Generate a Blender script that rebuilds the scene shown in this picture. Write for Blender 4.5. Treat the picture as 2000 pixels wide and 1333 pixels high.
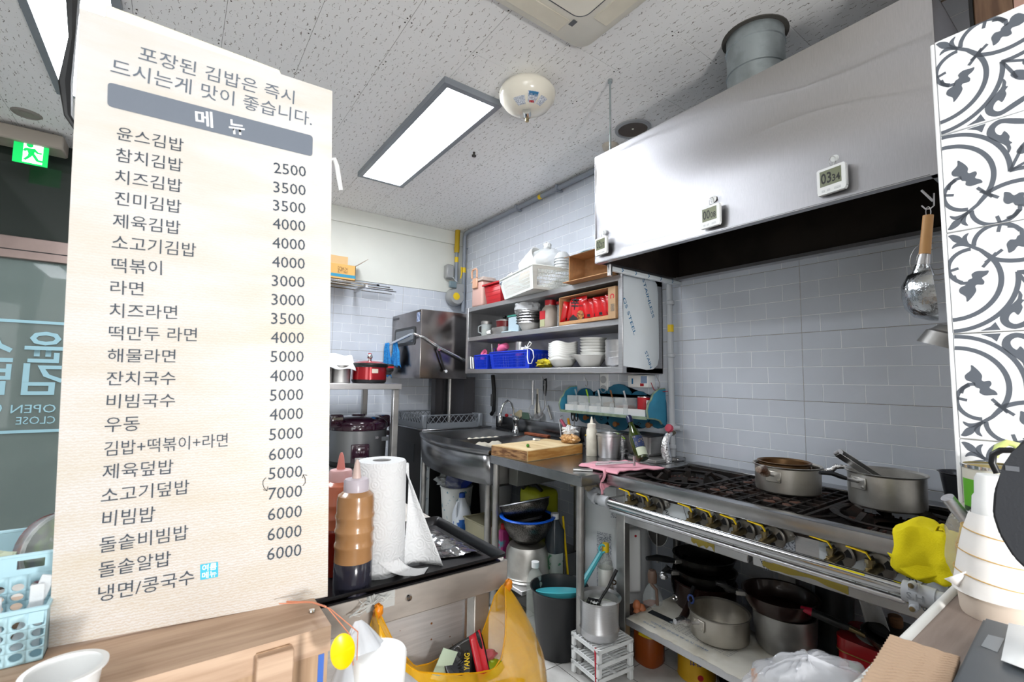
import bpy, bmesh, math, random
from mathutils import Matrix, Vector, Euler
random.seed(7)
SC = bpy.context.scene; COL = SC.collection; PI = math.pi
for o in list(bpy.data.objects): bpy.data.objects.remove(o)
# ---------------------------------------------------------------- camera
RT = Vector((0.81093796, -0.58494469, 0.01480999)); UP = Vector((-0.06022085, -0.05825758, 0.99648357)); FW = Vector((0.58202498, 0.80897822, 0.08246915))
CAM = Vector((0, 0, 1.245)); FPX = 912.2
cd = bpy.data.cameras.new('camera'); cam = bpy.data.objects.new('camera', cd); COL.objects.link(cam)
cam.matrix_world = Matrix(((RT.x, UP.x, -FW.x, CAM.x), (RT.y, UP.y, -FW.y, CAM.y), (RT.z, UP.z, -FW.z, CAM.z), (0, 0, 0, 1)))
cd.sensor_width = 36; cd.lens = FPX / 2000 * 36; cd.clip_start = 0.02; cd.clip_end = 50
cd.dof.use_dof = True; cd.dof.focus_distance = 2.0; cd.dof.aperture_fstop = 11
SC.camera = cam
# ---------------------------------------------------------------- world, lights, exposure
w = bpy.data.worlds.new('world'); SC.world = w; w.use_nodes = True
w.node_tree.nodes['Background'].inputs[0].default_value = (0.75, 0.82, 0.9, 1); w.node_tree.nodes['Background'].inputs[1].default_value = 0.35
SC.view_settings.view_transform = 'Standard'; SC.view_settings.look = 'None'; SC.view_settings.gamma = 1
SC.view_settings.use_curve_mapping = False; SC.view_settings.exposure = 0.58
EM_PANEL = 25.0
def area(name, loc, target, size, power, col=(1, 1, 1), sy=None):
    d = bpy.data.lights.new(name, 'AREA'); d.energy = power; d.color = col; d.size = size
    if sy: d.shape = 'RECTANGLE'; d.size_y = sy
    o = bpy.data.objects.new(name, d); COL.objects.link(o); o.location = loc
    o.rotation_euler = (Vector(target) - Vector(loc)).to_track_quat('-Z', 'Y').to_euler(); return o
area('camera_flash', (0.35, -1.2, 1.05), (1.8, 2.2, 2.3), 0.2, 22, (1, 0.98, 0.96))
area('rear_fill', (-0.9, -1.6, 2.2), (1.0, 2.0, 1.2), 1.6, 8, (1, 0.985, 0.96), 1.0)  # added soft fill from behind the camera, not a fitting of the room
area('left_rear_fill', (-2.9, -1.9, 1.35), (1.6, 1.4, 1.3), 2.6, 45, (0.95, 0.99, 1), 2.0)  # added broad fill that lifts the ambient light; no window stands there
cy = bpy.context.scene.cycles
cy.max_bounces = 8; cy.transparent_max_bounces = 16; cy.diffuse_bounces = 4; cy.glossy_bounces = 4; cy.transmission_bounces = 6
cy.sample_clamp_indirect = 6; cy.caustics_reflective = False; cy.caustics_refractive = False; cy.use_denoising = True
# ---------------------------------------------------------------- helpers
def at(px, py, ax, v):
    """point where the line of sight of photo pixel (px,py) meets the plane ax=v"""
    d = RT * ((px - 1000) / FPX) - UP * ((py - 666.5) / FPX) + FW
    i = 'xyz'.index(ax); return CAM + d * ((v - CAM[i]) / d[i])
def lin(h):
    h = h.lstrip('#'); c = [int(h[i:i + 2], 16) / 255 for i in (0, 2, 4)]
    return tuple((x / 12.92 if x <= .04045 else ((x + .055) / 1.055) ** 2.4) for x in c) + (1,)
MATS = {}
def mat(name, col, rough=.5, metal=0., var=.0, vs=8., bump=0., bs=60., st=(1, 1, 1), alpha=1., trans=0., emit=0., col2=None, coat=0., sss=0., aniso=0., det=4., w0=.4, w1=.6, ior=1.45):
    if name in MATS: return MATS[name]
    m = bpy.data.materials.new(name); m.use_nodes = True; nt = m.node_tree; N = nt.nodes; L = nt.links; b = N['Principled BSDF']
    c = lin(col); b.inputs['Base Color'].default_value = c; b.inputs['Roughness'].default_value = rough; b.inputs['Metallic'].default_value = metal
    b.inputs['Alpha'].default_value = alpha; b.inputs['Transmission Weight'].default_value = trans; b.inputs['Coat Weight'].default_value = coat
    b.inputs['IOR'].default_value = ior
    if aniso: b.inputs['Anisotropic'].default_value = aniso
    if sss: b.inputs['Subsurface Weight'].default_value = sss; b.inputs['Subsurface Radius'].default_value = (.01, .01, .01)
    if emit: b.inputs['Emission Color'].default_value = c; b.inputs['Emission Strength'].default_value = emit
    if var or bump or col2:
        tc = N.new('ShaderNodeTexCoord'); mp = N.new('ShaderNodeMapping'); mp.inputs['Scale'].default_value = st; L.new(tc.outputs['Object'], mp.inputs[0])
    if var or col2:
        n = N.new('ShaderNodeTexNoise'); n.inputs['Scale'].default_value = vs; n.inputs['Detail'].default_value = det; L.new(mp.outputs[0], n.inputs[0])
        r = N.new('ShaderNodeValToRGB'); L.new(n.outputs[0], r.inputs[0]); r.color_ramp.elements[0].position = w0; r.color_ramp.elements[1].position = w1
        if col2: r.color_ramp.elements[0].color = c; r.color_ramp.elements[1].color = lin(col2)
        else:
            r.color_ramp.elements[0].color = tuple(x * (1 - var) for x in c[:3]) + (1,); r.color_ramp.elements[1].color = tuple(min(1, x * (1 + var)) for x in c[:3]) + (1,)
        L.new(r.outputs[0], b.inputs['Base Color'])
    if bump:
        n2 = N.new('ShaderNodeTexNoise'); n2.inputs['Scale'].default_value = bs; n2.inputs['Detail'].default_value = 4; L.new(mp.outputs[0], n2.inputs[0])
        bp = N.new('ShaderNodeBump'); bp.inputs['Strength'].default_value = bump; bp.inputs['Distance'].default_value = .004; L.new(n2.outputs[0], bp.inputs['Height']); L.new(bp.outputs[0], b.inputs['Normal'])
    MATS[name] = m; return m
class B:
    def __init__(s): s.bm = bmesh.new(); s.mi = 0
    def _new(s, g, M, mi):
        if M is not None: bmesh.ops.transform(s.bm, matrix=M, verts=g)
        return s
    def poly(s, vs, fs, M=None, smooth=False):
        vv = [s.bm.verts.new(M @ Vector(v) if M is not None else Vector(v)) for v in vs]
        for f in fs:
            try: q = s.bm.faces.new([vv[i] for i in f]); q.material_index = s.mi; q.smooth = smooth
            except ValueError: pass
        return s
    def box(s, x0, x1, y0, y1, z0, z1, M=None, bev=0, seg=1):
        if x0 > x1: x0, x1 = x1, x0
        if y0 > y1: y0, y1 = y1, y0
        if z0 > z1: z0, z1 = z1, z0
        t = bmesh.new()
        bmesh.ops.create_cube(t, size=1)
        for v in t.verts: v.co = Vector(((x0 + x1) / 2 + v.co.x * (x1 - x0), (y0 + y1) / 2 + v.co.y * (y1 - y0), (z0 + z1) / 2 + v.co.z * (z1 - z0)))
        if bev: bmesh.ops.bevel(t, geom=list(t.edges), offset=min(bev, .49 * min(x1 - x0, y1 - y0, z1 - z0)), segments=seg, profile=.5, affect='EDGES')
        return s.add(t, M, seg > 1)
    def add(s, t, M=None, smooth=False):
        t.verts.index_update(); s.poly([v.co for v in t.verts], [[v.index for v in f.verts] for f in t.faces], M, smooth); t.free(); return s
    def lathe(s, prof, c=(0, 0, 0), seg=24, M=None, sq=None, a0=0, a1=2 * PI):
        vs = []; fs = []; n = len(prof); full = abs(a1 - a0 - 2 * PI) < 1e-6; k = seg if full else seg + 1
        for i in range(k):
            a = a0 + (a1 - a0) * i / seg; ca, sa = math.cos(a), math.sin(a)
            if sq:
                p = sq; q = (abs(ca) ** p + abs(sa) ** p) ** (-1 / p); ca *= q; sa *= q
            for r, z in prof: vs.append((c[0] + r * ca, c[1] + r * sa, c[2] + z))
        for i in range(seg):
            for j in range(n - 1):
                a, b2 = i * n + j, ((i + 1) % k) * n + j
                fs.append((a, b2, b2 + 1, a + 1))
        s.poly(vs, fs, M, True)
        return s
    def tube(s, pts, r=.003, seg=8, M=None, closed=False, caps=True):
        P = [Vector(p) for p in pts]; n = len(P); vs = []; fs = []; rr = r if isinstance(r, (list, tuple)) else [r] * n
        prev = None
        for i, p in enumerate(P):
            d = (P[(i + 1) % n] - P[i - 1]) if (closed or 0 < i < n - 1) else (P[1] - P[0] if i == 0 else P[-1] - P[-2])
            d = d.normalized() if d.length > 1e-9 else Vector((0, 0, 1))
            if prev is None: u = d.orthogonal().normalized()
            else: u = (prev - d * prev.dot(d)); u = u.normalized() if u.length > 1e-6 else d.orthogonal().normalized()
            prev = u; v = d.cross(u)
            for j in range(seg):
                a = 2 * PI * j / seg; vs.append(p + (u * math.cos(a) + v * math.sin(a)) * rr[i])
        for i in range(n if closed else n - 1):
            for j in range(seg):
                a, b2 = i * seg, ((i + 1) % n) * seg; j2 = (j + 1) % seg
                fs.append((a + j, a + j2, b2 + j2, b2 + j))
        if caps and not closed: fs.append(tuple(range(seg - 1, -1, -1))); fs.append(tuple((n - 1) * seg + j for j in range(seg)))
        s.poly(vs, fs, M, True); return s
    def prism(s, pts, h, M=None):
        """2D outline pts in local xy extruded by h along z"""
        n = len(pts); vs = [(x, y, 0) for x, y in pts] + [(x, y, h) for x, y in pts]
        s.poly(vs, [tuple(range(n - 1, -1, -1)), tuple(range(n, 2 * n))] + [(i, (i + 1) % n, n + (i + 1) % n, n + i) for i in range(n)], M); return s
    def grid(s, f, nu, nv, M=None, cu=False, smooth=True, th=0):
        vs = [f(i / nu, j / nv) for i in range(nu + (0 if cu else 1)) for j in range(nv + 1)]; k = nu if cu else nu + 1; fs = []
        for i in range(nu):
            for j in range(nv):
                a = i * (nv + 1) + j; b2 = ((i + 1) % k) * (nv + 1) + j; fs.append((a, b2, b2 + 1, a + 1))
        s.poly(vs, fs, M, smooth); return s
    def mesh(s, name, ang=40, recalc=True):
        if recalc: bmesh.ops.recalc_face_normals(s.bm, faces=s.bm.faces)
        me = bpy.data.meshes.new(name); s.bm.to_mesh(me); s.bm.free()
        me.polygons.foreach_set('use_smooth', [True] * len(me.polygons)); me.set_sharp_from_angle(angle=math.radians(ang)); return me
def root_loc(p):
    while p.parent: p = p.parent
    return Vector(p.location)
def tag(o, label=None, cat=None, group=None, kind=None):
    if label: o['label'] = label
    if cat: o['category'] = cat
    if group: o['group'] = group
    if kind: o['kind'] = kind
    return o
def part(name, b, m, parent=None, ang=40, label=None, solid=0, kind=None, mods=None):
    me = b.mesh(name, ang) if isinstance(b, B) else b
    for k in (m if isinstance(m, (list, tuple)) else [m]): me.materials.append(k)
    o = bpy.data.objects.new(name, me); COL.objects.link(o)
    if parent is not None:
        rl = root_loc(parent)
        if rl.length: me.transform(Matrix.Translation(-rl))
        o.parent = parent
    if solid:
        md = o.modifiers.new('thick', 'SOLIDIFY'); md.thickness = solid; md.offset = 0
    if label: o['label'] = label
    if kind: o['kind'] = kind
    return o
def solo(name, b, m, label, cat, group=None, kind=None, ang=40, solid=0):
    """a thing that is one mesh; its origin goes to the middle of its base"""
    o = part(name, b, m, None, ang, solid=solid); me = o.data; xs = [v.co for v in me.vertices]
    c = Vector(((min(v.x for v in xs) + max(v.x for v in xs)) / 2, (min(v.y for v in xs) + max(v.y for v in xs)) / 2, min(v.z for v in xs)))
    me.transform(Matrix.Translation(-c)); o.location = c; return tag(o, label, cat, group, kind)
def thing(name, label, cat, loc=(0, 0, 0), group=None, kind=None):
    o = bpy.data.objects.new(name, None); COL.objects.link(o); o.location = loc; o.empty_display_size = .05
    return tag(o, label, cat, group, kind)
def copy_tree(o, parent=None):
    c = o.copy(); COL.objects.link(c); c.parent = parent
    for ch in list(o.children): copy_tree(ch, c)
    return c
def Tm(x, y, z): return Matrix.Translation((x, y, z))
def Rm(a, ax='Z'): return Matrix.Rotation(a, 4, ax)
def frame(o, u, v):
    """matrix whose local x is u, local y is v, at point o"""
    u = Vector(u).normalized(); v = Vector(v); v = (v - u * v.dot(u)).normalized(); n = u.cross(v)
    return Matrix(((u.x, v.x, n.x, o[0]), (u.y, v.y, n.y, o[1]), (u.z, v.z, n.z, o[2]), (0, 0, 0, 1)))
def text(s, M, w, h=None, bold=0., ext=.0002, mirror=False, name='lettering'):
    """flat lettering; M places its lower left corner, width w (and height h) in metres. returns a mesh"""
    cu = bpy.data.curves.new('txt', 'FONT'); cu.body = s; cu.size = 1; cu.offset = bold; cu.resolution_u = 2
    to = bpy.data.objects.new('txt', cu); COL.objects.link(to)
    dg = bpy.context.evaluated_depsgraph_get(); me = bpy.data.meshes.new_from_object(to.evaluated_get(dg)); bpy.data.objects.remove(to); bpy.data.curves.remove(cu)
    xs = [v.co.x for v in me.vertices]; ys = [v.co.y for v in me.vertices]
    if not xs: return me
    sx = w / (max(xs) - min(xs)); sy = (h / (max(ys) - min(ys))) if h else sx
    T = Matrix.Translation((-min(xs), -min(ys), 0)); S = Matrix.Diagonal((sx, sy, 1, 1))
    if mirror: S = Matrix.Translation((w, 0, 0)) @ Matrix.Diagonal((-sx, sy, 1, 1))
    me.transform(M @ S @ T); me.name = name; me.materials.clear(); return me
def join_meshes(ms, name='lettering'):
    bm = bmesh.new()
    for m in ms: bm.from_mesh(m); bpy.data.meshes.remove(m)
    me = bpy.data.meshes.new(name); bm.to_mesh(me); bm.free(); return me
# ---------------------------------------------------------------- materials
def brushed(name, col='cfcfd1', rough=.34, st=(1, 1, 60), b=.15, var=.06):
    return mat(name, col, rough, 1., var=var, vs=30, bump=b, bs=40, st=st)
STEEL = brushed('brushed_steel'); STEELX = brushed('brushed_steel_level', st=(60, 60, 1), rough=.32)
STEELH = mat('range_hood_steel', 'b6b6ba', .35, 1., var=.04, vs=20, bump=.07, bs=40, st=(60, 60, 1), aniso=.5)
STEELD = mat('worn_steel', 'a8a7a5', .42, .9, var=.2, vs=6, bump=.1, bs=30)
STEELT = mat('worktop_steel', 'a8a8aa', .24, 1., var=.1, vs=12, bump=.05, bs=50)
CHROME = mat('chrome', 'd8dadc', .1, 1.); ALU = mat('spun_aluminium', 'cfcdc8', .42, 1., var=.12, vs=10, bump=.1, bs=60)
ALUW = mat('stained_aluminium', 'c4c0b8', .42, 1., col2='7a7264', vs=7, bump=.12, bs=40, w0=.5, w1=.8)
GALV = mat('galvanised_steel', 'a9b2b4', .42, .85, var=.12, vs=14, bump=.1, bs=20)
BLACKP = mat('black_plastic', '17181a', .38); BLACKM = mat('matt_black_metal', '1d1d1f', .45, .3, var=.2, vs=20)
IRON = mat('cast_iron', '1b1715', .6, .5, col2='3b2a22', vs=14, bump=.5, bs=60, w0=.5, w1=.8)
SOOT = mat('greasy_dark_steel', '2c2521', .5, .4, var=.3, vs=5)
WHITEP = mat('white_plastic', 'eef0f0', .35, sss=.05); GREYP = mat('grey_plastic', '565a5e', .45); CREAMP = mat('cream_plastic', 'e4dfd2', .35)
FOIL = mat('crinkled_foil', 'd8d8da', .2, 1., bump=1., bs=120); FILM = mat('protective_film', 'dfe6ea', .3, .1, var=.03, vs=3)
INKB = mat('blue_print', '2b6f9c', .5); INKD = mat('dark_print', '39434f', .6); INKK = mat('black_print', '15171b', .6); INKW = mat('white_print', 'f6f6f6', .5); INKR = mat('red_print', 'b5202a', .5)
PORC = mat('white_porcelain', 'e9e9e6', .18, coat=.3); PIPEG = mat('grey_painted_pipe', '8b929c', .4); PIPEL = mat('light_grey_pipe_paint', 'b5b9be', .38)
YEL = mat('yellow_plastic', 'e8c51c', .4); YELF = mat('yellow_film', 'e6c200', .35)
BRASS = mat('brass', '8f8263', .3, 1., var=.2, vs=30); CLEAR = mat('clear_plastic', 'e8eef0', .12, alpha=.28); CLEARG = mat('clear_glass', 'dfe8e8', .05, alpha=.25)
CARD = mat('cardboard', 'b98f66', .8, var=.06, vs=40); CARDI = mat('cardboard_inside', '8d6d52', .85, var=.06, vs=20)
BROWNP = mat('bakelite_brown', '2a1c18', .35); BLUEP = mat('blue_plastic', '1438c8', .35); TEAL = mat('teal_plastic', '1c5a5e', .4)
REDP = mat('red_plastic', 'b01822', .35); PINKP = mat('pink_plastic', 'e06a94', .4)
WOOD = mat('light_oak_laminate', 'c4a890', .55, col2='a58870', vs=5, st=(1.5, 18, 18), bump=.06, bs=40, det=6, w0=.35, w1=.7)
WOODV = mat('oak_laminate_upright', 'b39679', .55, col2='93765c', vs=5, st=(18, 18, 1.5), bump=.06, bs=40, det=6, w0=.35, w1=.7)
# ================================================================ THE SETTING
CZ = 2.677; WX = 2.233; FY = 3.965
def struct(name, b, m, **k):
    o = part(name, b, m, **k); o['kind'] = 'structure'; return o
GROUT = mat('brown_joint_mortar', '8a8074', .8); WHITEW = mat('white_wall_paint', 'dfe1da', .6, var=.02, vs=3); BACK = mat('dining_wall_paint', 'd8d4cc', .7)
# floor
DARKG = mat('dark_floor_grout', '4b4744', .8)
fl = struct('floor', B().box(-3.2, WX + .1, -3.6, FY + .1, -.1, -.0012), DARKG)
FT = mat('floor_tile_glaze', 'd3d2cf', .32, col2='b1afab', vs=9, bump=.03, bs=30, w0=.45, w1=.8)
ft_mesh = B().box(-.0985, .0985, -.0985, .0985, -.0012, .0, bev=.0006).mesh('floor_tile'); ft_mesh.materials.append(FT)
nx0 = 1.439; ny0 = 1.823; cnt = 0
for i in range(-5, 5):
    for j in range(-5, 11):
        cx = nx0 + .2 * i + .1; cy_ = ny0 + .2 * j - .1
        if cx + .0985 > WX + .05 or cy_ > FY: continue
        o = bpy.data.objects.new('tile', ft_mesh); COL.objects.link(o); o.parent = fl; o.location = (cx, cy_, 0); o.rotation_euler.z = random.choice((0, PI / 2, PI))
plainft = struct('trim_1', B().box(-3.2, .43, -3.6, FY, -.0012, 0), FT); plainft.name = 'floor_dining'; plainft['kind'] = 'structure'
# ceiling: 300 x 600 mineral fibre boards
CT = bpy.data.materials.new('fissured_ceiling_board'); CT.use_nodes = True; nt = CT.node_tree; N = nt.nodes; L = nt.links; b = N['Principled BSDF']; b.inputs['Roughness'].default_value = .8
tc = N.new('ShaderNodeTexCoord'); inf = N.new('ShaderNodeObjectInfo')
sc_ = N.new('ShaderNodeVectorMath'); sc_.operation = 'MULTIPLY_ADD'; sc_.inputs[1].default_value = (1, 1, 1); L.new(tc.outputs['Object'], sc_.inputs[0])
off = N.new('ShaderNodeVectorMath'); off.operation = 'SCALE'; off.inputs['Scale'].default_value = 7.; cmb = N.new('ShaderNodeCombineXYZ'); L.new(inf.outputs['Random'], cmb.inputs[0]); L.new(inf.outputs['Random'], cmb.inputs[1]); L.new(cmb.outputs[0], off.inputs[0]); L.new(off.outputs[0], sc_.inputs[2])
ns = N.new('ShaderNodeTexNoise'); ns.inputs['Scale'].default_value = 55; L.new(sc_.outputs[0], ns.inputs[0])
mx = N.new('ShaderNodeVectorMath'); mx.operation = 'MULTIPLY_ADD'; mx.inputs[1].default_value = (.022, .022, 0); L.new(ns.outputs['Color'], mx.inputs[0]); L.new(sc_.outputs[0], mx.inputs[2])
mp = N.new('ShaderNodeMapping'); mp.inputs['Scale'].default_value = (30, 19, 1); L.new(mx.outputs[0], mp.inputs[0])
vo = N.new('ShaderNodeTexVoronoi'); vo.voronoi_dimensions = '2D'; vo.inputs['Randomness'].default_value = .75; vo.inputs['Scale'].default_value = 1
mp2 = N.new('ShaderNodeMapping'); mp2.inputs['Scale'].default_value = (30, 19, 1)
L.new(mp.outputs[0], vo.inputs[0])
# the offset from the cell centre gives a thin worm-like slot
sb = N.new('ShaderNodeVectorMath'); sb.operation = 'SUBTRACT'; L.new(mp.outputs[0], sb.inputs[0]); L.new(vo.outputs['Position'], sb.inputs[1])
sp = N.new('ShaderNodeSeparateXYZ'); L.new(sb.outputs[0], sp.inputs[0])
def mathn(op, a, b_=None):
    n = N.new('ShaderNodeMath'); n.operation = op
    for i, q in enumerate((a, b_)):
        if q is None: continue
        if isinstance(q, (int, float)): n.inputs[i].default_value = q
        else: L.new(q, n.inputs[i])
    return n.outputs[0]
ax_ = mathn('ABSOLUTE', sp.outputs[0]); ay_ = mathn('ABSOLUTE', sp.outputs[1])
slot = mathn('MULTIPLY', mathn('LESS_THAN', ax_, .035), mathn('LESS_THAN', ay_, .2))
v2 = N.new('ShaderNodeTexVoronoi'); v2.voronoi_dimensions = '2D'; v2.inputs['Scale'].default_value = 34; L.new(sc_.outputs[0], v2.inputs[0]); pin = mathn('LESS_THAN', v2.outputs['Distance'], .05)
msk = mathn('MAXIMUM', slot, mathn('MULTIPLY', pin, .8))
mixc = N.new('ShaderNodeMix'); mixc.data_type = 'RGBA'; mixc.inputs[6].default_value = lin('f0f0f0'); mixc.inputs[7].default_value = lin('8e8984'); L.new(msk, mixc.inputs[0]); L.new(mixc.outputs[2], b.inputs['Base Color'])
bp = N.new('ShaderNodeBump'); bp.inputs['Strength'].default_value = .35; bp.inputs['Distance'].default_value = .002; bp.invert = True; L.new(msk, bp.inputs['Height']); L.new(bp.outputs[0], b.inputs['Normal'])
ce = struct('ceiling', B().box(-3.2, WX + .1, -3.6, FY + .1, CZ + .0022, CZ + .1), mat('ceiling_gap', '6e6a66', .9))
SCREW = mat('screw_head', '3b3835', .6)
cb = B().box(-.1493, .1493, -.2993, .2993, .0, .0022, bev=.0007); cb.mi = 1
for sx in (-.137, .137):
    for sy in (-.287, 0, .287): cb.lathe([(0, -.0006), (.0035, -.0006), (.0035, .001)], (sx + random.uniform(-.003, .003), sy, 0), 8)
ct_mesh = cb.mesh('ceiling_board'); ct_mesh.materials.append(CT); ct_mesh.materials.append(SCREW)
for i in range(-6, 6):
    for j in range(-1, 8):
        x = .68 + .3 * i + .15; y = (1.39 if i % 2 == 0 else 1.09) + .6 * j + .3 - .6
        if y < .1: continue
        hx = min(.15, WX - (x - .15) - .001)
        o = bpy.data.objects.new('ceiling_board', ct_mesh); COL.objects.link(o); o.parent = ce; o.location = (x, y, CZ)
        if y + .3 > FY or x + .15 > WX + .04: o.location.y = min(y, FY + .3 - .001)
        if y - .3 > FY: COL.objects.unlink(o)
struct('ceiling_dining', B().box(-3.2, 2.3, -3.6, -.2, CZ + .0005, CZ + .002), CT, )
# tile sheets: 600 x 300 glazed sheet pressed as 150 x 75 bricks
BRK = mat('blue_grey_brick_glaze', 'cad0da', .2, coat=.2, var=.025, vs=4, bump=.04, bs=25); GRW = mat('pale_pressed_joint', 'f8fafc', .5)
_sheets = {}
def sheet_mesh(x0, x1, z0, z1):
    key = (round(x0, 3), round(x1, 3), round(z0, 3), round(z1, 3))
    if key in _sheets: return _sheets[key]
    q = B(); g = .0009
    q.box(x0 + g, x1 - g, -.0, .0016, z0 + g, z1 - g)
    q.mi = 1
    for r in range(4):
        a, c = r * .075, (r + 1) * .075; a, c = max(a, z0), min(c, z1)
        if c - a < .008: continue
        offs = 0 if r % 2 else -.075
        k = offs
        if r in (3, 1): k = 0
        xx = k
        while xx < .6:
            l, rr_ = max(xx, x0), min(xx + .15, x1)
            if rr_ - l > .008: q.poly([(l + .0022, -.0012, a + .0022), (rr_ - .0022, -.0012, a + .0022), (rr_ - .0022, -.0012, c - .0022), (l + .0022, -.0012, c - .0022), (l + .001, 0, a + .001), (rr_ - .001, 0, a + .001), (rr_ - .001, 0, c - .001), (l + .001, 0, c - .001)], [(0, 1, 2, 3), (4, 5, 1, 0), (5, 6, 2, 1), (6, 7, 3, 2), (7, 4, 0, 3)])
            xx += .15
    me = q.mesh('tile_sheet', 20); me.materials.append(GRW); me.materials.append(BRK); _sheets[key] = me; return me
wr = struct('wall_right', B().box(WX + .0016, WX + .12, -3.6, FY + .1, 0, CZ), GROUT)
for k in range(-3, 6):
    ys = 1.517 + .6 * (k - 1)      # sheet spans ys .. ys+.6, local x runs along -y
    for r in range(0, 9):
        zz = -.03 + .3 * r; z0 = max(0, 0 - zz); z1 = min(.3, CZ - zz)
        if z1 - z0 < .02: continue
        x0 = max(0, (ys + .6) - FY); x1 = .6
        if x1 - x0 < .03: continue
        o = bpy.data.objects.new('tile', sheet_mesh(x0, x1, z0, z1)); COL.objects.link(o); o.parent = wr
        o.matrix_world = Matrix(((0, 1, 0, WX), (-1, 0, 0, ys + .6), (0, 0, 1, zz), (0, 0, 0, 1)))
GX = -.32
wf = struct('wall_far', B().box(GX, WX + .1, FY + .0016, FY + .12, 0, CZ), GROUT)
for k in range(0, 5):
    xs = WX - .6 * (k + 1)
    for r in range(0, 7):
        zz = -.03 + .3 * r; z0 = .03 if r == 0 else 0; x0 = max(0, GX - xs)
        if .6 - x0 < .05: continue
        o = bpy.data.objects.new('tile', sheet_mesh(x0, .6, z0, .3)); COL.objects.link(o); o.parent = wf; o.location = (xs, FY, zz)
part('painted_wall', B().box(GX, WX, FY - .008, FY + .002, 2.07, 2.545), WHITEW, wf)
part('cornice_board', B().box(GX, WX, FY - .022, FY + .002, 2.545, CZ, bev=.003), WHITEW, wf)
struct('wall_back', B().box(-3.2, WX + .1, -3.7, -3.6, 0, CZ), BACK); struct('wall_left', B().box(-3.3, -3.2, -3.7, FY + .1, 0, CZ), BACK)
# shop front glass on the left of the far wall
FRM = mat('rose_brown_steel_frame', '8d7d78', .3, .8, var=.05); STONE = mat('grey_veined_marble', '70746f', .25, col2='4e534e', vs=3, bump=.0, det=8, w0=.4, w1=.65)
struct('wall_outside', B().box(-3.3, GX + .6, FY + .9, FY + 1., 0, CZ + .1), STONE)
struct('floor_outside', B().box(-3.3, GX + .6, FY + .1, FY + .9, -.1, 0), STONE)
dr = struct('window_1', B().box(-3.2, GX, FY, FY + .06, 1.925, 2.06, bev=.004), FRM)
part('frame_line', B().box(-3.2, GX, FY - .004, FY + .002, 1.975, 1.98), BLACKM, dr)
for xx in (-3.18, -1.75, GX - .06): part('jamb', B().box(xx, xx + .06, FY, FY + .06, 0, CZ), FRM, dr)
GLS = mat('dark_shop_glass', '8fa09c', .03, alpha=.35); GLU = mat('dark_transom_glass', '333835', .08, alpha=.92)
part('glass_pane', B().box(-3.15, GX, FY + .02, FY + .03, .05, 1.925), GLS, dr); part('transom_pane', B().box(-3.15, GX, FY + .02, FY + .03, 2.06, CZ), GLU, dr)
DEC = mat('pale_blue_glass_sticker', '9cc4d0', .5)
yd = FY + .015
def decal_rect(px0, py0, px1, py1):
    a = at(px0, py0, 'y', yd); c = at(px1, py1, 'y', yd); return a, c
for (z, h) in ((at(60, 629, 'y', yd).z, .018), (at(60, 843, 'y', yd).z, .018)): part('sticker_line', B().box(-1.6, GX - .02, yd, yd + .001, z - h / 2, z + h / 2), DEC, dr)
def decal_text(s, pxl, pyb, pxr, h, bold):
    a = at(pxl, pyb, 'y', yd); c = at(pxr, pyb, 'y', yd)
    part('sticker_lettering', text(s, frame((a.x, yd, a.z), (1, 0, 0), (0, 0, 1)), c.x - a.x, h, bold, mirror=True), DEC, dr)
decal_text('윤', 45, 708, 124, .19, .02); decal_text('김', 40, 772, 121, .19, .02); decal_text('스', -58, 706, 25, .17, .02); decal_text('밥', -60, 772, 17, .19, .02)
decal_text('OPEN', 20, 808, 108, .05, 0); decal_text('09:00', -80, 808, 3, .05, 0); decal_text('CLOSE', 30, 830, 107, .045, 0)
# exit sign
t = thing('exit_sign', 'green emergency exit sign under a cream housing above the glass shopfront', 'sign', (-.75, 3.8, 2.45))
part('housing', B().box(-1.0, -.62, 3.76, 3.92, 2.575, 2.66, bev=.008), mat('beige_housing', 'a39a90', .5), t)
GRN = mat('exit_green_lit', '07a84e', .4, emit=1.1); WLT = mat('exit_white_lit', 'f4fff8', .4, emit=.9)
a = at(28, 267, 'y', 3.79); c = at(92, 326, 'y', 3.79); ex0, ex1, ez1, ez0 = a.x, c.x, at(60, 276, 'y', 3.79).z, at(60, 321, 'y', 3.79).z
pn = part('sign_panel', B().box(ex0, ex1, 3.79, 3.80, ez0, ez1), GRN, t)
ew = ex1 - ex0; eh = ez1 - ez0; EM = Matrix(((1, 0, 0, ex0), (0, 0, -1, 3.789), (0, 1, 0, ez0), (0, 0, 0, 1)))
def ep(l): return [(x * ew, y * eh) for x, y in l]
part('doorway_mark', B().prism(ep([(.28, .05), (.85, .05), (.85, .95), (.28, .95)]), .0006, EM), WLT, pn)
run = B(); EM2 = EM @ Tm(0, 0, .0008)
run.lathe([(0, 0), (.1 * ew, 0), (.1 * ew, .0006)], (.46 * ew, .82 * eh, 0), 12, EM2)
for l in ([(.36, .66), (.62, .70), (.60, .46), (.44, .44)], [(.30, .62), (.34, .66), (.44, .68), (.42, .60), (.34, .52), (.28, .54)], [(.60, .70), (.72, .56), (.82, .56), (.82, .50), (.68, .50), (.56, .60)],
          [(.44, .48), (.60, .50), (.52, .32), (.38, .14), (.30, .16), (.42, .34)], [(.5, .46), (.62, .46), (.74, .24), (.90, .22), (.90, .14), (.68, .16)]): run.prism(ep(l), .0006, EM2)
part('running_figure', run, GRN, pn)
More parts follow.
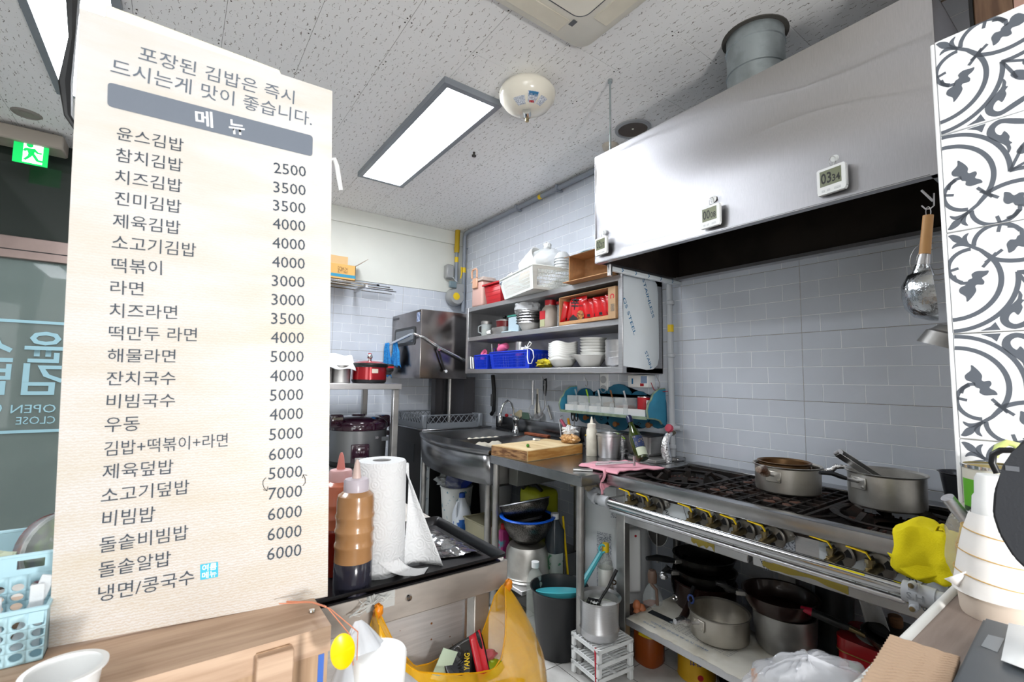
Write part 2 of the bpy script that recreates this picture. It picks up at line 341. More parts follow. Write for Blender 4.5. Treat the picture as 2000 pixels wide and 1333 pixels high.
# ceiling fixtures
LED = mat('led_diffuser', 'f6faff', .5, emit=EM_PANEL); LFR = mat('anthracite_light_frame', '8a9097', .4, .2)
LED2 = mat('led_fill_dining', 'f6faff', .5, emit=11)  # weaker glow for the fill panels added behind the camera
def led(x0, x1, y0, y1, label, name='ceiling_light'):
    t = thing(name, label, 'light', ((x0 + x1) / 2, (y0 + y1) / 2, CZ - .03)); f = .03
    q = B().box(x0, x1, y0, y0 + f, CZ - .032, CZ).box(x0, x1, y1 - f, y1, CZ - .032, CZ).box(x0, x0 + f, y0 + f, y1 - f, CZ - .032, CZ).box(x1 - f, x1, y0 + f, y1 - f, CZ - .032, CZ)
    part('frame', q, LFR, t); part('diffuser', B().box(x0 + f, x1 - f, y0 + f, y1 - f, CZ - .026, CZ - .004), LED if y0 > 0 else LED2, t)
led(.955, 1.285, 1.905, 3.205, 'lit white LED ceiling panel in dark frame beside the round extinguisher')
led(-.565, -.25, 1.85, 3.17, 'lit LED ceiling panel behind the top left corner of the menu board')
led(-.1, .22, -2.4, -1.2, 'added unseen LED fill panel over the dining room behind the camera'); led(-1.6, -1.28, -1.6, -.4, 'added unseen LED fill panel over the far side of the dining room')  # these and the next are unseen panels added to fill from behind
led(1.0, 1.32, -3.0, -1.8, 'added unseen LED fill panel by the right dining room wall')
# air conditioner
t = thing('ceiling_air_conditioner', 'cream ceiling cassette air conditioner with rounded corner at the top edge', 'air conditioner', (.9, .95, CZ - .03))
ACM = mat('aged_cream_plastic', 'e4e0d4', .45, var=.03, vs=6)
ax0, ax1, ay0, ay1 = .45, 1.335, .5, 1.372
def rrect(x0, x1, y0, y1, r, n=6):
    P = []
    for (cx, cy2, a0) in ((x1 - r, y1 - r, 0), (x0 + r, y1 - r, PI / 2), (x0 + r, y0 + r, PI), (x1 - r, y0 + r, 1.5 * PI)):
        for i in range(n + 1): a = a0 + PI / 2 * i / n; P.append((cx + r * math.cos(a), cy2 + r * math.sin(a)))
    return P
q = B(); lo = rrect(ax0, ax1, ay0, ay1, .06); mid = rrect(ax0 + .012, ax1 - .012, ay0 + .012, ay1 - .012, .055); n_ = len(lo)
q.poly([(x, y, CZ) for x, y in lo] + [(x, y, CZ - .022) for x, y in lo] + [(x, y, CZ - .032) for x, y in mid], [(i, (i + 1) % n_, n_ + (i + 1) % n_, n_ + i) for i in range(n_)] + [(n_ + i, n_ + (i + 1) % n_, 2 * n_ + (i + 1) % n_, 2 * n_ + i) for i in range(n_)] + [tuple(2 * n_ + i for i in range(n_))])
part('housing', q, ACM, t)
part('grille_gap', B().prism(rrect(ax0 + .13, ax1 - .13, ay0 + .13, ay1 - .13, .05), .001, Tm(0, 0, CZ - .0335)), GREYP, t)
part('intake_panel', B().prism(rrect(ax0 + .138, ax1 - .138, ay0 + .138, ay1 - .138, .045), .004, Tm(0, 0, CZ - .0375)), ACM, t)
for (a_, b_, c_, d_) in ((ax0 + .13, ax1 - .17, ay1 - .105, ay1 - .035), (ax1 - .105, ax1 - .035, ay0 + .15, ay1 - .17)):
    q = B().box(a_, b_, c_, d_, CZ - .037, CZ - .031, bev=.002); part('air_flap', q, mat('worn_cream_plastic', 'd8d2c2', .5, var=.06, vs=5), t)
part('display_window', B().box(1.175, 1.195, 1.255, 1.285, CZ - .0345, CZ - .0325), GREYP, t)
# extinguisher
ex = thing('ceiling_fire_extinguisher', 'round cream automatic fire extinguisher hanging from the ceiling', 'extinguisher', (1.40, 1.70, CZ))
CR = mat('glossy_cream_enamel', 'e9e4d6', .2, coat=.4); ec = at(1030, 190, 'z', CZ - .07); C0 = (ec.x, ec.y, CZ); ex.location = C0
R_ = .137
part('tank', B().lathe([(R_ * .55, -.005), (R_ * .9, -.03), (R_, -.055), (R_ * .995, -.062), (R_ * .96, -.085), (R_ * .8, -.115), (R_ * .5, -.138), (R_ * .2, -.146), (0, -.147)], C0, 40), CR, ex)
part('ceiling_plate', B().lathe([(0, -.001), (R_ * .6, -.001), (R_ * .55, -.012), (0, -.012)], C0, 24), ACM, ex)
part('valve', B().lathe([(.016, 0), (.016, -.03), (.009, -.032), (.009, -.05), (0, -.05)], (C0[0], C0[1], CZ - .143), 12), BRASS, ex)
gx = Vector((C0[0], C0[1], CZ - .16)); part('pressure_gauge', B().tube([gx + Vector((-.0, -.0, 0)), gx + Vector((-.02, -.022, .006))], .02, 16), CHROME, ex)
def dpatch(a0, a1, r0, r1, m):
    def f(u, v):
        a = a0 + (a1 - a0) * u; r = r0 + (r1 - r0) * v; zz = -.062 - .085 * (1 - math.sqrt(max(0, 1 - (r / R_) ** 2.2)) ** 1) * 0 - .0
        pr = [(0, -.147), (.2, -.146), (.5, -.138), (.8, -.115), (.96, -.085), (1, -.06)]; k = r / R_
        for i in range(5):
            if pr[i][0] <= k <= pr[i + 1][0]: zz = pr[i][1] + (pr[i + 1][1] - pr[i][1]) * (k - pr[i][0]) / (pr[i + 1][0] - pr[i][0])
        return (C0[0] + r * math.cos(a), C0[1] + r * math.sin(a), CZ + zz - .0012)
    return B().grid(f, 10, 6)
for a0, a1, r0, r1, m in ((-1.75, -1.35, .07, .11, 'white'), (-2.35, -1.85, .07, .115, 'white'), (-3.1, -2.5, .06, .1, 'white'), (-2.3, -1.9, .1, .114, 'blue'), (-2.25, -1.95, .07, .08, 'red')):
    part('sticker', dpatch(a0 + .15, a1 + .15, r0, r1, m), {'white': mat('label_white', 'dfe3ea', .5, col2='9aa3b4', vs=200), 'blue': INKB, 'red': INKR}[m], ex)
# ceiling speaker, detector, sprinkler, vent
c = at(1236, 253, 'z', CZ - .005); t = thing('ceiling_speaker', 'round grey ceiling speaker half hidden behind the range hood', 'speaker', (c.x, c.y, CZ))
part('ring', B().lathe([(.1, -.0), (.1, -.008), (.083, -.012), (.08, -.002)], (c.x, c.y, CZ), 32), mat('speaker_ring', '9fa1a4', .5), t); part('mesh_cone', B().lathe([(.082, -.006), (.04, -.001), (0, -.001)], (c.x, c.y, CZ), 32), mat('brown_mesh', '564c46', .7), t)
part('centre_stud', B().lathe([(0, -.004), (.006, -.004), (.006, 0)], (c.x, c.y, CZ), 10), CREAMP, t)
c = at(1192, 288, 'z', CZ - .012); solo('heat_detector', B().lathe([(0, -.03), (.03, -.03), (.045, -.022), (.05, 0)], (c.x, c.y, CZ), 20), mat('detector_cream', 'cfc6b8', .5), 'small beige round detector on ceiling behind the hood rod', 'detector')
c = at(926, 297, 'z', CZ); t = thing('sprinkler_head', 'small dark sprinkler head in white ceiling plate beside the lit panel', 'sprinkler', (c.x, c.y, CZ))
part('plate', B().lathe([(0, -.002), (.028, -.002), (.03, 0)], (c.x, c.y, CZ), 20), WHITEP, t); part('nozzle', B().lathe([(0, -.03), (.014, -.03), (.014, -.022), (.006, -.02), (.008, 0)], (c.x, c.y, CZ), 12), SCREW, t)
c = at(52, 222, 'z', CZ); solo('ceiling_vent', B().lathe([(0, -.006), (.03, -.006), (.032, -.002), (.05, -.002), (.055, -.008), (.065, 0)], (c.x, c.y, CZ), 24), mat('grey_vent', '8b8681', .6), 'small round grey ceiling vent above the exit sign', 'vent')
# support rod
c = at(1189, 152, 'z', CZ); t = thing('hood_support_rod', 'thin steel rod hanging from the ceiling to the hood corner', 'rod', (1.6, 1.455, 2.318))
part('rod', B().tube([(1.6, 1.455, 2.3), (1.6, 1.455, CZ)], .005, 10), GALV, t); part('end_cap', B().lathe([(0, -.015), (.011, -.015), (.011, 0)], (1.6, 1.455, CZ), 12), GALV, t)
# pipes by the far corner and along the ceiling
t = thing('gas_pipe_run', 'grey gas pipe running under the ceiling along the tiled wall', 'pipe', (2.19, 3.85, 1.9))
pa = [(2.195, 3.86, 1.88), (2.195, 3.86, CZ - .075), (2.195, 3.845, CZ - .045), (2.195, 3.81, CZ - .03), (2.195, .6, CZ - .03)]
part('pipe', B().tube(pa, .018, 12), PIPEG, t)
for yy in (3.0, 2.5, 1.9): part('bracket', B().box(2.19, WX, yy - .012, yy + .012, CZ - .055, CZ - .045).box(2.17, 2.22, yy - .01, yy + .01, CZ - .052, CZ - .01), PIPEG, t)
part('bracket', B().box(2.19, WX, 3.85, 3.87, 2.5, 2.51), PIPEG, t)
part('marker_band', B().tube([(2.195, 2.72, CZ - .03), (2.195, 2.69, CZ - .03)], .0192, 12), YEL, t); part('marker_band', B().tube([(2.195, 3.86, 2.26), (2.195, 3.86, 2.31)], .0192, 12), YEL, t)
t = thing('gas_meter', 'grey gas meter with yellow sticker in the far corner', 'meter', (2.12, 3.9, 1.93))
mm = mat('meter_grey', 'a7a8a8', .45, .3); part('riser', B().tube([(2.135, 3.9, 2.1), (2.135, 3.9, 2.46)], .018, 12), PIPEG, t); part('yellow_sleeve', B().tube([(2.135, 3.9, 2.455), (2.135, 3.9, 2.50), (2.137, 3.9, 2.53), (2.14, 3.9, CZ)], [.024, .027, .024, .024], 14), mat('dull_yellow_sleeve', 'b8991c', .5), t)
part('marker_band', B().tube([(2.135, 3.9, 2.36), (2.135, 3.9, 2.41)], .0192, 12), YEL, t); part('valve_lever', B().tube([(2.16, 3.86, 2.2), (2.165, 3.85, 2.24), (2.16, 3.85, 2.31)], .007, 8), YEL, t)
part('shutoff_box', B().box(2.02, 2.10, 3.87, 3.94, 2.19, 2.325, bev=.012), mm, t)
part('meter_body', B().lathe([(0, -.05), (.07, -.05), (.085, -.03), (.085, .03), (.07, .05), (0, .05)], (0, 0, 0), 24, Tm(2.12, 3.89, 2.02) @ Rm(PI / 2, 'X')).box(2.10, 2.20, 3.84, 3.93, 2.06, 2.15, bev=.01), mm, t)
part('counter_box', B().box(2.03, 2.10, 3.82, 3.85, 2.095, 2.155, bev=.004), mat('meter_window', '6f8087', .3), t); part('yellow_sticker', B().lathe([(0, 0), (.035, 0), (.035, .001)], (0, 0, 0), 20, Tm(2.11, 3.8385, 2.02) @ Rm(PI / 2, 'X')), YEL, t)
part('cable', B().tube([(2.07, 3.85, 2.2), (2.09, 3.83, 2.17), (2.12, 3.83, 2.15)], .002, 6), WHITEP, t)
t = thing('vertical_gas_pipe', 'grey upright pipe with yellow sticker between shelf unit and stove', 'pipe', (2.19, 1.557, .8))
part('pipe', B().tube([(2.19, 1.563, 1.80), (2.19, 1.555, .80), (2.19, 1.555, .62)], .0165, 14), PIPEL, t)
for zz in (1.68, 1.39, .97, .9): part('pipe_joint', B().lathe([(.018, -.012), (.022, -.008), (.022, .008), (.018, .012)], (2.19, 1.557, zz), 14), PIPEL, t)
part('tee_branch', B().tube([(2.19, 1.556, 1.0), (2.19, 1.5, 1.0)], .015, 12).lathe([(.02, -.03), (.024, -.02), (.024, .02), (.02, .03)], (2.19, 1.556, .995), 14), PIPEL, t)
sp_ = at(1311, 641, 'x', 2.172); part('warning_sticker', B().lathe([(.0172, -.02), (.0172, .02)], (2.19, 1.559, sp_.z), 14), YEL, t)
# ================================================================ RANGE HOOD
HX = 1.58; HY0, HY1 = .30, 1.535; HZ0, HZ1 = 1.80, 2.318
t = t0h = thing('range_hood', 'large brushed stainless steel range hood hanging over the stove', 'range hood', (1.9, .92, HZ0))
# the front sheet is very slightly dished
def hf(u, v):
    y = HY1 + (HY0 - HY1) * u; z = HZ0 + (HZ1 - HZ0) * v
    return (HX + .009 * math.sin(PI * u) * math.sin(PI * v) + .007 * math.sin(5.5 * u + 1) * math.sin(PI * v) + .005 * math.sin(8 * v + 3 * u) * math.sin(PI * v), y, z)
part('front_panel', B().grid(hf, 40, 24), STEELH, t)
part('side_panel', B().box(HX, WX - .003, HY0, HY0 + .003, HZ0, HZ1), STEELH, t); part('side_panel', B().box(HX, WX - .003, HY1 - .003, HY1, HZ0, HZ1), STEELH, t)
part('top_panel', B().box(HX, WX - .003, HY0, HY1, HZ1 - .003, HZ1), STEELH, t)
q = B().box(HX + .012, HX + .016, HY0 + .01, HY1 - .01, HZ0 + .004, HZ1 - .01).box(HX + .012, WX - .01, HY0 + .01, HY0 + .014, HZ0 + .02, HZ1 - .01).box(HX + .012, WX - .01, HY1 - .014, HY1 - .01, HZ0 + .02, HZ1 - .01).box(HX + .012, WX - .01, HY0 + .01, HY1 - .01, HZ1 - .02, HZ1 - .016).box(WX - .012, WX - .004, HY0 + .01, HY1 - .01, HZ0 + .004, HZ1 - .01)
part('inner_lining', q, SOOT, t)
part('bottom_rim', B().box(HX + .001, HX + .03, HY0, HY1, HZ0 - .004, HZ0, bev=.001).box(HX, WX - .003, HY0, HY0 + .025, HZ0 - .004, HZ0).box(WX - .05, WX - .004, HY0, HY1, HZ0 - .004, HZ0 + .012), STEELH, t)
part('seam_strip', B().box(HX + .02, WX - .05, 1.515, 1.517, HZ0 + .01, HZ1 - .03), SOOT, t)
part('drip_cup', B().lathe([(0, -.055), (.012, -.055), (.012, 0)], (HX + .075, HY1 - .025, HZ0), 16), STEEL, t)
t2 = thing('film_wrapped_tube', 'square tube in blue printed protective film along the hood left edge', 'tube', (1.95, 1.53, 1.78))
part('tube', B().box(1.675, WX - .006, 1.512, 1.536, 1.775, 1.797, bev=.004), FILM, t2)
for k in range(5):
    x = 1.74 + .1 * k; part('blue_mark', B().poly([(x, 1.5115, 1.776), (x + .006, 1.5115, 1.776), (x + .016, 1.5115, 1.787), (x + .006, 1.5115, 1.797), (x, 1.5115, 1.797), (x + .01, 1.5115, 1.787)], [(0, 1, 2, 5), (5, 2, 3, 4)]), INKB, t2)
t2 = thing('exhaust_duct', 'galvanised round exhaust duct rising from the hood to the ceiling', 'duct', (1.868, .905, HZ1))
q = B(); pr = []
z = HZ1
for zz in (.0, .08, .083, .086, .089, .19, .193, .196, .199, .30, .303, .306, .309, .359): pr.append((.108 + (.004 if round(zz * 1000) % 10 in (3, 6) else 0), zz))
part('duct_tube', q.lathe(pr, (1.868, .905, HZ1), 40), GALV, t2)
part('ceiling_collar', B().lathe([(.125, -.0), (.125, -.004), (.108, -.006)], (1.868, .905, CZ), 32), mat('duct_gap', '4a4844', .8), t2)
# kitchen timers on hooks
LCD = mat('lcd_olive', '6f7558', .3); LCDK = mat('lcd_segments', '15170f', .4)
def timer(pxc, pyc, digits, small, label, ang):
    c = at(pxc, pyc, 'x', HX - .016)
    t = thing('kitchen_timer', label, 'timer', (c.x, c.y, c.z - .04), 'white timers hooked on the range hood')
    M = Tm(*c) @ Rm(ang, 'Z') @ Matrix(((0, 0, -1, 0), (-1, 0, 0, 0), (0, 1, 0, 0), (0, 0, 0, 1)))   # local x -> -Y, y -> Z, z -> -X
    part('case', B().prism([(-.038, -.040), (.036, -.040), (.040, -.034), (.040, .036), (.036, .040), (-.036, .040), (-.040, .036), (-.040, -.030)], .012, M @ Tm(0, 0, -.006)), WHITEP, t)
    s = part('screen', B().box(-.031, .029, -.016, .032, .0061, .0067, M), LCD, t)
    part('digits', join_meshes([text(digits, M @ Tm(-.028, -.009, .0069), .030, .034, .02), text(small, M @ Tm(.004, -.009, .0069), .022, .022, .02)]), LCDK, s)
    for k, (xx, w_) in enumerate(((-.027, .009), (-.012, .009), (.008, .018))): part('button', B().box(xx, xx + w_, -.033, -.026, .006, .0075, M, bev=.001), mat('timer_button', 'd9dcde', .5), t)
    part('grip_edge', B().box(.0395, .0425, -.03, .03, -.004, .004, M), mat('timer_grip', 'd4d6d6', .5), t)
    part('hanging_ring', B().tube([M @ Vector((.012 * math.cos(a) * .8, .060 + .014 * math.sin(a), -.006)) for a in [2 * PI * i / 16 for i in range(16)]], .0011, 6, closed=True), CHROME, t)
    part('hook_pad', B().lathe([(0, .004), (.010, .004), (.0125, 0)], (0, 0, 0), 20, M @ Tm(.002, .068, -.0155)).tube([M @ Vector((.002, .058, -.012)), M @ Vector((.002, .044, -.006)), M @ Vector((.005, .046, .0))], .001, 6), mat('clear_pad', 'e6eaea', .2), t)
timer(1175, 481, '02', '37', 'small white timer at the left end of the hood, nearest the shelf', -.12)
timer(1388, 423, '00', '08', 'white timer reading 0008 in the middle of the hood', -.1)
timer(1625, 351, '03', '34', 'white timer reading 0334, the largest, toward the hood right end', -.15)
part('switch_box', B().box(HX + .05, HX + .09, HY1, HY1 + .022, 1.86, 1.94, bev=.003), WHITEP, t0h)
# ================================================================ WALL SHELF UNIT
SX0, SX1, SY0, SY1, SZ0, SZ1 = 1.893, WX - .003, 1.639, 3.265, 1.288, 1.815
t = thing('wall_shelf_unit', 'long stainless steel wall shelf with two open tiers crammed with crockery', 'shelf', (2.06, 2.45, SZ0))
SH = mat('shelf_steel', 'b4b4b6', .42, .92, var=.08, vs=20, bump=.06, bs=40, st=(1, 1, 40))
part('bottom_board', B().box(SX0, SX1, SY0, SY1, SZ0, SZ0 + .034, bev=.003), SH, t); part('top_board', B().box(SX0, SX1, SY0, SY1, SZ1 - .034, SZ1, bev=.003), SH, t)
part('middle_board', B().box(SX0 + .004, SX1 - .01, SY0 + .03, SY1 - .03, 1.545, 1.578, bev=.003), SH, t)
part('back_sheet', B().box(SX1 - .006, SX1, SY0, SY1, SZ0 + .03, SZ1 - .03), SOOT if 0 else SH, t)
part('end_panel', B().box(SX0 + .002, SX1, SY0, SY0 + .003, SZ0 + .002, SZ1 - .002), SH, t, label='end panel toward the stove')
part('end_panel', B().box(SX0 + .002, SX1, SY1 - .003, SY1, SZ0 + .002, SZ1 - .002), SH, t)
part('corner_post', B().box(SX0 - .002, SX0 + .03, SY0 - .001, SY0 + .03, SZ0, SZ1, bev=.002), SH, t); part('corner_post', B().box(SX0 - .002, SX0 + .03, SY1 - .03, SY1 + .001, SZ0, SZ1, bev=.002), SH, t)
fm = at(1217, 537, 'y', SY0 - .001)
def fp(px, py): p = at(px, py, 'y', SY0 - .0012); return (p.x, p.z)
pts = [fp(*p) for p in ((1217.5, 538), (1240, 539), (1262, 541), (1276, 545), (1283, 556), (1285, 575), (1286.5, 640), (1287, 700), (1284, 714), (1275, 722), (1262, 723), (1250, 720), (1240, 719), (1217.5, 715))]
FMAT = Matrix(((1, 0, 0, 0), (0, 0, -1, SY0 - .0008), (0, 1, 0, 0), (0, 0, 0, 1)))
fl_ = part('protective_film', B().prism(pts, .0006, FMAT), FILM, t)
def film_text(s, px, py, dx, dz, w_):
    p = at(px, py, 'y', SY0 - .0016); part('film_lettering', text(s, frame((p.x, SY0 - .0016, p.z), (dx, 0, dz), (-dz, 0, dx) if 0 else (abs(dz), 0, dx)), w_, .022, .01), INKB, fl_)
film_text('STAINLESS', 1254, 546, .38, -.92, .225); film_text('GS STEEL', 1216, 583, .42, -.9, .21); film_text('STAIN', 1259, 688, .45, -.9, .10)
# ---- things on top of the shelf unit
TZ = SZ1 + .0005
t = thing('pink_cooler_box', 'pink plastic cooler box with carry handle at the left end of the shelf top', 'cooler box', (1.99, 3.17, TZ))
PK = mat('dusty_pink_plastic', 'c39e94', .4, coat=.2); q = B().box(1.915, 2.075, 3.075, 3.235, TZ, TZ + .205, bev=.02, seg=3); part('body', q, PK, t)
part('lid', B().box(1.908, 2.082, 3.068, 3.242, TZ + .205, TZ + .222, bev=.006, seg=2).box(1.93, 2.06, 3.09, 3.22, TZ + .222, TZ + .245, bev=.012, seg=2), mat('pale_lid', 'b8aaa2', .5), t)
part('clasp', B().box(1.898, 1.914, 3.13, 3.2, TZ + .15, TZ + .235, bev=.006), mat('salmon_clasp', 'c79b80', .45), t)
part('handle', B().tube([(1.9, 3.13, TZ + .235), (1.9, 3.13, TZ + .29), (1.9, 3.145, TZ + .305), (1.9, 3.19, TZ + .305), (1.9, 3.205, TZ + .29), (1.9, 3.205, TZ + .235)], .008, 8), mat('salmon_clasp', 'c79b80', .45), t)
def basket(name, label, cat, M, w_, d_, h_, m, taper=.85, rows=5, gap=.010, bar=.0035, rim=.008, nslots=None, holes=True, group=None, loc=None, solidfront=False):
    """slotted basket in local coords, base centre at the origin; M must be a translation/rotation"""
    c = M.to_translation(); t = thing(name, label, cat, tuple(c), group)
    def W(s, z, off):  # side s in 0..3, returns point along (u in -1..1)
        k = taper + (1 - taper) * z / h_; return k
    def P(s, u, z):
        k = W(s, z, 0); a, b_ = w_ / 2 * k, d_ / 2 * k
        return {0: (u * a, -b_, z), 1: (a, u * b_, z), 2: (-u * a, b_, z), 3: (-a, -u * b_, z)}[s]
    floor = B().box(-w_ / 2 * taper, w_ / 2 * taper, -d_ / 2 * taper, d_ / 2 * taper, 0, .003, M); part('base', floor, m, t)
    for s in range(4):
        q = B(); L_ = w_ if s % 2 == 0 else d_; n = max(4, int(L_ / gap)); edge = .09 if L_ > .1 else .12
        def strip(u0, u1, z0, z1):
            a = [P(s, u0, z0), P(s, u1, z0), P(s, u1, z1), P(s, u0, z1)]; th = Vector((0, -1, 0)) if s == 0 else Vector((1, 0, 0)) if s == 1 else Vector((0, 1, 0)) if s == 2 else Vector((-1, 0, 0))
            bb = [tuple(Vector(p) - th * .002) for p in a]
            q.poly(a + bb, [(0, 1, 2, 3), (7, 6, 5, 4), (0, 4, 5, 1), (2, 6, 7, 3), (1, 5, 6, 2), (3, 7, 4, 0)], M)
        strip(-1, 1, 0, h_ * .1); strip(-1, 1, h_ * .86, h_); strip(-1, -1 + edge * 2, h_ * .1, h_ * .86); strip(1 - edge * 2, 1, h_ * .1, h_ * .86)
        for i in range(1, rows): zz = h_ * (.1 + .76 * i / rows); strip(-1, 1, zz - .0018, zz + .0018)
        for i in range(n + 1):
            u = -1 + edge * 2 + (2 - 4 * edge) * i / n; strip(u - .28 / n * 1.0, u + .28 / n, h_ * .1, h_ * .86)
        part('side_wall', q, m, t)
    q = B(); a, b_ = w_ / 2, d_ / 2
    pts_ = rrect(-a, a, -b_, b_, .02, 4); q.tube([M @ Vector((x, y, h_)) for x, y in pts_], rim * .7, 6, closed=True)
    part('rim', q, m, t)
    return t
WBM = mat('white_basket_plastic', 'dde0dc', .45)
A = at(960, 534, 'z', 1.958); Bp = at(1006, 519, 'z', 1.958); Cc = at(1110, 530, 'z', 1.958)
# near corner measured at the rim; long side runs toward the wall
u_ = (Vector((Cc.x, Cc.y, 0)) - Vector((Bp.x, Bp.y, 0))); v_ = (Vector((A.x, A.y, 0)) - Vector((Bp.x, Bp.y, 0)))
ang = -.10
basket('slotted_basket', 'white slotted plastic basket heaped with bags on the shelf top', 'basket', Tm(1.985, 2.46, TZ) @ Rm(ang - .12), .36, .56, .14, WBM, taper=.84, rows=5, gap=.012)
RB = mat('red_crate_plastic', 'a3161f', .4)
t = thing('red_crate', 'red plastic crate between pink box and white basket', 'crate', (2.02, 2.88, TZ))
q = B(); k_ = .02
x0, x1, y0, y1 = 1.9, 2.14, 2.80, 3.02; h_ = .15
q.poly([(x0 + k_, y0 + k_, TZ), (x1 - k_, y0 + k_, TZ), (x1 - k_, y1 - k_, TZ), (x0 + k_, y1 - k_, TZ), (x0, y0, TZ + h_), (x1, y0, TZ + h_), (x1, y1, TZ + h_), (x0, y1, TZ + h_)], [(3, 2, 1, 0), (0, 1, 5, 4), (1, 2, 6, 5), (2, 3, 7, 6), (3, 0, 4, 7)])
part('body', q, RB, t, solid=.003); part('rim', B().box(x0 - .012, x1 + .012, y0 - .012, y0, TZ + h_ - .008, TZ + h_ + .004).box(x0 - .012, x1 + .012, y1, y1 + .012, TZ + h_ - .008, TZ + h_ + .004).box(x0 - .012, x0, y0, y1, TZ + h_ - .008, TZ + h_ + .004).box(x1, x1 + .012, y0, y1, TZ + h_ - .008, TZ + h_ + .004), RB, t)
for k in range(4): zz = TZ + .03 + .03 * k; xo = x0 + k_ * (1 - (zz - TZ) / h_); part('rib', B().box(xo - .0025, xo + .001, y0 + .02, y1 - .02, zz, zz + .003), RB, t)
solo('maroon_box', B().box(2.15, 2.22, 2.75, 3.02, TZ, TZ + .2, bev=.01), mat('maroon', '4a2a30', .5), 'dark maroon box behind the red crate by the wall', 'box')
# things in the white basket
GLB = mat('thin_clear_bag', 'f2f5f6', .25, alpha=.4, bump=.6, bs=25)
t = thing('bag_of_white_bowls', 'clear tied plastic bag of white plastic tubs on the slotted basket', 'bag', (2.0, 2.42, 1.97))
Mb = Tm(1.97, 2.47, 2.045) @ Rm(.25, 'Z') @ Rm(PI / 2 * .72, 'X')
part('tub', B().lathe([(0, -.10), (.07, -.10), (.088, -.02), (.1, .05), (.092, .05), (.08, -.02), (.06, -.094), (0, -.094)], (0, 0, 0), 28, Mb), PORC, t)
def blob(c, rx, ry, rz, amp=.12, seed=1, nu=28, nv=16, top=0, f=3):
    from mathutils import noise
    def g(u, v):
        a = 2 * PI * u; ph = PI * (v - .5); n = 1 + amp * noise.noise(Vector((math.cos(a) * f * .5 + seed, math.sin(a) * f * .5, ph * f * .5)) * 1.7) + amp * .5 * noise.noise(Vector((math.cos(a) * f + seed, math.sin(a) * f, ph * f)) * 2.5)
        r = math.cos(ph) * n; z = math.sin(ph) * n
        if top and z > 0: z = z * (1 + top * max(0, z) ** 6)
        return (c[0] + rx * r * math.cos(a), c[1] + ry * r * math.sin(a), c[2] + rz * z)
    return B().grid(g, nu, nv, cu=True)
part('bag_film', blob((2.0, 2.40, 2.045), .11, .15, .085, .15, 3), GLB, t)
part('knot', blob((1.985, 2.37, 2.145), .022, .03, .025, .5, 9, 16, 10), mat('bag_knot', 'e8eaea', .3, alpha=.8, bump=.8, bs=60), t)
t = thing('bowl_stack', 'stack of translucent plastic bowls at the right end of the slotted basket', 'bowls', (1.99, 2.22, 1.93), )
TRB = mat('translucent_bowl', 'd8dbdc', .25, alpha=.75)
for k in range(5): part('bowl', B().lathe([(0, .045), (.03, .045), (.048, .02), (.055, 0), (.057, 0)], (1.985, 2.215, 1.95 + .018 * k), 24), TRB, t)
t = thing('glass_jug_lid', 'beige cloth bundle with thin black cord lying in the slotted basket', 'bundle', (1.9, 2.45, 1.9)); t.name = 'cloth_bundle'
part('cloth', blob((1.9, 2.47, 1.93), .05, .07, .045, .25, 5), mat('beige_cloth', 'd4bca4', .9), t); part('cord', B().tube([(1.86, 2.52, 1.955), (1.86, 2.46, 1.985), (1.855, 2.40, 1.985), (1.855, 2.34, 1.955)], .0016, 6), BLACKP, t)
solo('foil_bundle', blob((1.86, 2.58, 1.965), .035, .04, .018, .4, 8, 20, 10), FOIL, 'crumpled foil on the left corner of the slotted basket', 'foil')
t = thing('grey_ladle_handle', 'grey plastic tool handle sticking out left of the slotted basket', 'tool', (1.86, 2.72, 1.93)); part('handle', B().tube([(1.88, 2.60, 1.965), (1.87, 2.68, 1.95), (1.865, 2.73, 1.94), (1.865, 2.755, 1.93), (1.875, 2.73, 1.925), (1.885, 2.66, 1.945)], .006, 8), mat('blue_grey_plastic', '8790a0', .4), t)
t = thing('green_lidded_bucket', 'white bucket with dark teal lid standing behind the cardboard box', 'bucket', (2.08, 2.02, TZ))
part('bucket', B().lathe([(0, 0), (.095, 0), (.105, .2), (.11, .21)], (2.116, 2.04, TZ), 32), WHITEP, t); part('lid', B().lathe([(.115, .19), (.116, .225), (.105, .232), (0, .232)], (2.116, 2.04, TZ), 32), TEAL, t); part('rim_band', B().lathe([(.108, .155), (.112, .16), (.112, .165)], (2.116, 2.04, TZ), 32), TEAL, t)
solo('teal_strap', B().box(2.01, 2.025, 2.155, 2.17, TZ, TZ + .19, bev=.003), TEAL, 'narrow dark teal upright panel beside the bucket', 'panel')
t = thing('open_cardboard_box', 'open brown cardboard box lying on its side under the hood corner', 'box', (1.95, 1.9, TZ))
bx0, bx1, by0, by1, bz0, bz1 = 1.87, 2.0, 1.665, 2.03, TZ, TZ + .17
q = B().box(bx0, bx1, by0, by1, bz0, bz0 + .004).box(bx0, bx1, by0, by0 + .004, bz0, bz1).box(bx1 - .004, bx1, by0, by1, bz0, bz1).box(bx0, bx1, by0, by1, bz1 - .004, bz1).box(bx0, bx1, by1 - .004, by1, bz0, bz1)
part('shell', q, [CARD], t); part('flap', B().box(bx0 - .07, bx0, by0 + .002, by1 - .03, bz1 - .006, bz1 - .002, Tm(bx0, 0, bz1) @ Rm(-.35, 'Y') @ Tm(-bx0, 0, -bz1)), CARDI, t)
part('flap', B().box(bx0 - .05, bx0, by0 + .002, by1, bz0, bz0 + .004), CARD, t)
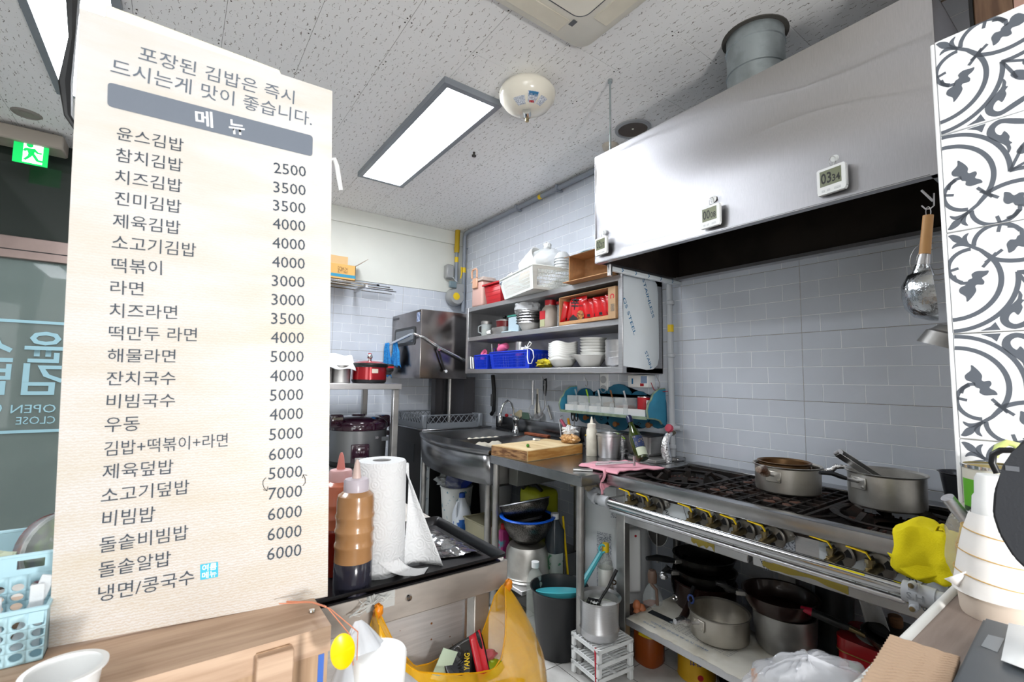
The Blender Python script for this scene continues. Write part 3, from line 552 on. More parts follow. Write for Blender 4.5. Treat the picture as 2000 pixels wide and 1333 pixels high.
# ---- middle tier
MZ = 1.5785
def cyl(r, h, c, seg=24, r2=None, w_=.003, open_=True):
    r2 = r2 or r
    pr = [(0, 0), (r, 0), (r2, h), (r2 - w_, h), (r - w_, w_), (0, w_)] if open_ else [(0, 0), (r, 0), (r2, h), (0, h)]
    return B().lathe(pr, c, seg)
t = thing('glass_jar', 'clear lidded glass jar with handle at the left of the middle tier', 'jar', (1.96, 3.06, MZ))
part('glass', cyl(.04, .1, (1.96, 3.07, MZ)), CLEARG, t); part('lid', B().lathe([(.042, .095), (.043, .115), (.03, .122), (0, .124)], (1.96, 3.07, MZ), 20), STEELD, t); part('handle', B().tube([(1.935, 3.10, MZ + .09), (1.925, 3.13, MZ + .08), (1.925, 3.13, MZ + .035), (1.935, 3.10, MZ + .025)], .005, 8), CLEARG, t)
part('contents', cyl(.035, .05, (1.96, 3.07, MZ + .004), open_=False), mat('herbs', '6a6a58', .8, var=.4, vs=60), t)
t = thing('small_white_cup', 'small white cup tipped over beside the glass jar', 'cup', (1.92, 2.98, MZ)); part('cup', B().lathe([(0, 0), (.016, 0), (.02, .035), (.018, .035), (.014, .003), (0, .003)], (0, 0, 0), 18, Tm(1.92, 2.99, MZ + .018) @ Rm(1.4, 'X') @ Rm(.5, 'Y')), WHITEP, t)
solo('steel_tin', B().box(1.93, 2.06, 2.80, 2.96, MZ, MZ + .058, bev=.01, seg=2), STEELD, 'low grey steel tin under the small red pot', 'tin')
t = thing('small_red_pot', 'small red pot with dark lid standing on the steel tin', 'pot', (2.0, 2.88, MZ + .058)); part('body', cyl(.06, .045, (2.0, 2.88, MZ + .0585), r2=.065), mat('dark_red_enamel', '5a1518', .3), t); part('lid', B().lathe([(.066, .045), (.066, .052), (.03, .066), (0, .068)], (2.0, 2.88, MZ + .058), 24), STEELD, t); part('knob', B().lathe([(0, .09), (.014, .09), (.016, .078), (.008, .066)], (2.0, 2.88, MZ + .058), 14), BLACKP, t)
t = thing('blue_white_container', 'pale container with green lid edge behind the foil bowls', 'container', (2.0, 2.70, MZ)); part('body', B().box(1.96, 2.08, 2.64, 2.78, MZ, MZ + .125, bev=.008), mat('pale_blue_plastic', 'a9bcc6', .4), t); part('lid', B().box(1.955, 2.085, 2.635, 2.785, MZ + .12, MZ + .135, bev=.004), mat('sea_green_plastic', '3f8f80', .4), t)
solo('flat_pale_lid', B().box(1.90, 2.0, 2.66, 2.78, MZ, MZ + .012, bev=.004), mat('pale_lid2', 'b4c2ca', .35), 'flat pale blue plastic lid on the middle tier', 'lid')  # loose flat lid of a plastic container
t = thing('foil_covered_bowl_stack', 'white bowl stack with foil covers under a clear bag', 'bowls', (1.985, 2.56, MZ))
part('bowl', B().lathe([(0, 0), (.05, 0), (.078, .05), (.088, .075), (.084, .075), (.07, .04), (0, .006)], (1.99, 2.555, MZ), 28), mat('translucent_white', 'dcdcda', .3), t)
for k in range(5):
    from mathutils import noise as NZ
    rr0 = .098
    part('foil_cover', B().grid(lambda u, v, k=k: (1.99 + (rr0 - .012 * v) * (1 + .06 * NZ.noise(Vector((math.cos(2 * PI * u) * 6, math.sin(2 * PI * u) * 6, k * 3.)))) * math.cos(2 * PI * u) * (1 if v < .5 else .93), 2.555 + (rr0 - .012 * v) * (1 + .06 * NZ.noise(Vector((math.cos(2 * PI * u) * 6, math.sin(2 * PI * u) * 6, k * 3. + 9)))) * math.sin(2 * PI * u), MZ + .055 + .019 * k + .024 * v), 36, 3, cu=True), FOIL, t)
part('bag_film', blob((1.98, 2.565, MZ + .16), .095, .10, .065, .3, 12), mat('cloudy_bag', 'e4e7ea', .2, alpha=.5, bump=.8, bs=30), t)
t = thing('powder_bottle', 'plastic bottle of brown powder with red cap on the middle tier', 'bottle', (1.97, 2.32, MZ)); part('bottle', B().lathe([(0, 0), (.056, 0), (.06, .01), (.06, .1), (.045, .135), (.032, .15), (.032, .16), (0, .16)], (1.975, 2.32, MZ), 28, sq=3.2), mat('brown_powder_bottle', 'a0948a', .35, col2='b9aea4', vs=4), t)
part('cap', B().lathe([(.036, .155), (.037, .188), (0, .19)], (1.975, 2.32, MZ), 24), REDP, t); part('label', B().box(1.9135, 1.9155, 2.30, 2.355, MZ + .06, MZ + .115), INKR, t); part('label', B().box(1.9135, 1.9155, 2.305, 2.35, MZ + .012, MZ + .058), mat('label_olive', 'a7a884', .6), t)
t = thing('red_lid_container', 'clear container with red lid behind the noodle box', 'container', (2.0, 2.2, MZ)); part('body', B().box(1.96, 2.06, 2.16, 2.24, MZ, MZ + .15, bev=.006), CLEAR, t); part('sauce', B().box(1.964, 2.056, 2.164, 2.236, MZ + .004, MZ + .07), BLACKP, t); part('lid', B().box(1.955, 2.065, 2.155, 2.245, MZ + .15, MZ + .17, bev=.005), REDP, t)
t = thing('noodle_carton', 'open cardboard carton of red instant noodle packs on the middle tier', 'carton', (1.95, 1.92, MZ))
nx0_, nx1_, ny0_, ny1_, nz1_ = 1.905, 2.18, 1.675, 2.155, MZ + .175
NM = Tm(1.9, 2.16, 0) @ Rm(-.05) @ Tm(-1.9, -2.16, 0)
part('carton', B().box(nx0_, nx1_, ny0_, ny1_, MZ, MZ + .004, NM).box(nx1_ - .004, nx1_, ny0_, ny1_, MZ, nz1_, NM).box(nx0_, nx1_, ny0_, ny0_ + .004, MZ, nz1_, NM).box(nx0_, nx1_, ny1_ - .004, ny1_, MZ, nz1_, NM).box(nx0_, nx0_ + .004, ny0_, ny1_, MZ, MZ + .022, NM).box(nx0_, nx1_, ny0_, ny1_, nz1_ - .004, nz1_, NM), CARD, t)
part('carton_end_flap', B().box(nx0_ - .001, nx0_ + .003, ny0_, ny0_ + .055, MZ, nz1_, NM), mat('cardboard_light', 'a98a68', .8), t)
lp = NM @ Vector((nx0_ - .002, ny0_ + .05, MZ + .1)); part('red_print', B().lathe([(.009, 0), (.016, 0), (.016, .0005), (.009, .0005)], (0, 0, 0), 20, NM @ Tm(nx0_ - .0012, ny0_ + .025, MZ + .12) @ Rm(PI / 2, 'Y'), a0=.6, a1=5.6), INKR, t)
part('printed_label', B().box(nx0_ - .0018, nx0_ - .001, ny0_ + .008, ny0_ + .035, MZ + .04, MZ + .08, NM), mat('carton_grey_print', '8b7a66', .8, col2='6b5d4e', vs=200), t)
NRED = mat('noodle_pack_red', 'c3161c', .25, coat=.4, bump=.3, bs=30); NYG = mat('pack_gold', 'c9a23a', .4)
def pack(c, w_, h_, th, M):
    def f(u, v):
        x = (u - .5) * w_; z = (v - .5) * h_; k = max(0, (1 - abs(2 * u - 1) ** 4) * (1 - abs(2 * v - 1) ** 6)); return (x, -th / 2 * k, z)
    def g(u, v): p = f(1 - u, v); return (p[0], -p[1], p[2])
    return B().grid(f, 8, 10, M).grid(g, 8, 10, M)
NP = []
for k in range(9):
    y = 2.125 - .05 * k
    if k == 2: continue
    if 1: c = (1.965 + .01 * (k % 2), y, MZ + .082); M = NM @ Tm(*c) @ Rm(.28 if k < 3 else -.18, 'X') @ Rm(-PI / 2 + (.5 if k < 3 else -.15), 'Z') @ Rm(PI / 2 * 0, 'X')
    tt = thing('noodle_pack', ['red instant noodle pack at the left end of the carton', 'second red noodle pack from the carton left end', '', 'red noodle pack just right of the front facing pack', 'red noodle pack in the middle of the carton row', 'fifth red noodle pack right of centre in the carton', 'third red noodle pack from the carton right end', 'second red noodle pack from the carton right end', 'red noodle pack at the right end of the carton'][k], 'noodle pack', tuple(M.to_translation()), 'red noodle packs in the carton')
    MM = M @ Rm(.9, 'Z')
    part('wrapper', pack(c, .11, .135, .032, MM), NRED, tt); part('pack_print', B().box(-.012, .014, -.0205, -.0165, .0, .03, MM), INKW, tt); part('pack_stripe', B().box(-.03, .03, -.0195, -.016, -.045, -.03, MM), INKK, tt)
c = at(1127, 596, 'x', 1.915); M = Tm(1.93, c.y, MZ + .09) @ Rm(-PI / 2, 'Z') @ Rm(.0, 'X')
tt = thing('noodle_pack', 'front facing red noodle pack with a large black character', 'noodle pack', (1.93, c.y, MZ + .02), 'red noodle packs in the carton')
part('wrapper', pack(c, .135, .15, .035, M), NRED, tt)
M2 = M @ Matrix(((1, 0, 0, 0), (0, 0, -1, -.0185), (0, 1, 0, 0), (0, 0, 0, 1)))
part('black_character', text('辛', M2 @ Rm(-.15) @ Tm(-.052, -.005, .0), .066, .075, .018), INKK, tt); part('pack_lettering', text('라면', M2 @ Tm(.015, .01, 0) @ Rm(-.1), .035, .014, .01), INKK, tt)
part('bowl_picture', B().lathe([(0, .001), (.026, .001), (.03, 0)], (.03, -.042, 0), 20, M2), mat('noodle_print', 'b07a3c', .5, col2='6a2a18', vs=90), tt); part('black_band', B().prism([(-.06, -.065), (.06, -.065), (.06, -.055), (.0, -.05), (-.03, -.03), (-.06, -.05)], .0008, M2), INKK, tt)
# ---- lower tier
LZ = SZ0 + .0345
basket('small_blue_basket', 'small blue slotted basket at the far left of the lower tier', 'basket', Tm(1.975, 3.06, LZ), .14, .2, .105, BLUEP, taper=.9, rows=4, gap=.009)
basket('blue_basket', 'large blue slotted basket full of utensils on the lower tier', 'basket', Tm(1.995, 2.68, LZ), .19, .5, .12, BLUEP, taper=.9, rows=5, gap=.010)
t = thing('folded_stool_frame', 'white square plastic frame leaning left of the small blue basket', 'frame', (1.91, 3.2, LZ)); part('frame', B().tube([(1.915, 3.18, LZ + .006), (1.915, 3.19, LZ + .09), (1.915, 3.225, LZ + .1), (1.915, 3.215, LZ + .006)], .006, 8, closed=True), WHITEP, t); t.name = 'folding_stand'
t = thing('pink_dish', 'pink ribbed dish standing in the small blue basket', 'dish', (1.96, 3.05, LZ + .02)); part('dish', B().lathe([(0, 0), (.03, 0), (.042, .012), (.045, .012), (.04, .002), (.03, -.003), (0, -.003)], (0, 0, 0), 24, Tm(1.955, 3.08, LZ + .11) @ Rm(-PI / 2 + .3, 'Y')), PINKP, t)
part('dish_ring', B().lathe([(.022, .002), (.025, .005), (.028, .002)], (0, 0, 0), 24, Tm(1.953, 3.08, LZ + .111) @ Rm(-PI / 2 + .3, 'Y')), mat('dark_pink', 'a83c60', .4), t)
t = thing('spoon_upright', 'steel spoon standing between the two blue baskets', 'spoon', (1.95, 2.945, LZ)); part('handle', B().tube([(1.95, 2.95, LZ + .02), (1.95, 2.975, LZ + .19)], [.003, .005], 8), STEEL, t)
solo('purple_handle', B().tube([(1.96, 2.93, LZ + .05), (1.96, 2.95, LZ + .16)], .006, 8), mat('purple_plastic', '4a2a8a', .4), 'purple handle standing behind the blue baskets', 'tool')
t = thing('pink_piping_bottle', 'pink plastic pitcher lying on top of the large blue basket', 'pitcher', (1.95, 2.8, LZ + .1)); part('body', B().lathe([(0, 0), (.028, .003), (.034, .05), (.024, .09), (.0, .1)], (0, 0, 0), 18, Tm(1.955, 2.87, LZ + .14) @ Rm(1.25, 'X')), PINKP, t); part('spout', B().tube([(1.94, 2.86, LZ + .155), (1.94, 2.86, LZ + .185)], .008, 8), PINKP, t)
t = thing('spice_shaker', 'upright glass shaker of red spice with steel lid in the blue basket', 'shaker', (1.98, 2.66, LZ + .08)); part('jar', B().lathe([(0, 0), (.03, 0), (.03, .07), (0, .07)], (1.98, 2.655, LZ + .09), 20), mat('chilli_orange', 'b8501c', .3, coat=.5), t); part('lid', B().lathe([(.031, .04), (.031, .11), (.02, .115), (0, .115)], (1.98, 2.655, LZ + .08), 20), STEEL, t)
t = thing('white_charger', 'white round charger with cable trailing over the blue basket edge', 'charger', (1.93, 2.56, LZ + .1)); part('charger', B().lathe([(0, .03), (.022, .028), (.03, .01), (.028, 0)], (1.95, 2.56, LZ + .118), 20), WHITEP, t)
part('cable', B().tube([(1.93, 2.55, LZ + .13), (1.91, 2.50, LZ + .15), (1.90, 2.46, LZ + .135), (1.90, 2.435, LZ + .15), (1.9, 2.42, LZ + .165), (1.9, 2.44, LZ + .175), (1.9, 2.46, LZ + .155), (1.89, 2.45, LZ + .07), (1.885, 2.43, LZ + .03), (1.885, 2.40, LZ + .03), (1.885, 2.375, LZ + .07), (1.885, 2.385, LZ + .11), (1.89, 2.42, LZ + .128), (1.90, 2.50, LZ + .135)], .0035, 6), WHITEP, t)
solo('yellow_sponge_cloth', blob((1.965, 2.36, LZ + .028), .05, .07, .028, .5, 4, 24, 12), mat('yellow_dark_cloth', 'b8a81c', .8, col2='6a6410', vs=20), 'crumpled yellow cloth between blue basket and white bowls', 'cloth')
def bowl(prof, c, m, label, group, name='bowl', sq=None, seg=32): return solo(name, B().lathe(prof, c, seg, sq=sq), m, label, 'bowl', group)
def wavy(c, r, h, z0):
    def f(u, v):
        a = 2 * PI * u; rr = (.035 + (r - .035) * v ** .75); sq_ = (abs(math.cos(a)) ** 2.8 + abs(math.sin(a)) ** 2.8) ** (-1 / 2.8); rr *= 1 + (sq_ - 1) * v; z = h * v ** 1.5 + .006 * v ** 4 * math.cos(4 * a + PI); return (c[0] + rr * math.cos(a), c[1] + rr * math.sin(a), z0 + z)
    return f
by_ = 2.235; bx_ = 2.01
for k in range(8):
    q = B().grid(wavy((bx_, by_), .088, .062, LZ + .001 + .0135 * k + (0 if k == 0 else .006)), 32, 6, cu=True)
    o = solo('bowl', q, PORC, ['bottom bowl of the square white bowl stack', 'second bowl up in the square white bowl stack', 'third bowl up in the square white bowl stack', 'fourth bowl up in the square white bowl stack', 'fifth bowl up in the square white bowl stack', 'third bowl from the top of the square white stack', 'second bowl from the top of the square white stack', 'top bowl of the square white bowl stack'][k], 'bowl', 'square white bowls on the lower tier', solid=.003)
    o.rotation_euler.z = -.35
o = solo('noodle_bowl', B().lathe([(0, 0), (.05, 0), (.058, .006), (.088, .05), (.112, .073), (.108, .075), (.08, .05), (.05, .012), (0, .01)], (2.02, 2.0, LZ + .0005), 48), PORC, 'wide white porcelain bowl with flared rim holding a stack of white bowls', 'bowl')
for k in range(6): bowl([(0, 0), (.045, 0), (.075, .022), (.082, .03), (.078, .031), (.045, .006), (0, .005)], (2.045, 2.0, LZ + .062 + .0175 * k), PORC, ['lowest', 'second', 'third', 'fourth', 'fifth', 'top'][k] + ' round white bowl stacked in the flared bowl', 'round white bowls on the lower tier')
for k in range(4): bowl([(0, 0), (.058, 0), (.074, .014), (.078, .052), (.079, .054), (.074, .052), (.07, .018), (0, .006)], (2.04, 1.795, LZ + .0005 + .033 * k), STEEL, ['bottom', 'second', 'third', 'top'][k] + ' steel rice bowl of the stack at the shelf right end', 'steel bowls on the lower tier', 'steel_bowl')
# ================================================================ WORKTOP between sink and stove
WZ = .83
t = thing('worktop_table', 'stainless worktop with raised back edge carrying the cutting board', 'table', (1.85, 1.85, 0))
q = B(); q.poly([(1.455, 1.495, WZ), (2.21, 1.495, WZ), (2.21, 2.195, WZ), (1.44, 2.195, WZ), (1.455, 1.495, WZ - .045), (2.21, 1.495, WZ - .045), (2.21, 2.195, WZ - .045), (1.44, 2.195, WZ - .045)], [(0, 1, 2, 3), (7, 6, 5, 4), (0, 4, 5, 1), (1, 5, 6, 2), (2, 6, 7, 3), (3, 7, 4, 0)])
bmesh.ops.bevel(q.bm, geom=list(q.bm.edges), offset=.004, segments=2, affect='EDGES'); part('top', q, STEELT, t)
part('back_upstand', B().box(2.15, 2.222, 1.495, 2.195, WZ, WZ + .02, bev=.004), STEELT, t)
for (x, y) in ((1.485, 1.53), (1.475, 2.18), (2.18, 1.53), (2.18, 2.16)): part('leg', B().tube([(x, y, .0), (x, y, WZ - .045)], .018, 14), STEELD, t)
part('lower_shelf', B().box(1.47, 2.2, 1.93, 2.18, .17, .19, bev=.003), STEELX, t); part('lower_shelf', B().box(1.65, 1.79, 1.52, 1.93, .17, .19, bev=.003), STEELX, t)
solo('damp_plate', B().box(2.0, 2.16, 1.52, 1.70, WZ + .0205 - .02, WZ + .018, bev=.003), STEELD, 'flat steel strip at the right back of the worktop', 'plate')
# cutting board
t = thing('cutting_board', 'thick wooden cutting board on the worktop beside the sink', 'cutting board', (1.68, 2.1, WZ))
CBW = mat('board_top_wood', 'dcc8a0', .6, col2='b99a6a', vs=3, st=(8, 1.2, 8), bump=.05, bs=30, det=8, w0=.35, w1=.75); CBS = mat('board_side_wood', 'd7a560', .5, col2='b9803f', vs=4, st=(1.5, 10, 14), det=6)
CBE = mat('board_end_grain', 'a47e55', .65, col2='5f3d24', vs=9, st=(1, 2, 9), det=5, w0=.4, w1=.62)
q = B(); Pb = [(1.432, 2.172), (1.474, 1.9), (1.925, 1.965), (1.885, 2.24)]; z0, z1 = WZ + .0005, WZ + .056
q.poly([(x, y, z0) for x, y in Pb] + [(x, y, z1) for x, y in Pb], [(3, 2, 1, 0), (4, 5, 6, 7)]); q.mi = 1; q.poly([(x, y, z0) for x, y in Pb] + [(x, y, z1) for x, y in Pb], [(1, 2, 6, 5), (3, 0, 4, 7)]); q.mi = 2; q.poly([(x, y, z0) for x, y in Pb] + [(x, y, z1) for x, y in Pb], [(0, 1, 5, 4), (2, 3, 7, 6)])
bmesh.ops.remove_doubles(q.bm, verts=q.bm.verts, dist=1e-5); bmesh.ops.bevel(q.bm, geom=list(q.bm.edges), offset=.003, segments=2, affect='EDGES'); part('board', q, [CBW, CBS, CBE], t)
c = at(1031, 871, 'z', z1 + .008); solo('chilli_piece', B().lathe([(0, -.022), (.006, -.018), (.009, 0), (.006, .016), (0, .02)], (0, 0, 0), 12, Tm(c.x, c.y, z1 + .009) @ Rm(.8) @ Rm(PI / 2, 'Y')), mat('green_chilli', '3e7d1e', .3), 'short piece of green chilli on the cutting board', 'chilli')
c = at(1046, 857, 'z', z1 + .012); solo('white_scraper', B().prism([(-.03, -.012), (.025, -.018), (.034, 0), (.025, .014), (-.028, .004)], .012, Tm(c.x, c.y, z1 + .001) @ Rm(.4) @ Rm(.15, 'Y')), WHITEP, 'crumpled white scrap lying behind the chilli on the board', 'scrap')
c = at(1120, 864, 'z', z1 + .01)
t = thing('peanut_bag', 'small tied plastic bag of chopped peanuts on the cutting board corner', 'bag', (1.9, 2.02, z1)); part('contents', blob((1.872, 2.015, z1 + .024), .05, .065, .026, .25, 21), mat('chopped_peanuts', 'cfa36a', .5, col2='9a6a3a', vs=90, bump=.8, bs=120, coat=.5), t)
part('bag_top', blob((1.885, 2.035, z1 + .068), .03, .038, .026, .7, 22), mat('white_bag_top', 'd9dada', .3, bump=.8, bs=80), t)
# sink bench
SKM = mat('sink_steel', '8a8b8d', .26, 1., var=.12, vs=8, bump=.04, bs=50)
t = thing('sink_unit', 'dark stainless two bowl sink unit with bowed front and backsplash', 'sink', (1.85, 2.7, 0))
Y0, Y1 = 2.2, 3.25
def frontx(y): s = (y - Y0) / (Y1 - Y0); return 1.455 - .115 * math.sin(PI * min(1, (s + .02) * 1.0)) ** .8 + .06 * s
n = 24; ys = [Y0 + (Y1 - Y0) * i / n for i in range(n + 1)]
fr = [(frontx(y), y) for y in ys]
q = B()
# rim ring around two bowls, built as strips
bw = [(2.235, 2.68), (2.74, 3.17)]; bxa, bxb = 1.51, 2.07; RZ = .85
def strip_quads(pts, z, q):
    for a in pts: q.poly([(x, y, z) for x, y in a], [tuple(range(len(a)))])
quads = []
for i in range(n): quads.append([fr[i], (bxa, ys[i]), (bxa, ys[i + 1]), fr[i + 1]])
for (a, b_) in ((Y0, bw[0][0]), (bw[0][1], bw[1][0]), (bw[1][1], Y1)): quads.append([(bxa, a), (bxb, a), (bxb, b_), (bxa, b_)])
quads.append([(bxb, Y0), (2.19, Y0), (2.19, Y1), (bxb, Y1)]); strip_quads(quads, RZ, q); part('rim', q, SKM, t)
for k, (a, b_) in enumerate(bw):
    q = B(); dz = .22; i_ = .03
    q.poly([(bxa, a, RZ), (bxb, a, RZ), (bxb, b_, RZ), (bxa, b_, RZ), (bxa + i_, a + i_, RZ - dz), (bxb - i_, a + i_, RZ - dz), (bxb - i_, b_ - i_, RZ - dz), (bxa + i_, b_ - i_, RZ - dz)], [(0, 1, 5, 4), (1, 2, 6, 5), (2, 3, 7, 6), (3, 0, 4, 7), (4, 5, 6, 7)]); part('bowl', q, SKM, t)
q = B(); q.tube([(x, y, RZ - .012) for x, y in fr], .013, 8); part('rolled_edge', q, SKM, t)
q = B(); vs = []
for x, y in fr: vs += [(x - .002, y, RZ - .02), (x + .012, y, .66)]
q.poly(vs, [(2 * i, 2 * i + 1, 2 * i + 3, 2 * i + 2) for i in range(n)]); part('front_apron', q, SKM, t, solid=.002)
part('end_panel', B().box(1.47, 2.19, Y0, Y0 + .003, .66, RZ - .01), STEELD, t)
part('backsplash', B().box(2.185, 2.205, Y0, Y1, RZ, .945, bev=.006, seg=2), SKM, t)
for (x, y) in ((1.47, 2.25), (1.52, 3.19), (2.15, 2.25), (2.15, 3.19)): part('leg', B().tube([(x, y, 0), (x, y, .66)], .019, 14), STEELD, t)
part('lower_shelf', B().box(1.5, 2.18, 2.23, 3.21, .15, .17), STEELD, t)
a = at(1005, 845, 'x', 2.12); fy = a.y
t = thing('gooseneck_tap', 'chrome gooseneck tap with hanging spray head over the sink', 'tap', (2.13, fy, .85))
part('mixer_body', B().lathe([(.028, 0), (.024, .012), (.02, .02), (.02, .07), (.026, .085), (.026, .105), (.018, .115), (0, .118)], (2.13, fy, .851), 18), CHROME, t)
sw = at(994, 820, 'x', 2.05); spx, spy = 2.02, fy + .02
part('spout', B().tube([(2.13, fy + .03, .93), (2.13, fy + .03, 1.02), (2.115, fy + .035, 1.06), (2.08, fy + .04, 1.085), (2.045, fy + .045, 1.06), (2.03, fy + .05, 1.02), (2.025, fy + .055, .97)], .0085, 10), CHROME, t)
part('spray_head', B().lathe([(.01, .06), (.018, .04), (.02, .0), (.018, -.03), (0, -.03)], (2.022, fy + .056, .93), 16), CHROME, t); part('spray_face', B().lathe([(.0195, .0), (.0185, -.034), (0, -.034)], (2.022, fy + .056, .928), 16), BLACKP, t)
part('lever', B().tube([(2.13, fy, .965), (2.07, fy - .02, .98)], .006, 8), CHROME, t)
t = thing('sink_strainer_cloth', 'white cloth liner draped over the sink bowl divider', 'cloth', (1.8, 2.75, .82))
def dc(u, v): return (1.60 + .25 * u, 2.71 + .05 * (v - .5) * 2 * 1.2 + .004 * math.sin(14 * u), .853 - .08 * abs(v - .5) ** 1.3 * 2 + .003 * math.sin(30 * u))
part('cloth', B().grid(dc, 20, 10), mat('off_white_cloth', 'cfc9ba', .9, bump=.5, bs=90), t, solid=.002)
solo('teak_strip', B().box(-.12, .12, -.016, .016, 0, .018, Tm(2.1, 2.60, .8505) @ Rm(-PI / 2 + .08), bev=.003), mat('reddish_wood', '8a4a30', .6, var=.2, vs=20), 'narrow reddish wooden strip on the sink back edge', 'wood strip')
t = thing('sink_sponge', 'green and cream scouring sponge leaning on the backsplash', 'sponge', (2.16, 2.9, .945)); part('sponge', B().box(-.045, .045, -.012, .012, 0, .055, Tm(2.19, 2.93, .946) @ Rm(PI / 2 + .2) @ Rm(.5, 'Y'), bev=.005), mat('cream_sponge', 'cfc3a2', .9), t); part('scourer', B().box(-.045, .045, -.004, .004, 0, .05, Tm(2.19, 2.85, .946) @ Rm(PI / 2), bev=.002), mat('green_scourer', '5f7a6a', .9), t)
solo('red_scrubber', blob((2.18, 3.09, .958), .014, .018, .014, .2, 2, 14, 8), REDP, 'small red knob by the tap on the backsplash', 'knob')
t = thing('black_hose_tool', 'dark coiled hose hanging beside the dishwasher column', 'hose', (2.2, 3.32, .95)); part('hose', B().tube([(2.2, 3.33, 1.28), (2.195, 3.30, 1.15), (2.195, 3.30, .98), (2.2, 3.34, .95)], .017, 10), BLACKM, t); part('grip_label', B().box(2.172, 2.177, 3.29, 3.315, 1.02, 1.12), mat('hose_label', '5b5d60', .6), t)
# hanging utensils below the shelf unit
def hook(name_t, x, y, z0=1.288):
    return B().tube([(x - .03, y, z0 - .006), (x - .025, y, z0 - .02), (x, y, z0 - .05), (x, y, z0 - .07), (x - .012, y, z0 - .08), (x - .018, y, z0 - .07)], .0018, 6)
uy = at(1040, 776, 'x', 2.19).y
t = thing('wire_whisk', 'wire whisk hanging on the tiles under the shelf', 'whisk', (2.19, uy, 1.0)); part('handle', B().tube([(2.19, uy, 1.24), (2.19, uy, 1.13), (2.19, uy, 1.06)], .008, 8), STEEL, t)
for k in range(4): a = PI * k / 4; part('wire', B().tube([(2.19 + .03 * math.sin(s * PI) * math.cos(a) * sg, uy + .034 * math.sin(s * PI) * math.sin(a) * sg, 1.07 - .115 * s if s < 1.01 else 0) for sg in (1,) for s in [i / 10 for i in range(11)]] , .0012, 5), STEEL, t)
part('wire', B().tube([(2.19, uy + .035 * math.sin(s * PI * 2), 1.07 - .06 * (1 - math.cos(2 * PI * s))) for s in [i / 20 for i in range(21)]], .0013, 5), STEEL, t)
t = thing('rice_paddle', 'white rice paddle hanging beside the whisk', 'paddle', (2.2, uy - .01, 1.0)); part('paddle', B().prism([(-.008, .1), (.008, .1), (.012, .0), (.034, -.05), (.032, -.1), (0, -.12), (-.032, -.1), (-.034, -.05), (-.012, 0)], .003, Matrix(((0, 0, -1, 2.215), (-1, 0, 0, uy - .03), (0, 1, 0, 1.08), (0, 0, 0, 1)))), CREAMP, t); part('handle', B().tube([(2.21, uy - .03, 1.14), (2.21, uy - .03, 1.0)], .005, 8), BLACKM, t)
uy2 = at(1064, 750, 'x', 2.19).y
t = thing('black_handled_turner', 'black and steel turner hanging right of the whisk', 'turner', (2.2, uy2, 1.0)); part('blade', B().prism([(-.018, .07), (.02, .08), (.024, .02), (.012, -.05), (-.01, -.05), (-.022, .0)], .002, Matrix(((0, 0, -1, 2.21), (-1, 0, 0, uy2 + .02), (0, 1, 0, 1.18), (0, 0, 0, 1)))), BLACKP, t); part('handle', B().tube([(2.205, uy2 + .02, 1.14), (2.205, uy2 - .0, 1.06), (2.205, uy2 - .02, 1.04)], [.004, .004, .005], 8), STEEL, t)
part('grip', B().tube([(2.203, uy2 - .02, 1.06), (2.203, uy2 - .065, .965)], .009, 8), STEELD, t)
t = thing('serving_spoon', 'steel serving spoon hanging below the turner', 'spoon', (2.2, uy2, .96)); part('bowl', B().lathe([(0, -.012), (.02, -.008), (.032, .0), (.03, .001), (0, -.009)], (0, 0, 0), 18, Tm(2.2, uy2 + .075, .985) @ Rm(-1.0, 'Y') @ Matrix.Diagonal((1, 1.5, 1, 1))), STEEL, t); part('handle', B().tube([(2.2, uy2 + .05, .995), (2.2, uy2 + .01, 1.05), (2.2, uy2 + .01, 1.24)], .004, 8), STEEL, t)
for k, (px, py, lb) in enumerate(((1143, 740, 'thin wire hook under the shelf left of the wall socket'), (1284, 742, 'thin wire hook under the shelf end near the gas pipe'), (1060, 735, 'thin wire hook holding the black turner'))):
    a = at(px, py, 'x', 2.17); solo('wire_hook', hook('', 2.19, a.y), STEELD, lb, 'hook')
t = thing('wall_socket', 'white double wall socket behind the blue rack', 'socket', (2.22, 2.05, 1.2)); a = at(1179, 745, 'x', 2.22); part('plate', B().box(2.22, WX - .001, a.y - .035, a.y + .035, a.z - .09, a.z + .05, bev=.004), WHITEP, t)
for dz in (-.05, .01): part('outlet', B().lathe([(.024, 0), (.024, .004), (.02, .005), (.018, -.0), (0, -.0)], (0, 0, 0), 20, Tm(2.2195, a.y, a.z + dz) @ Rm(-PI / 2, 'Y')), mat('socket_recess', 'b9bcc0', .5), t)
t = thing('gas_alarm', 'white gas alarm box with blue and red print under the shelf end', 'alarm', (2.2, 1.72, 1.2)); a0 = at(1227, 733, 'x', 2.17); a1 = at(1267, 758, 'x', 2.17)
part('case', B().box(2.165, WX - .001, a1.y, a0.y, a1.z, a0.z, bev=.006, seg=2), WHITEP, t); part('blue_panel', B().box(2.164, 2.1655, a1.y + .008, a1.y + .05, a1.z + .025, a0.z - .006), mat('alarm_blue', '8fa6c8', .4), t); part('red_panel', B().box(2.1635, 2.165, a1.y + .03, a1.y + .055, a1.z + .008, a1.z + .024), INKR, t); part('print', B().box(2.1635, 2.165, a0.y - .04, a0.y - .03, a1.z + .02, a0.z - .02), INKB, t)
part('cable', B().tube([(2.19, a1.y, a1.z + .03), (2.19, a1.y - .02, a1.z - .01), (2.19, a1.y - .06, a1.z - .02), (2.2, a1.y - .13, a1.z - .015)], .002, 6), REDP, t)
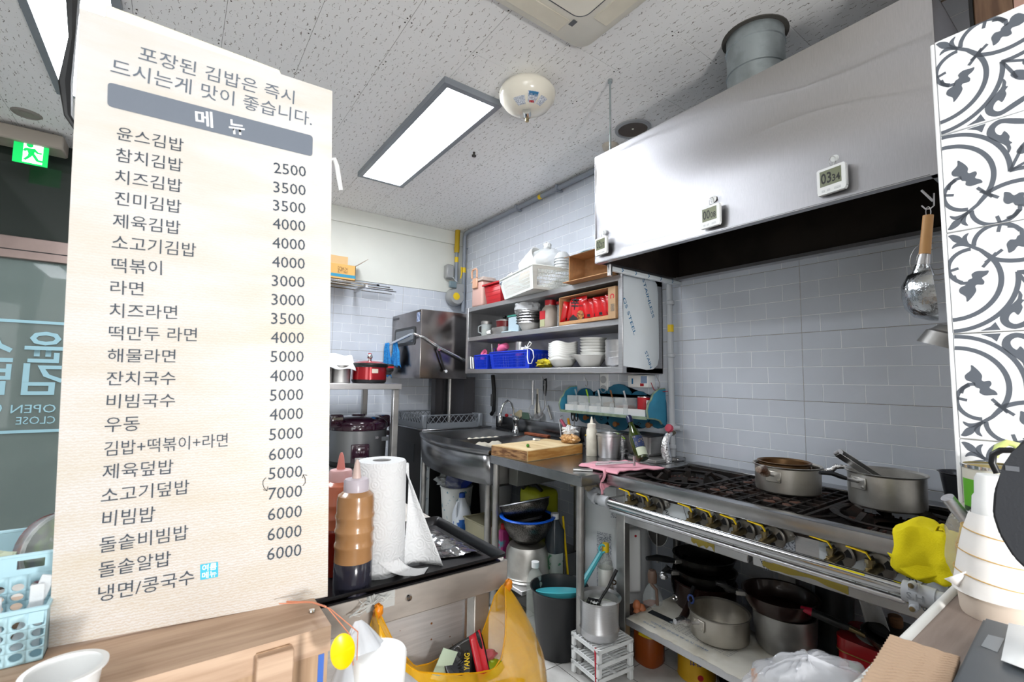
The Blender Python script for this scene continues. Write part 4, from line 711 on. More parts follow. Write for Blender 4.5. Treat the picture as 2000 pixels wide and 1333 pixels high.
# blue scalloped wall rack
BRM = mat('turquoise_paint', '3f93b4', .6, var=.08, vs=10); BRB = mat('blue_paint_back', '256a88', .6, var=.08, vs=10); BRE = mat('worn_green_edge', '8fa28a', .7, var=.15, vs=25)
t = thing('blue_spice_rack', 'turquoise scalloped wooden wall rack holding spice tubs above the worktop', 'rack', (2.15, 1.93, .97))
Yl, Yr = 2.33, 1.615; RM = Matrix(((0, 0, -1, 2.228), (-1, 0, 0, Yl), (0, 1, 0, 0), (0, 0, 0, 1))); W_ = Yl - Yr
def scal(lobes, zb, n=8):
    pts = []
    for (c, r, zc_) in lobes:
        for i in range(n + 1):
            a = PI - PI * i / n; pts.append((c + r * math.cos(a), zc_ + r * .85 * math.sin(a)))
    return pts
top = scal([(.09, .09, 1.12), (.235, .062, 1.145), (.375, .105, 1.14), (.53, .07, 1.13), (.65, .062, 1.13)], 0)
bot = [(x, 2.1 - z) for x, z in scal([(.09, .075, 1.07), (.235, .062, 1.075), (.375, .095, 1.075), (.53, .07, 1.07), (.66, .055, 1.07)], 0)]
out = [(max(.0, min(W_, x)), z) for x, z in top] + [(max(0.0, min(W_, x)), z - .0) for x, z in reversed(bot)]
part('back_board', B().prism(out, .012, RM), BRB, t)
part('shelf', B().box(2.07, 2.217, Yr + .012, Yl - .012, 1.042, 1.054), BRM, t); part('shelf_edge', B().box(2.066, 2.07, Yr + .012, Yl - .012, 1.040, 1.056), BRE, t)
side = [(0, 1.0), (.03, 1.015), (.05, 1.035), (.09, 1.045), (.145, 1.05), (.155, 1.09), (.14, 1.13), (.12, 1.145), (.105, 1.175), (.06, 1.2), (0, 1.205)]
for yy, nm in ((Yr, 0), (Yl - .012, 1)):
    part('side_bracket', B().prism([(-x, z) for x, z in side], .012, Matrix(((1, 0, 0, 2.217), (0, 0, 1, yy), (0, 1, 0, 0), (0, 0, 0, 1)))), BRM, t)
    part('bracket_edge', B().tube([(2.217 - x, yy + .006, z) for x, z in side[1:]], .0066, 6), BRE, t)
for yy, zz in ((Yl - .12, 1.005), (Yl - .375, .985), (Yl - .62, 1.0)): part('wooden_peg', B().lathe([(.008, 0), (.008, .02), (.016, .025), (.016, .035), (0, .038)], (0, 0, 0), 14, Tm(2.216, yy, zz) @ Rm(-PI / 2, 'Y')), mat('peg_wood', '96633a', .6), t)
for yy, zz in ((Yl - .235, 1.01), (Yl - .53, 1.0)):
    for dy, dz in ((-.012, 0), (0, .006), (.012, 0), (-.005, -.01), (.006, -.01)): part('painted_motif', B().lathe([(0, .0005), (.004, .0005), (.004, 0)], (0, 0, 0), 8, Tm(2.2155, yy + dy, zz + dz) @ Rm(-PI / 2, 'Y')), INKK, t)
t = thing('white_spice_tray', 'long white plastic tray in the turquoise rack', 'tray', (2.13, 1.95, 1.055)); ty0, ty1 = 1.65, 2.29
part('tray', B().box(2.085, 2.185, ty0, ty1, 1.0545, 1.057).box(2.083, 2.087, ty0, ty1, 1.0545, 1.092).box(2.183, 2.187, ty0, ty1, 1.0545, 1.092).box(2.085, 2.185, ty0, ty0 + .003, 1.0545, 1.092).box(2.085, 2.185, ty1 - .003, ty1, 1.0545, 1.092), WHITEP, t)
sp = [('white_salt', 'dfe2e2', 'leftmost spice tub with a clear spoon', CLEAR), ('salt', 'e6e8e8', 'spice tub with a lime green spoon', mat('lime_plastic', '9ccc2a', .4)), ('msg', 'd3d6d6', 'spice tub with a white spoon handle', WHITEP), ('pepper', '8a7458', 'spice tub of brown pepper with a brown spoon', mat('brown_spoon', '8a5a34', .5)), ('chilli_powder', '9a5a30', 'spice tub of orange chilli powder with a pale spoon', mat('pale_spoon', 'c9ccd0', .4))]
for k, (nm, col, lb, sm) in enumerate(sp):
    y = 2.235 - .102 * k; tt = thing('spice_tub', lb, 'tub', (2.135, y, 1.0575), 'spice tubs in the turquoise rack')
    part('tub', B().box(2.092, 2.178, y - .046, y - .044, 1.0575, 1.15).box(2.092, 2.178, y + .044, y + .046, 1.0575, 1.15).box(2.092, 2.094, y - .044, y + .044, 1.0575, 1.15).box(2.176, 2.178, y - .044, y + .044, 1.0575, 1.15), CLEAR, tt)
    part('spice', B().box(2.096, 2.174, y - .042, y + .042, 1.058, 1.105 if k != 3 else 1.12, bev=.004), mat('spice_' + nm, col, .8, var=.08, vs=60, bump=.3, bs=100), tt)
    part('spoon', B().tube([(2.14, y - .01, 1.10), (2.13, y + .012, 1.19)], [.004, .006], 6), sm, tt)
    part('front_clip', B().box(2.078, 2.082, y - .06, y - .03, 1.06, 1.115), CLEAR, tt)
t = thing('red_tin', 'small red and white opened tin at the right of the turquoise rack', 'tin', (2.135, 1.69, 1.0575)); part('can', cyl(.038, .1, (2.135, 1.695, 1.0576), 28, w_=.001), INKR, t); part('white_label', B().lathe([(.0385, .03), (.0385, .085)], (2.135, 1.695, 1.0576), 10, a0=-2.2, a1=-1.2), INKW, t); part('rim', B().lathe([(.037, .1), (.0395, .1), (.0395, .104), (.037, .104)], (2.135, 1.695, 1.0576), 28), CHROME, t)
# items on the worktop
t = thing('squeeze_bottle', 'pale squeeze bottle with nozzle standing next to the cutting board', 'bottle', (1.93, 1.885, WZ)); bc = (1.905, 1.875, WZ + .0005)
part('bottle', B().lathe([(0, 0), (.029, 0), (.03, .01), (.03, .14), (.022, .155), (.022, .16)], bc, 24), mat('milky_sauce_bottle', 'c9c5b6', .4, col2='e1ddd0', vs=12), t); part('cap', B().lathe([(.024, .155), (.024, .175), (.01, .18), (.003, .215), (0, .215)], bc, 20), CREAMP, t)
c = (1.955, 1.795, WZ + .0005); t = thing('steel_cutlery_pot', 'brushed steel canister with rim in the middle of the worktop', 'canister', c); part('canister', B().lathe([(0, 0), (.055, 0), (.058, .01), (.062, .115), (.068, .118), (.068, .13), (.063, .13), (.058, .02), (0, .01)], c, 36), STEEL, t)
c = (2.07, 1.80, WZ + .0005)
t = thing('steel_cup_stack', 'stack of small steel cups wrapped in clear film', 'cups', c)
for k in range(11): part('cup', B().lathe([(.034, 0), (.036, .006), (.0355, .008)], (c[0], c[1], c[2] + .02 + .0085 * k), 24), STEEL, t)
part('bottom_cup', B().lathe([(0, 0), (.028, 0), (.034, .03)], c, 24), STEEL, t); part('film_wrap', blob((c[0], c[1], c[2] + .03), .045, .045, .028, .5, 31), GLB, t)
part('rim', B().lathe([(.035, .115), (.062, .128), (.064, .128), (.062, .124), (.035, .112)], c, 28), STEEL, t)
solo('green_straw', B().tube([(2.02, 1.80, WZ + .128), (1.99, 1.71, WZ + .105)], .003, 6), mat('lime_plastic', '9ccc2a', .4), 'lime green plastic stick lying across the steel pan', 'stick')
t = thing('steel_food_pan', 'rectangular stainless food pan with dark lid at the back of the worktop', 'pan', (2.08, 1.66, WZ + .021))
q = B(); a_, b2_, c_, d_ = 2.03, 2.2, 1.58, 1.76; q.poly([(a_ + .015, c_ + .015, WZ + .0215), (b2_ - .015, c_ + .015, WZ + .0215), (b2_ - .015, d_ - .015, WZ + .0215), (a_ + .015, d_ - .015, WZ + .0215), (a_, c_, WZ + .125), (b2_, c_, WZ + .125), (b2_, d_, WZ + .125), (a_, d_, WZ + .125)], [(3, 2, 1, 0), (0, 1, 5, 4), (1, 2, 6, 5), (2, 3, 7, 6), (3, 0, 4, 7)])
bmesh.ops.bevel(q.bm, geom=list(q.bm.edges), offset=.012, segments=3, affect='EDGES'); part('pan', q, STEELD, t)
part('lid', B().box(a_ - .006, b2_ + .006, c_ - .006, d_ + .006, WZ + .124, WZ + .130, bev=.002), BLACKM, t)
t = thing('green_glass_bottle', 'dark green glass bottle with blue label leaning on the pink cloth', 'bottle', (1.9, 1.52, WZ))
GB = mat('dark_green_glass', '2d3a10', .06, coat=.5, var=.2, vs=6); top_ = at(1226, 835, 'x', 1.98); bot_ = Vector((1.885, 1.51, WZ + .035)); ax = Vector((1.93, 1.635, WZ + .235)) - bot_; MB_ = Matrix.Translation(bot_) @ ax.to_track_quat('Z', 'Y').to_matrix().to_4x4()
part('glass', B().lathe([(0, 0), (.03, 0), (.033, .006), (.033, .105), (.028, .14), (.014, .175), (.0125, .215), (0, .215)], (0, 0, 0), 28, MB_), GB, t); part('foil_cap', B().lathe([(.0155, .2), (.0155, .235), (.012, .24), (0, .24)], (0, 0, 0), 20, MB_), mat('navy_cap', '1a2140', .3), t)
part('label', B().lathe([(.0336, .055), (.0336, .115)], (0, 0, 0), 14, MB_, a0=-2.6 + PI, a1=-.9 + PI), mat('navy_label', '27365e', .5, col2='b9a46a', vs=120, w0=.55, w1=.7), t); part('lower_label', B().lathe([(.0336, .012), (.0336, .053)], (0, 0, 0), 14, MB_, a0=-2.6 + PI, a1=-.9 + PI), mat('pale_label', 'c2cbb4', .5), t)
PCL = mat('pink_cloth', 'e2a0ae', .9, bump=.4, bs=200)
from mathutils import noise as NZ
def pcl(u, v):
    x = 1.60 + .30 * u; y = 1.66 - .24 * v + .03 * math.sin(5 * u); z = WZ + .010 + .006 * NZ.noise(Vector((x * 18, y * 18, 0)))
    return (x, y, z)
t = thing('pink_cloth', 'folded pink dishcloth hanging over the gap between worktop and stove', 'cloth', (1.7, 1.5, WZ))
part('cloth', B().grid(pcl, 26, 22), PCL, t, solid=.005)
def pc2(u, v):
    x = 1.585 + .07 * u - .02 * v; y = 1.485 + .022 * math.sin(3 * u) - .008 * math.sin(8 * v); z = WZ + .012 - .10 * v * (1 - .35 * u) + .004 * math.sin(20 * u + 3 * v); return (x - .0 + .006 * math.sin(18 * u), y + .004 * math.cos(18 * u), z)
part('hanging_corner', B().grid(pc2, 16, 12), PCL, t, solid=.004)
t = thing('can_opener', 'steel kitchen tool lying on the pink cloth', 'opener', (1.7, 1.52, WZ + .02)); a = Vector((1.62, 1.57, WZ + .024)); b3 = Vector((1.78, 1.475, WZ + .034)); part('arm', B().tube([a, b3], .005, 8), STEEL, t); part('arm', B().tube([a + Vector((.05, .04, 0)), b3 + Vector((-.03, .01, .004))], .004, 8), STEEL, t); part('knob', B().tube([b3 + Vector((.0, 0, -.014)), b3 + Vector((0, 0, .03))], .006, 8), STEEL, t); part('pivot', B().lathe([(0, .012), (.008, .01), (.008, 0)], tuple(a + Vector((.07, -.03, 0))), 10), STEEL, t)
solo('teaspoon', B().tube([(1.66, 1.68, WZ + .006), (1.72, 1.58, WZ + .02), (1.74, 1.55, WZ + .02)], [.008, .003, .003], 8), STEEL, 'small steel spoon lying at the back of the pink cloth', 'spoon')
solo('flat_steel_lid', B().box(-.045, .045, -.02, .02, 0, .008, Tm(1.56, 1.59, WZ + .0005) @ Rm(-.8), bev=.002), STEELD, 'small flat steel grater under the pink cloth corner', 'grater')
t = thing('utensil_pot', 'steel pot holding scissors and tongs behind the cutting board', 'pot', (2.14, 2.27, .85)); uc = (2.12, 2.27, .8505); part('pot', B().lathe([(0, 0), (.05, 0), (.06, .09), (.062, .09), (.058, .085), (.048, .005), (0, .004)], uc, 28), STEEL, t)
t = thing('scissors_black', 'black handled scissors with yellow tool standing in the utensil pot', 'scissors', (2.12, 2.27, .9)); t.name = 'scissors'
for dy in (-.016, .016): part('handle_loop', B().tube([(2.115, 2.235 + dy + .013 * math.cos(a), 1.015 + .03 * math.sin(a)) for a in [2 * PI * i / 14 for i in range(14)]], .0045, 6, closed=True), BLACKP, t)
part('blade', B().tube([(2.115, 2.235, .985), (2.12, 2.26, .87)], .004, 6), STEEL, t)
t = thing('yellow_peeler', 'yellow handled tool standing in the utensil pot', 'peeler', (2.1, 2.26, .88)); part('handle', B().tube([(2.10, 2.255, .9), (2.095, 2.275, 1.0)], [.011, .008], 8), mat('amber_plastic', 'd99a1c', .4), t)
t = thing('pink_tongs', 'pink silicone tongs standing in the utensil pot', 'tongs', (2.1, 2.32, .88)); part('arm', B().tube([(2.10, 2.285, .92), (2.095, 2.345, .985)], [.012, .010], 8), mat('rose_silicone', 'b8546a', .5), t); part('ring', B().tube([(2.095, 2.335 + .012 * math.cos(a), 1.0 + .014 * math.sin(a)) for a in [2 * PI * i / 12 for i in range(12)]], .002, 6, closed=True), STEEL, t)
solo('knife_steel', B().tube([(2.05, 2.31, .99), (2.03, 2.26, .853)], .004, 6), STEEL, 'thin steel skewer leaning beside the utensil pot', 'skewer')
t = thing('small_steel_bowls', 'stack of small steel bowls with yellow peel behind the squeeze bottle', 'bowls', (2.12, 2.08, WZ)); part('bowl', B().lathe([(0, 0), (.045, 0), (.055, .06), (.057, .06), (.05, .005), (0, .004)], (2.11, 2.06, WZ + .0005), 28), STEELD, t); part('bowl', B().lathe([(.05, .02), (.056, .065), (.06, .072), (.056, .072)], (2.11, 2.06, WZ + .002), 28), STEEL, t); part('yellow_peel', blob((2.11, 2.07, WZ + .08), .045, .045, .01, .3, 6, 16, 8), mat('pickle_yellow', 'd8b818', .4), t)
t = thing('foil_wrapped_hose', 'gas cock wrapped in crinkled foil rising from the stove to the pipe', 'hose', (2.12, 1.52, .8)); part('foil_sleeve', B().tube([(2.10, 1.51, .81), (2.10, 1.525, .85), (2.09, 1.53, .89), (2.095, 1.535, .93), (2.11, 1.528, .965), (2.13, 1.525, .98)], [.012, .024, .026, .022, .018, .014], 12), FOIL, t)
part('red_handle', B().lathe([(0, .012), (.02, .01), (.022, 0), (.02, -.01), (0, -.012)], (0, 0, 0), 14, Tm(2.12, 1.525, 1.003) @ Rm(-PI / 2 + .3, 'Y')), mat('faded_red_handle', 'c2455a', .5), t); part('cock_body', B().tube([(2.12, 1.525, .985), (2.185, 1.545, .975)], .014, 10), BRASS, t)
# ================================================================ DISHWASHER
DX0, DX1, DY0, DY1 = 1.535, 1.955, 3.35, FY - .02
t = thing('hood_dishwasher', 'stainless hood type dishwasher with raised box and long lift handle', 'dishwasher', (1.83, 3.66, 0))
DWS = mat('dishwasher_steel', '8c8786', .24, 1., var=.12, vs=5, bump=.05, bs=40)
part('raised_hood', B().box(DX0, DX1, DY0, DY1, 1.243, 1.786, bev=.006, seg=2), DWS, t)
def wp(px, py): p = at(px, py, 'x', DX0 - .004); return (p.y, p.z)
wa, wb = wp(772, 643), wp(813, 680); yA, yB, zA, zB = wb[0], wa[0], wp(790, 675)[1], wp(790, 643)[1]
WM = Matrix(((0, 0, -1, DX0), (-1, 0, 0, 0), (0, 1, 0, 0), (0, 0, 0, 1)))
yA, yB, zA, zB = 3.44, 3.87, 1.51, 1.66
part('window_frame', B().prism([(-x, y) for x, y in rrect(yA, yB, zA, zB, .03)][::-1], .006, WM), BLACKP, t); part('window_pane', B().prism([(-x, y) for x, y in rrect(yA + .03, yB - .03, zA + .025, zB - .022, .02)][::-1], .0075, WM), mat('dw_window', '6f7378', .15, .6), t)
part('handle_bar', B().tube([(DX0 - .06, 4.02 - .08, 1.515), (DX0 - .06, 3.40, 1.585), (DX0 - .05, 3.345, 1.585), (DX0 + .02, DY0 - .03, 1.56), (DX0 + .14, DY0 - .04, 1.49), (DX0 + .42, DY0 - .04, 1.378)], .0105, 10), CHROME, t)
part('lift_arm', B().tube([(DX0 + .135, DY0 - .035, 1.475), (DX0 + .205, DY0 - .02, 1.305)], .009, 8), BLACKM, t)
for (x, z) in ((DX0 + .14, 1.475), (DX0 + .205, 1.303)): part('pivot_bolt', B().lathe([(0, .012), (.012, .012), (.016, .006), (.016, 0)], (0, 0, 0), 14, Tm(x, DY0 - .035, z) @ Rm(PI / 2, 'X')), CHROME, t)
part('maker_plate', B().box(DX0 - .001, DX0, 3.80, 3.92, 1.745, 1.762), mat('plate_dark', '3c3c40', .4), t); part('blue_white_sticker', B().box(DX0 - .001, DX0, 3.37, 3.43, 1.69, 1.765), mat('pale_sticker', 'b4bccf', .5, col2='5f6f96', vs=60), t)
part('rear_column', B().box(1.86, 1.94, 3.72, 3.80, .85, 1.243).box(1.97, 2.08, 3.42, 3.78, .85, 1.26), mat('column_steel', '565558', .4, .9), t); part('column_tube', B().tube([(1.97, 3.66, .85), (1.97, 3.66, 1.243)], .02, 12), STEELD, t)
part('base_cabinet', B().box(DX0, 2.12, 3.28, DY1, .02, .845, bev=.004), mat('dw_base_dark', '3b3a3a', .35, .8), t); part('wash_deck', B().box(DX0 - .0, 2.16, 3.27, DY1, .845, .858, bev=.003), SKM, t)
part('control_panel', B().box(DX0 - .003, DX0, 3.40, 3.62, .60, .74), BLACKP, t)
part('film_covered_edge', B().box(DX0 + .0, 1.605, 3.2705, 3.2795, .05, .843), FILM, t)
fe = part('film_print', join_meshes([text('스텐', frame((1.56, 3.2695, .70), (.7, 0, .7), (-.7, 0, .7)), .05, .02), text('ZUNG', frame((1.55, 3.2695, .52), (.7, 0, .7), (-.7, 0, .7)), .06, .015), text('STEEL', frame((1.55, 3.2695, .45), (.7, 0, .7), (-.7, 0, .7)), .07, .015), text('STEEL', frame((1.55, 3.2695, .30), (.7, 0, .7), (-.7, 0, .7)), .07, .015)]), INKB, t)
t = thing('blue_cloth', 'blue patterned cloth hanging on the dishwasher handle', 'cloth', (DX0 - .06, 3.85, 1.4)); BC = mat('blue_cloth', '1d6fb8', .9, col2='2f8fd0', vs=60)
for s, yy in ((0, 3.86), (1, 3.72)): part('fold', B().grid(lambda u, v, yy=yy, s=s: (DX0 - .062 + .006 * math.sin(20 * u) + (s - .5) * .02, yy + (u - .5) * (.08 + .17 * v) + .01 * math.sin(9 * v + s), 1.535 + (-.0) - (.28 - .08 * s) * v - .01 * math.cos(18 * u)), 16, 12), BC, t, solid=.003)
# dish rack
t = thing('grey_dish_rack', 'grey plastic dish rack with crossed lattice sides on the dishwasher deck', 'dish rack', (1.8, 3.6, .86)); RK = mat('rack_grey', '6b7076', .5)
rx0, rx1, ry0, ry1, rz0, rz1 = 1.56, 2.06, 3.30, 3.80, .8585, .965
part('base', B().box(rx0, rx1, ry0, ry1, rz0, rz0 + .006), RK, t)
for (xa, ya, xb, yb_) in ((rx0, ry0, rx1, ry0), (rx0, ry1, rx1, ry1), (rx0, ry0, rx0, ry1), (rx1, ry0, rx1, ry1)):
    hx = 1 if ya == yb_ else 0; q = B(); th = .006
    def bar(x0_, y0_, z0_, x1_, y1_, z1_, r=.003): q.tube([(x0_, y0_, z0_), (x1_, y1_, z1_)], r, 4)
    q.box(xa - th / 2, xb + th / 2, ya - th / 2, yb_ + th / 2, rz0, rz0 + .042); q.box(xa - th / 2, xb + th / 2, ya - th / 2, yb_ + th / 2, rz1 - .008, rz1)
    n = 10
    for i in range(n):
        f0, f1 = i / n, (i + 1) / n; X0, Y0_, X1, Y1_ = xa + (xb - xa) * f0, ya + (yb_ - ya) * f0, xa + (xb - xa) * f1, ya + (yb_ - ya) * f1
        bar(X0, Y0_, rz0 + .04, X1, Y1_, rz1 - .006); bar(X1, Y1_, rz0 + .04, X0, Y0_, rz1 - .006)
    part('lattice_side', q, RK, t)
for x, y in ((rx0, ry0), (rx1, ry0), (rx0, ry1), (rx1, ry1)): part('corner', B().box(x - .02, x + .02, y - .02, y + .02, rz0, rz1 + .001, bev=.008), RK, t)
# ================================================================ LEFT SHELF STAND, rice cooker
t = thing('steel_rack_table', 'stainless shelf stand behind the menu board with square posts', 'shelf', (1.0, 3.4, 0))
part('upper_shelf', B().box(.3, 1.292, 3.1, 3.8, 1.165, 1.205, bev=.003), STEEL, t); part('lower_shelf', B().box(.3, 1.292, 3.1, 3.8, .60, .63, bev=.003), STEELD, t)
for (x, y) in ((1.255, 3.125), (1.255, 3.77), (.32, 3.125), (.32, 3.77)): part('post', B().box(x - .02, x + .02, y - .02, y + .02, 0, 1.165, bev=.003), STEELD, t)
rc = (1.10, 3.42, .631)
t = thing('rice_cooker', 'large rice cooker with plum lid and grey body on the shelf stand', 'rice cooker', rc); PLUM = mat('plum_gloss', '2c0f22', .12, coat=.6); RG = mat('cooker_grey', '8b8d90', .3, .75)
part('body', B().lathe([(0, 0), (.17, 0), (.195, .02), (.203, .245), (.19, .25)], rc, 48), RG, t); part('base_ring', B().lathe([(.18, 0), (.2, .004), (.2, .03), (.197, .035)], rc, 48), BLACKP, t)
part('lid', B().lathe([(.2, .245), (.207, .25), (.208, .29), (.19, .315), (.14, .335), (.06, .342), (0, .343)], rc, 48), PLUM, t); part('lid_boss', B().lathe([(.05, .34), (.045, .352), (0, .354)], rc, 24), PLUM, t)
part('hinge_block', B().box(rc[0] + .13, rc[0] + .225, rc[1] - .05, rc[1] + .05, rc[2] + .25, rc[2] + .34, bev=.015, seg=2), PLUM, t); part('steam_cap', B().box(rc[0] - .23, rc[0] - .14, rc[1] - .14, rc[1] - .02, rc[2] + .27, rc[2] + .36, bev=.015, seg=2), PLUM, t); part('chrome_strip', B().box(rc[0] - .215, rc[0] - .15, rc[1] - .143, rc[1] - .139, rc[2] + .325, rc[2] + .34), CHROME, t)
part('side_handle', B().box(rc[0] + .195, rc[0] + .225, rc[1] - .04, rc[1] + .04, rc[2] + .19, rc[2] + .225, bev=.006), PLUM, t)
yaw = math.atan2(-rc[1], -rc[0]); PM = Tm(*rc) @ Rm(yaw + .1)   # local +x points to the dining room
p_ = part('control_panel', B().box(.19, .212, -.06, .06, .03, .16, PM, bev=.01, seg=2), PLUM, t)
FMx = PM @ Matrix(((0, 0, 1, .2125), (1, 0, 0, 0), (0, 1, 0, 0), (0, 0, 0, 1)))
part('panel_lettering', join_meshes([text('CUCKOO', FMx @ Tm(-.028, .13, 0), .056), text('취사 보온', FMx @ Tm(-.03, .10, 0), .06), text('30', FMx @ Tm(.1, .19, -.03) @ Rm(0), .02)]), mat('silver_print', 'a9a2aa', .4), p_); part('latch', B().box(.21, .218, -.035, .035, .035, .07, PM, bev=.004), STEELD, p_)
part('side_label', B().box(.2035, .2045, .08, .13, .17, .2, PM @ Rm(.35)), RG, t)
c = (1.125, 3.3, 1.2055)
t = thing('red_pressure_cooker', 'red pressure cooker with black handles on the upper shelf', 'pressure cooker', c); RE = mat('cooker_red', 'a01420', .2, .3, coat=.4)
part('body', B().lathe([(0, 0), (.108, 0), (.118, .012), (.119, .025)], c, 40), BLACKM, t); part('red_body', B().lathe([(.119, .025), (.119, .115)], c, 40), RE, t); part('collar', B().lathe([(.124, .112), (.128, .118), (.128, .135), (.12, .14), (.1, .142)], c, 40), BLACKP, t)
part('lid', B().lathe([(.118, .138), (.09, .15), (.04, .158), (0, .16)], c, 40), RE, t); part('pressure_valve', B().lathe([(.012, .155), (.014, .175), (.02, .18), (.018, .195), (.01, .21), (0, .212)], c, 16), CHROME, t); part('valve_tip', B().lathe([(.013, .195), (.011, .211), (0, .213)], (c[0], c[1], c[2] + .001), 14), REDP, t)
HM = Tm(*c) @ Rm(-.1)
part('long_handle', B().box(-.20, -.11, -.02, .02, .105, .138, HM, bev=.01, seg=2), BLACKP, t); part('short_handle', B().box(.11, .17, -.025, .025, .085, .138, HM, bev=.008, seg=2).box(.11, .155, -.02, .02, .06, .09, HM, bev=.006), BLACKP, t); part('red_mark', B().box(.12, .168, -.026, -.024, .11, .122, HM), REDP, t)
part('torn_sticker', B().lathe([(.1196, .07), (.1196, .10)], c, 6, a0=-1.75, a1=-1.38), mat('torn_sticker', 'd9cfc0', .7), t)
for k, (x, y, r, h, lb) in enumerate(((.93, 3.3, .062, .12, 'dark steel pot under the patterned cloth beside the red cooker'), (.82, 3.3, .05, .11, 'steel pot half hidden by the menu board edge on the upper shelf'))): solo('steel_pot', cyl(r, h, (x, y, 1.2055)), STEELD, lb, 'pot')
t = thing('patterned_cloth', 'white patterned cloth draped over the pots on the upper shelf', 'cloth', (.9, 3.3, 1.34)); PAT = mat('patterned_white', 'd8dadb', .9, col2='b98a8c', vs=70, w0=.66, w1=.72)
part('cloth', B().grid(lambda u, v: (.72 + .29 * u, 3.42 - .19 * v, 1.405 - .085 * max(0, v - .45) / .55 * (1.0) - .03 * u * v + .008 * math.sin(12 * u + 4 * v) - .0 * v), 22, 14), PAT, t, solid=.004)
part('cloth_corner', B().grid(lambda u, v: (1.0 + .09 * u, 3.46, 1.375 - .05 * v * (1 - u) + .015 * math.sin(4 * u) - .03 * u), 10, 6), PAT, t, solid=.003)
# wall wire shelf and cardboard box
t = thing('wire_wall_shelf', 'chrome rod wall shelf under the cardboard box on the far wall', 'shelf', (.9, 3.8, 2.0))
for (y, z, x1) in ((3.66, 1.99, 1.28), (3.74, 2.0, 1.42), (3.82, 2.0, 1.48), (3.9, 2.0, 1.54), (3.70, 1.975, 1.40), (3.90, 1.975, 1.50)): part('rod', B().tube([(.25, y, z), (x1, y, z)], .0055, 8), CHROME, t)
for x in (.4, 1.2): part('wall_bracket', B().box(x - .01, x + .01, 3.66, FY - .006, 1.96, 1.985), STEEL, t)
part('rod_end', B().tube([(1.28, 3.66, 1.99), (1.30, 3.66, 1.99)], .008, 8), BLACKP, t)
t = thing('opened_cardboard_box', 'opened tan cardboard box with blue stripe on the far wall rods', 'box', (.95, 3.78, 2.006)); zz = 2.0065
part('carton', B().box(.80, 1.12, 3.70, 3.90, zz, zz + .004).box(.80, 1.12, 3.70, 3.704, zz, zz + .12).box(.80, 1.12, 3.896, 3.90, zz, zz + .12).box(1.116, 1.12, 3.70, 3.90, zz, zz + .12).box(.80, .804, 3.70, 3.90, zz, zz + .12), mat('tan_card', 'c69a58', .8), t)
part('blue_stripe', B().box(.80, 1.1205, 3.699, 3.70, zz + .018, zz + .042), mat('teal_print', '2a7f9c', .7), t); part('printed_table', B().box(.98, 1.06, 3.699, 3.70, zz + .05, zz + .1), mat('card_print', '8c6a3c', .8, col2='c69a58', vs=90), t)
part('raised_flap', B().box(.80, 1.115, 3.905, 3.909, zz + .12, zz + .235), mat('light_card', 'dcb986', .8), t); part('side_flap', B().box(0, .12, -.1, .1, 0, .004, Tm(1.12, 3.8, zz + .12) @ Rm(-.62, 'Y')), mat('grey_card', 'a09080', .8), t)
# ================================================================ UNDER THE SINK AND WORKTOP
LSZ = .1705
t = thing('patterned_waste_pail', 'white patterned round pail with blue lid and plastic film under the sink', 'pail', (1.72, 3.08, LSZ)); c = (1.70, 3.02, LSZ)
pt = mat('pail_pattern', 'd9dcda', .5, col2='5d95a8', vs=34, w0=.62, w1=.66); part('pail', B().lathe([(0, 0), (.09, 0), (.115, .30), (.12, .305), (.115, .31), (.105, .29), (0, .01)], c, 32), pt, t)
part('blue_lid', B().lathe([(.12, 0), (.122, .012), (.11, .02), (0, .022)], (0, 0, 0), 30, Tm(1.735, 3.02, LSZ + .36) @ Rm(-.75, 'Y') @ Rm(.25, 'X')), mat('navy_blue_plastic', '16308f', .3), t); part('film', blob((1.66, 3.05, LSZ + .34), .085, .12, .05, .4, 15), CLEAR, t)
c = (1.62, 2.80, LSZ)
t = thing('bleach_bottle', 'white bleach bottle with blue cap and blue label under the sink', 'bottle', c); part('bottle', B().lathe([(0, 0), (.055, 0), (.06, .01), (.06, .17), (.05, .21), (.026, .26), (.018, .285), (0, .285)], c, 28, sq=2.6), mat('pale_white_bottle', 'dde4ee', .35), t); part('cap', B().lathe([(.021, .28), (.021, .305), (.018, .31), (0, .31)], c, 18), mat('cap_blue', '1f4fae', .4), t)
part('blue_label', B().lathe([(.0607, .03), (.0607, .15)], c, 14, sq=2.6, a0=-3.2, a1=-1.4), mat('bleach_label', '2460ae', .5, col2='dfe6ea', vs=26, w0=.5, w1=.6), t); part('grip', B().tube([(c[0] - .045, c[1] - .02, c[2] + .26), (c[0] - .062, c[1] - .03, c[2] + .22), (c[0] - .058, c[1] - .03, c[2] + .17)], .008, 8), mat('pale_white_bottle', 'dde4ee', .35), t)
t = thing('translucent_tub', 'translucent beige rectangular tub under the sink edge', 'tub', (1.64, 2.52, LSZ)); tb = mat('beige_translucent', 'aaa58a', .4, alpha=.85); x0, x1, y0, y1 = 1.53, 1.74, 2.36, 2.62
q = B(); q.poly([(x0 + .02, y0 + .015, LSZ), (x1 - .02, y0 + .015, LSZ), (x1 - .02, y1 - .015, LSZ), (x0 + .02, y1 - .015, LSZ), (x0, y0, LSZ + .21), (x1, y0, LSZ + .21), (x1, y1, LSZ + .21), (x0, y1, LSZ + .21)], [(3, 2, 1, 0), (0, 1, 5, 4), (1, 2, 6, 5), (2, 3, 7, 6), (3, 0, 4, 7)]); bmesh.ops.bevel(q.bm, geom=[e for e in q.bm.edges if len(e.link_faces) == 2], offset=.012, segments=2, affect='EDGES')
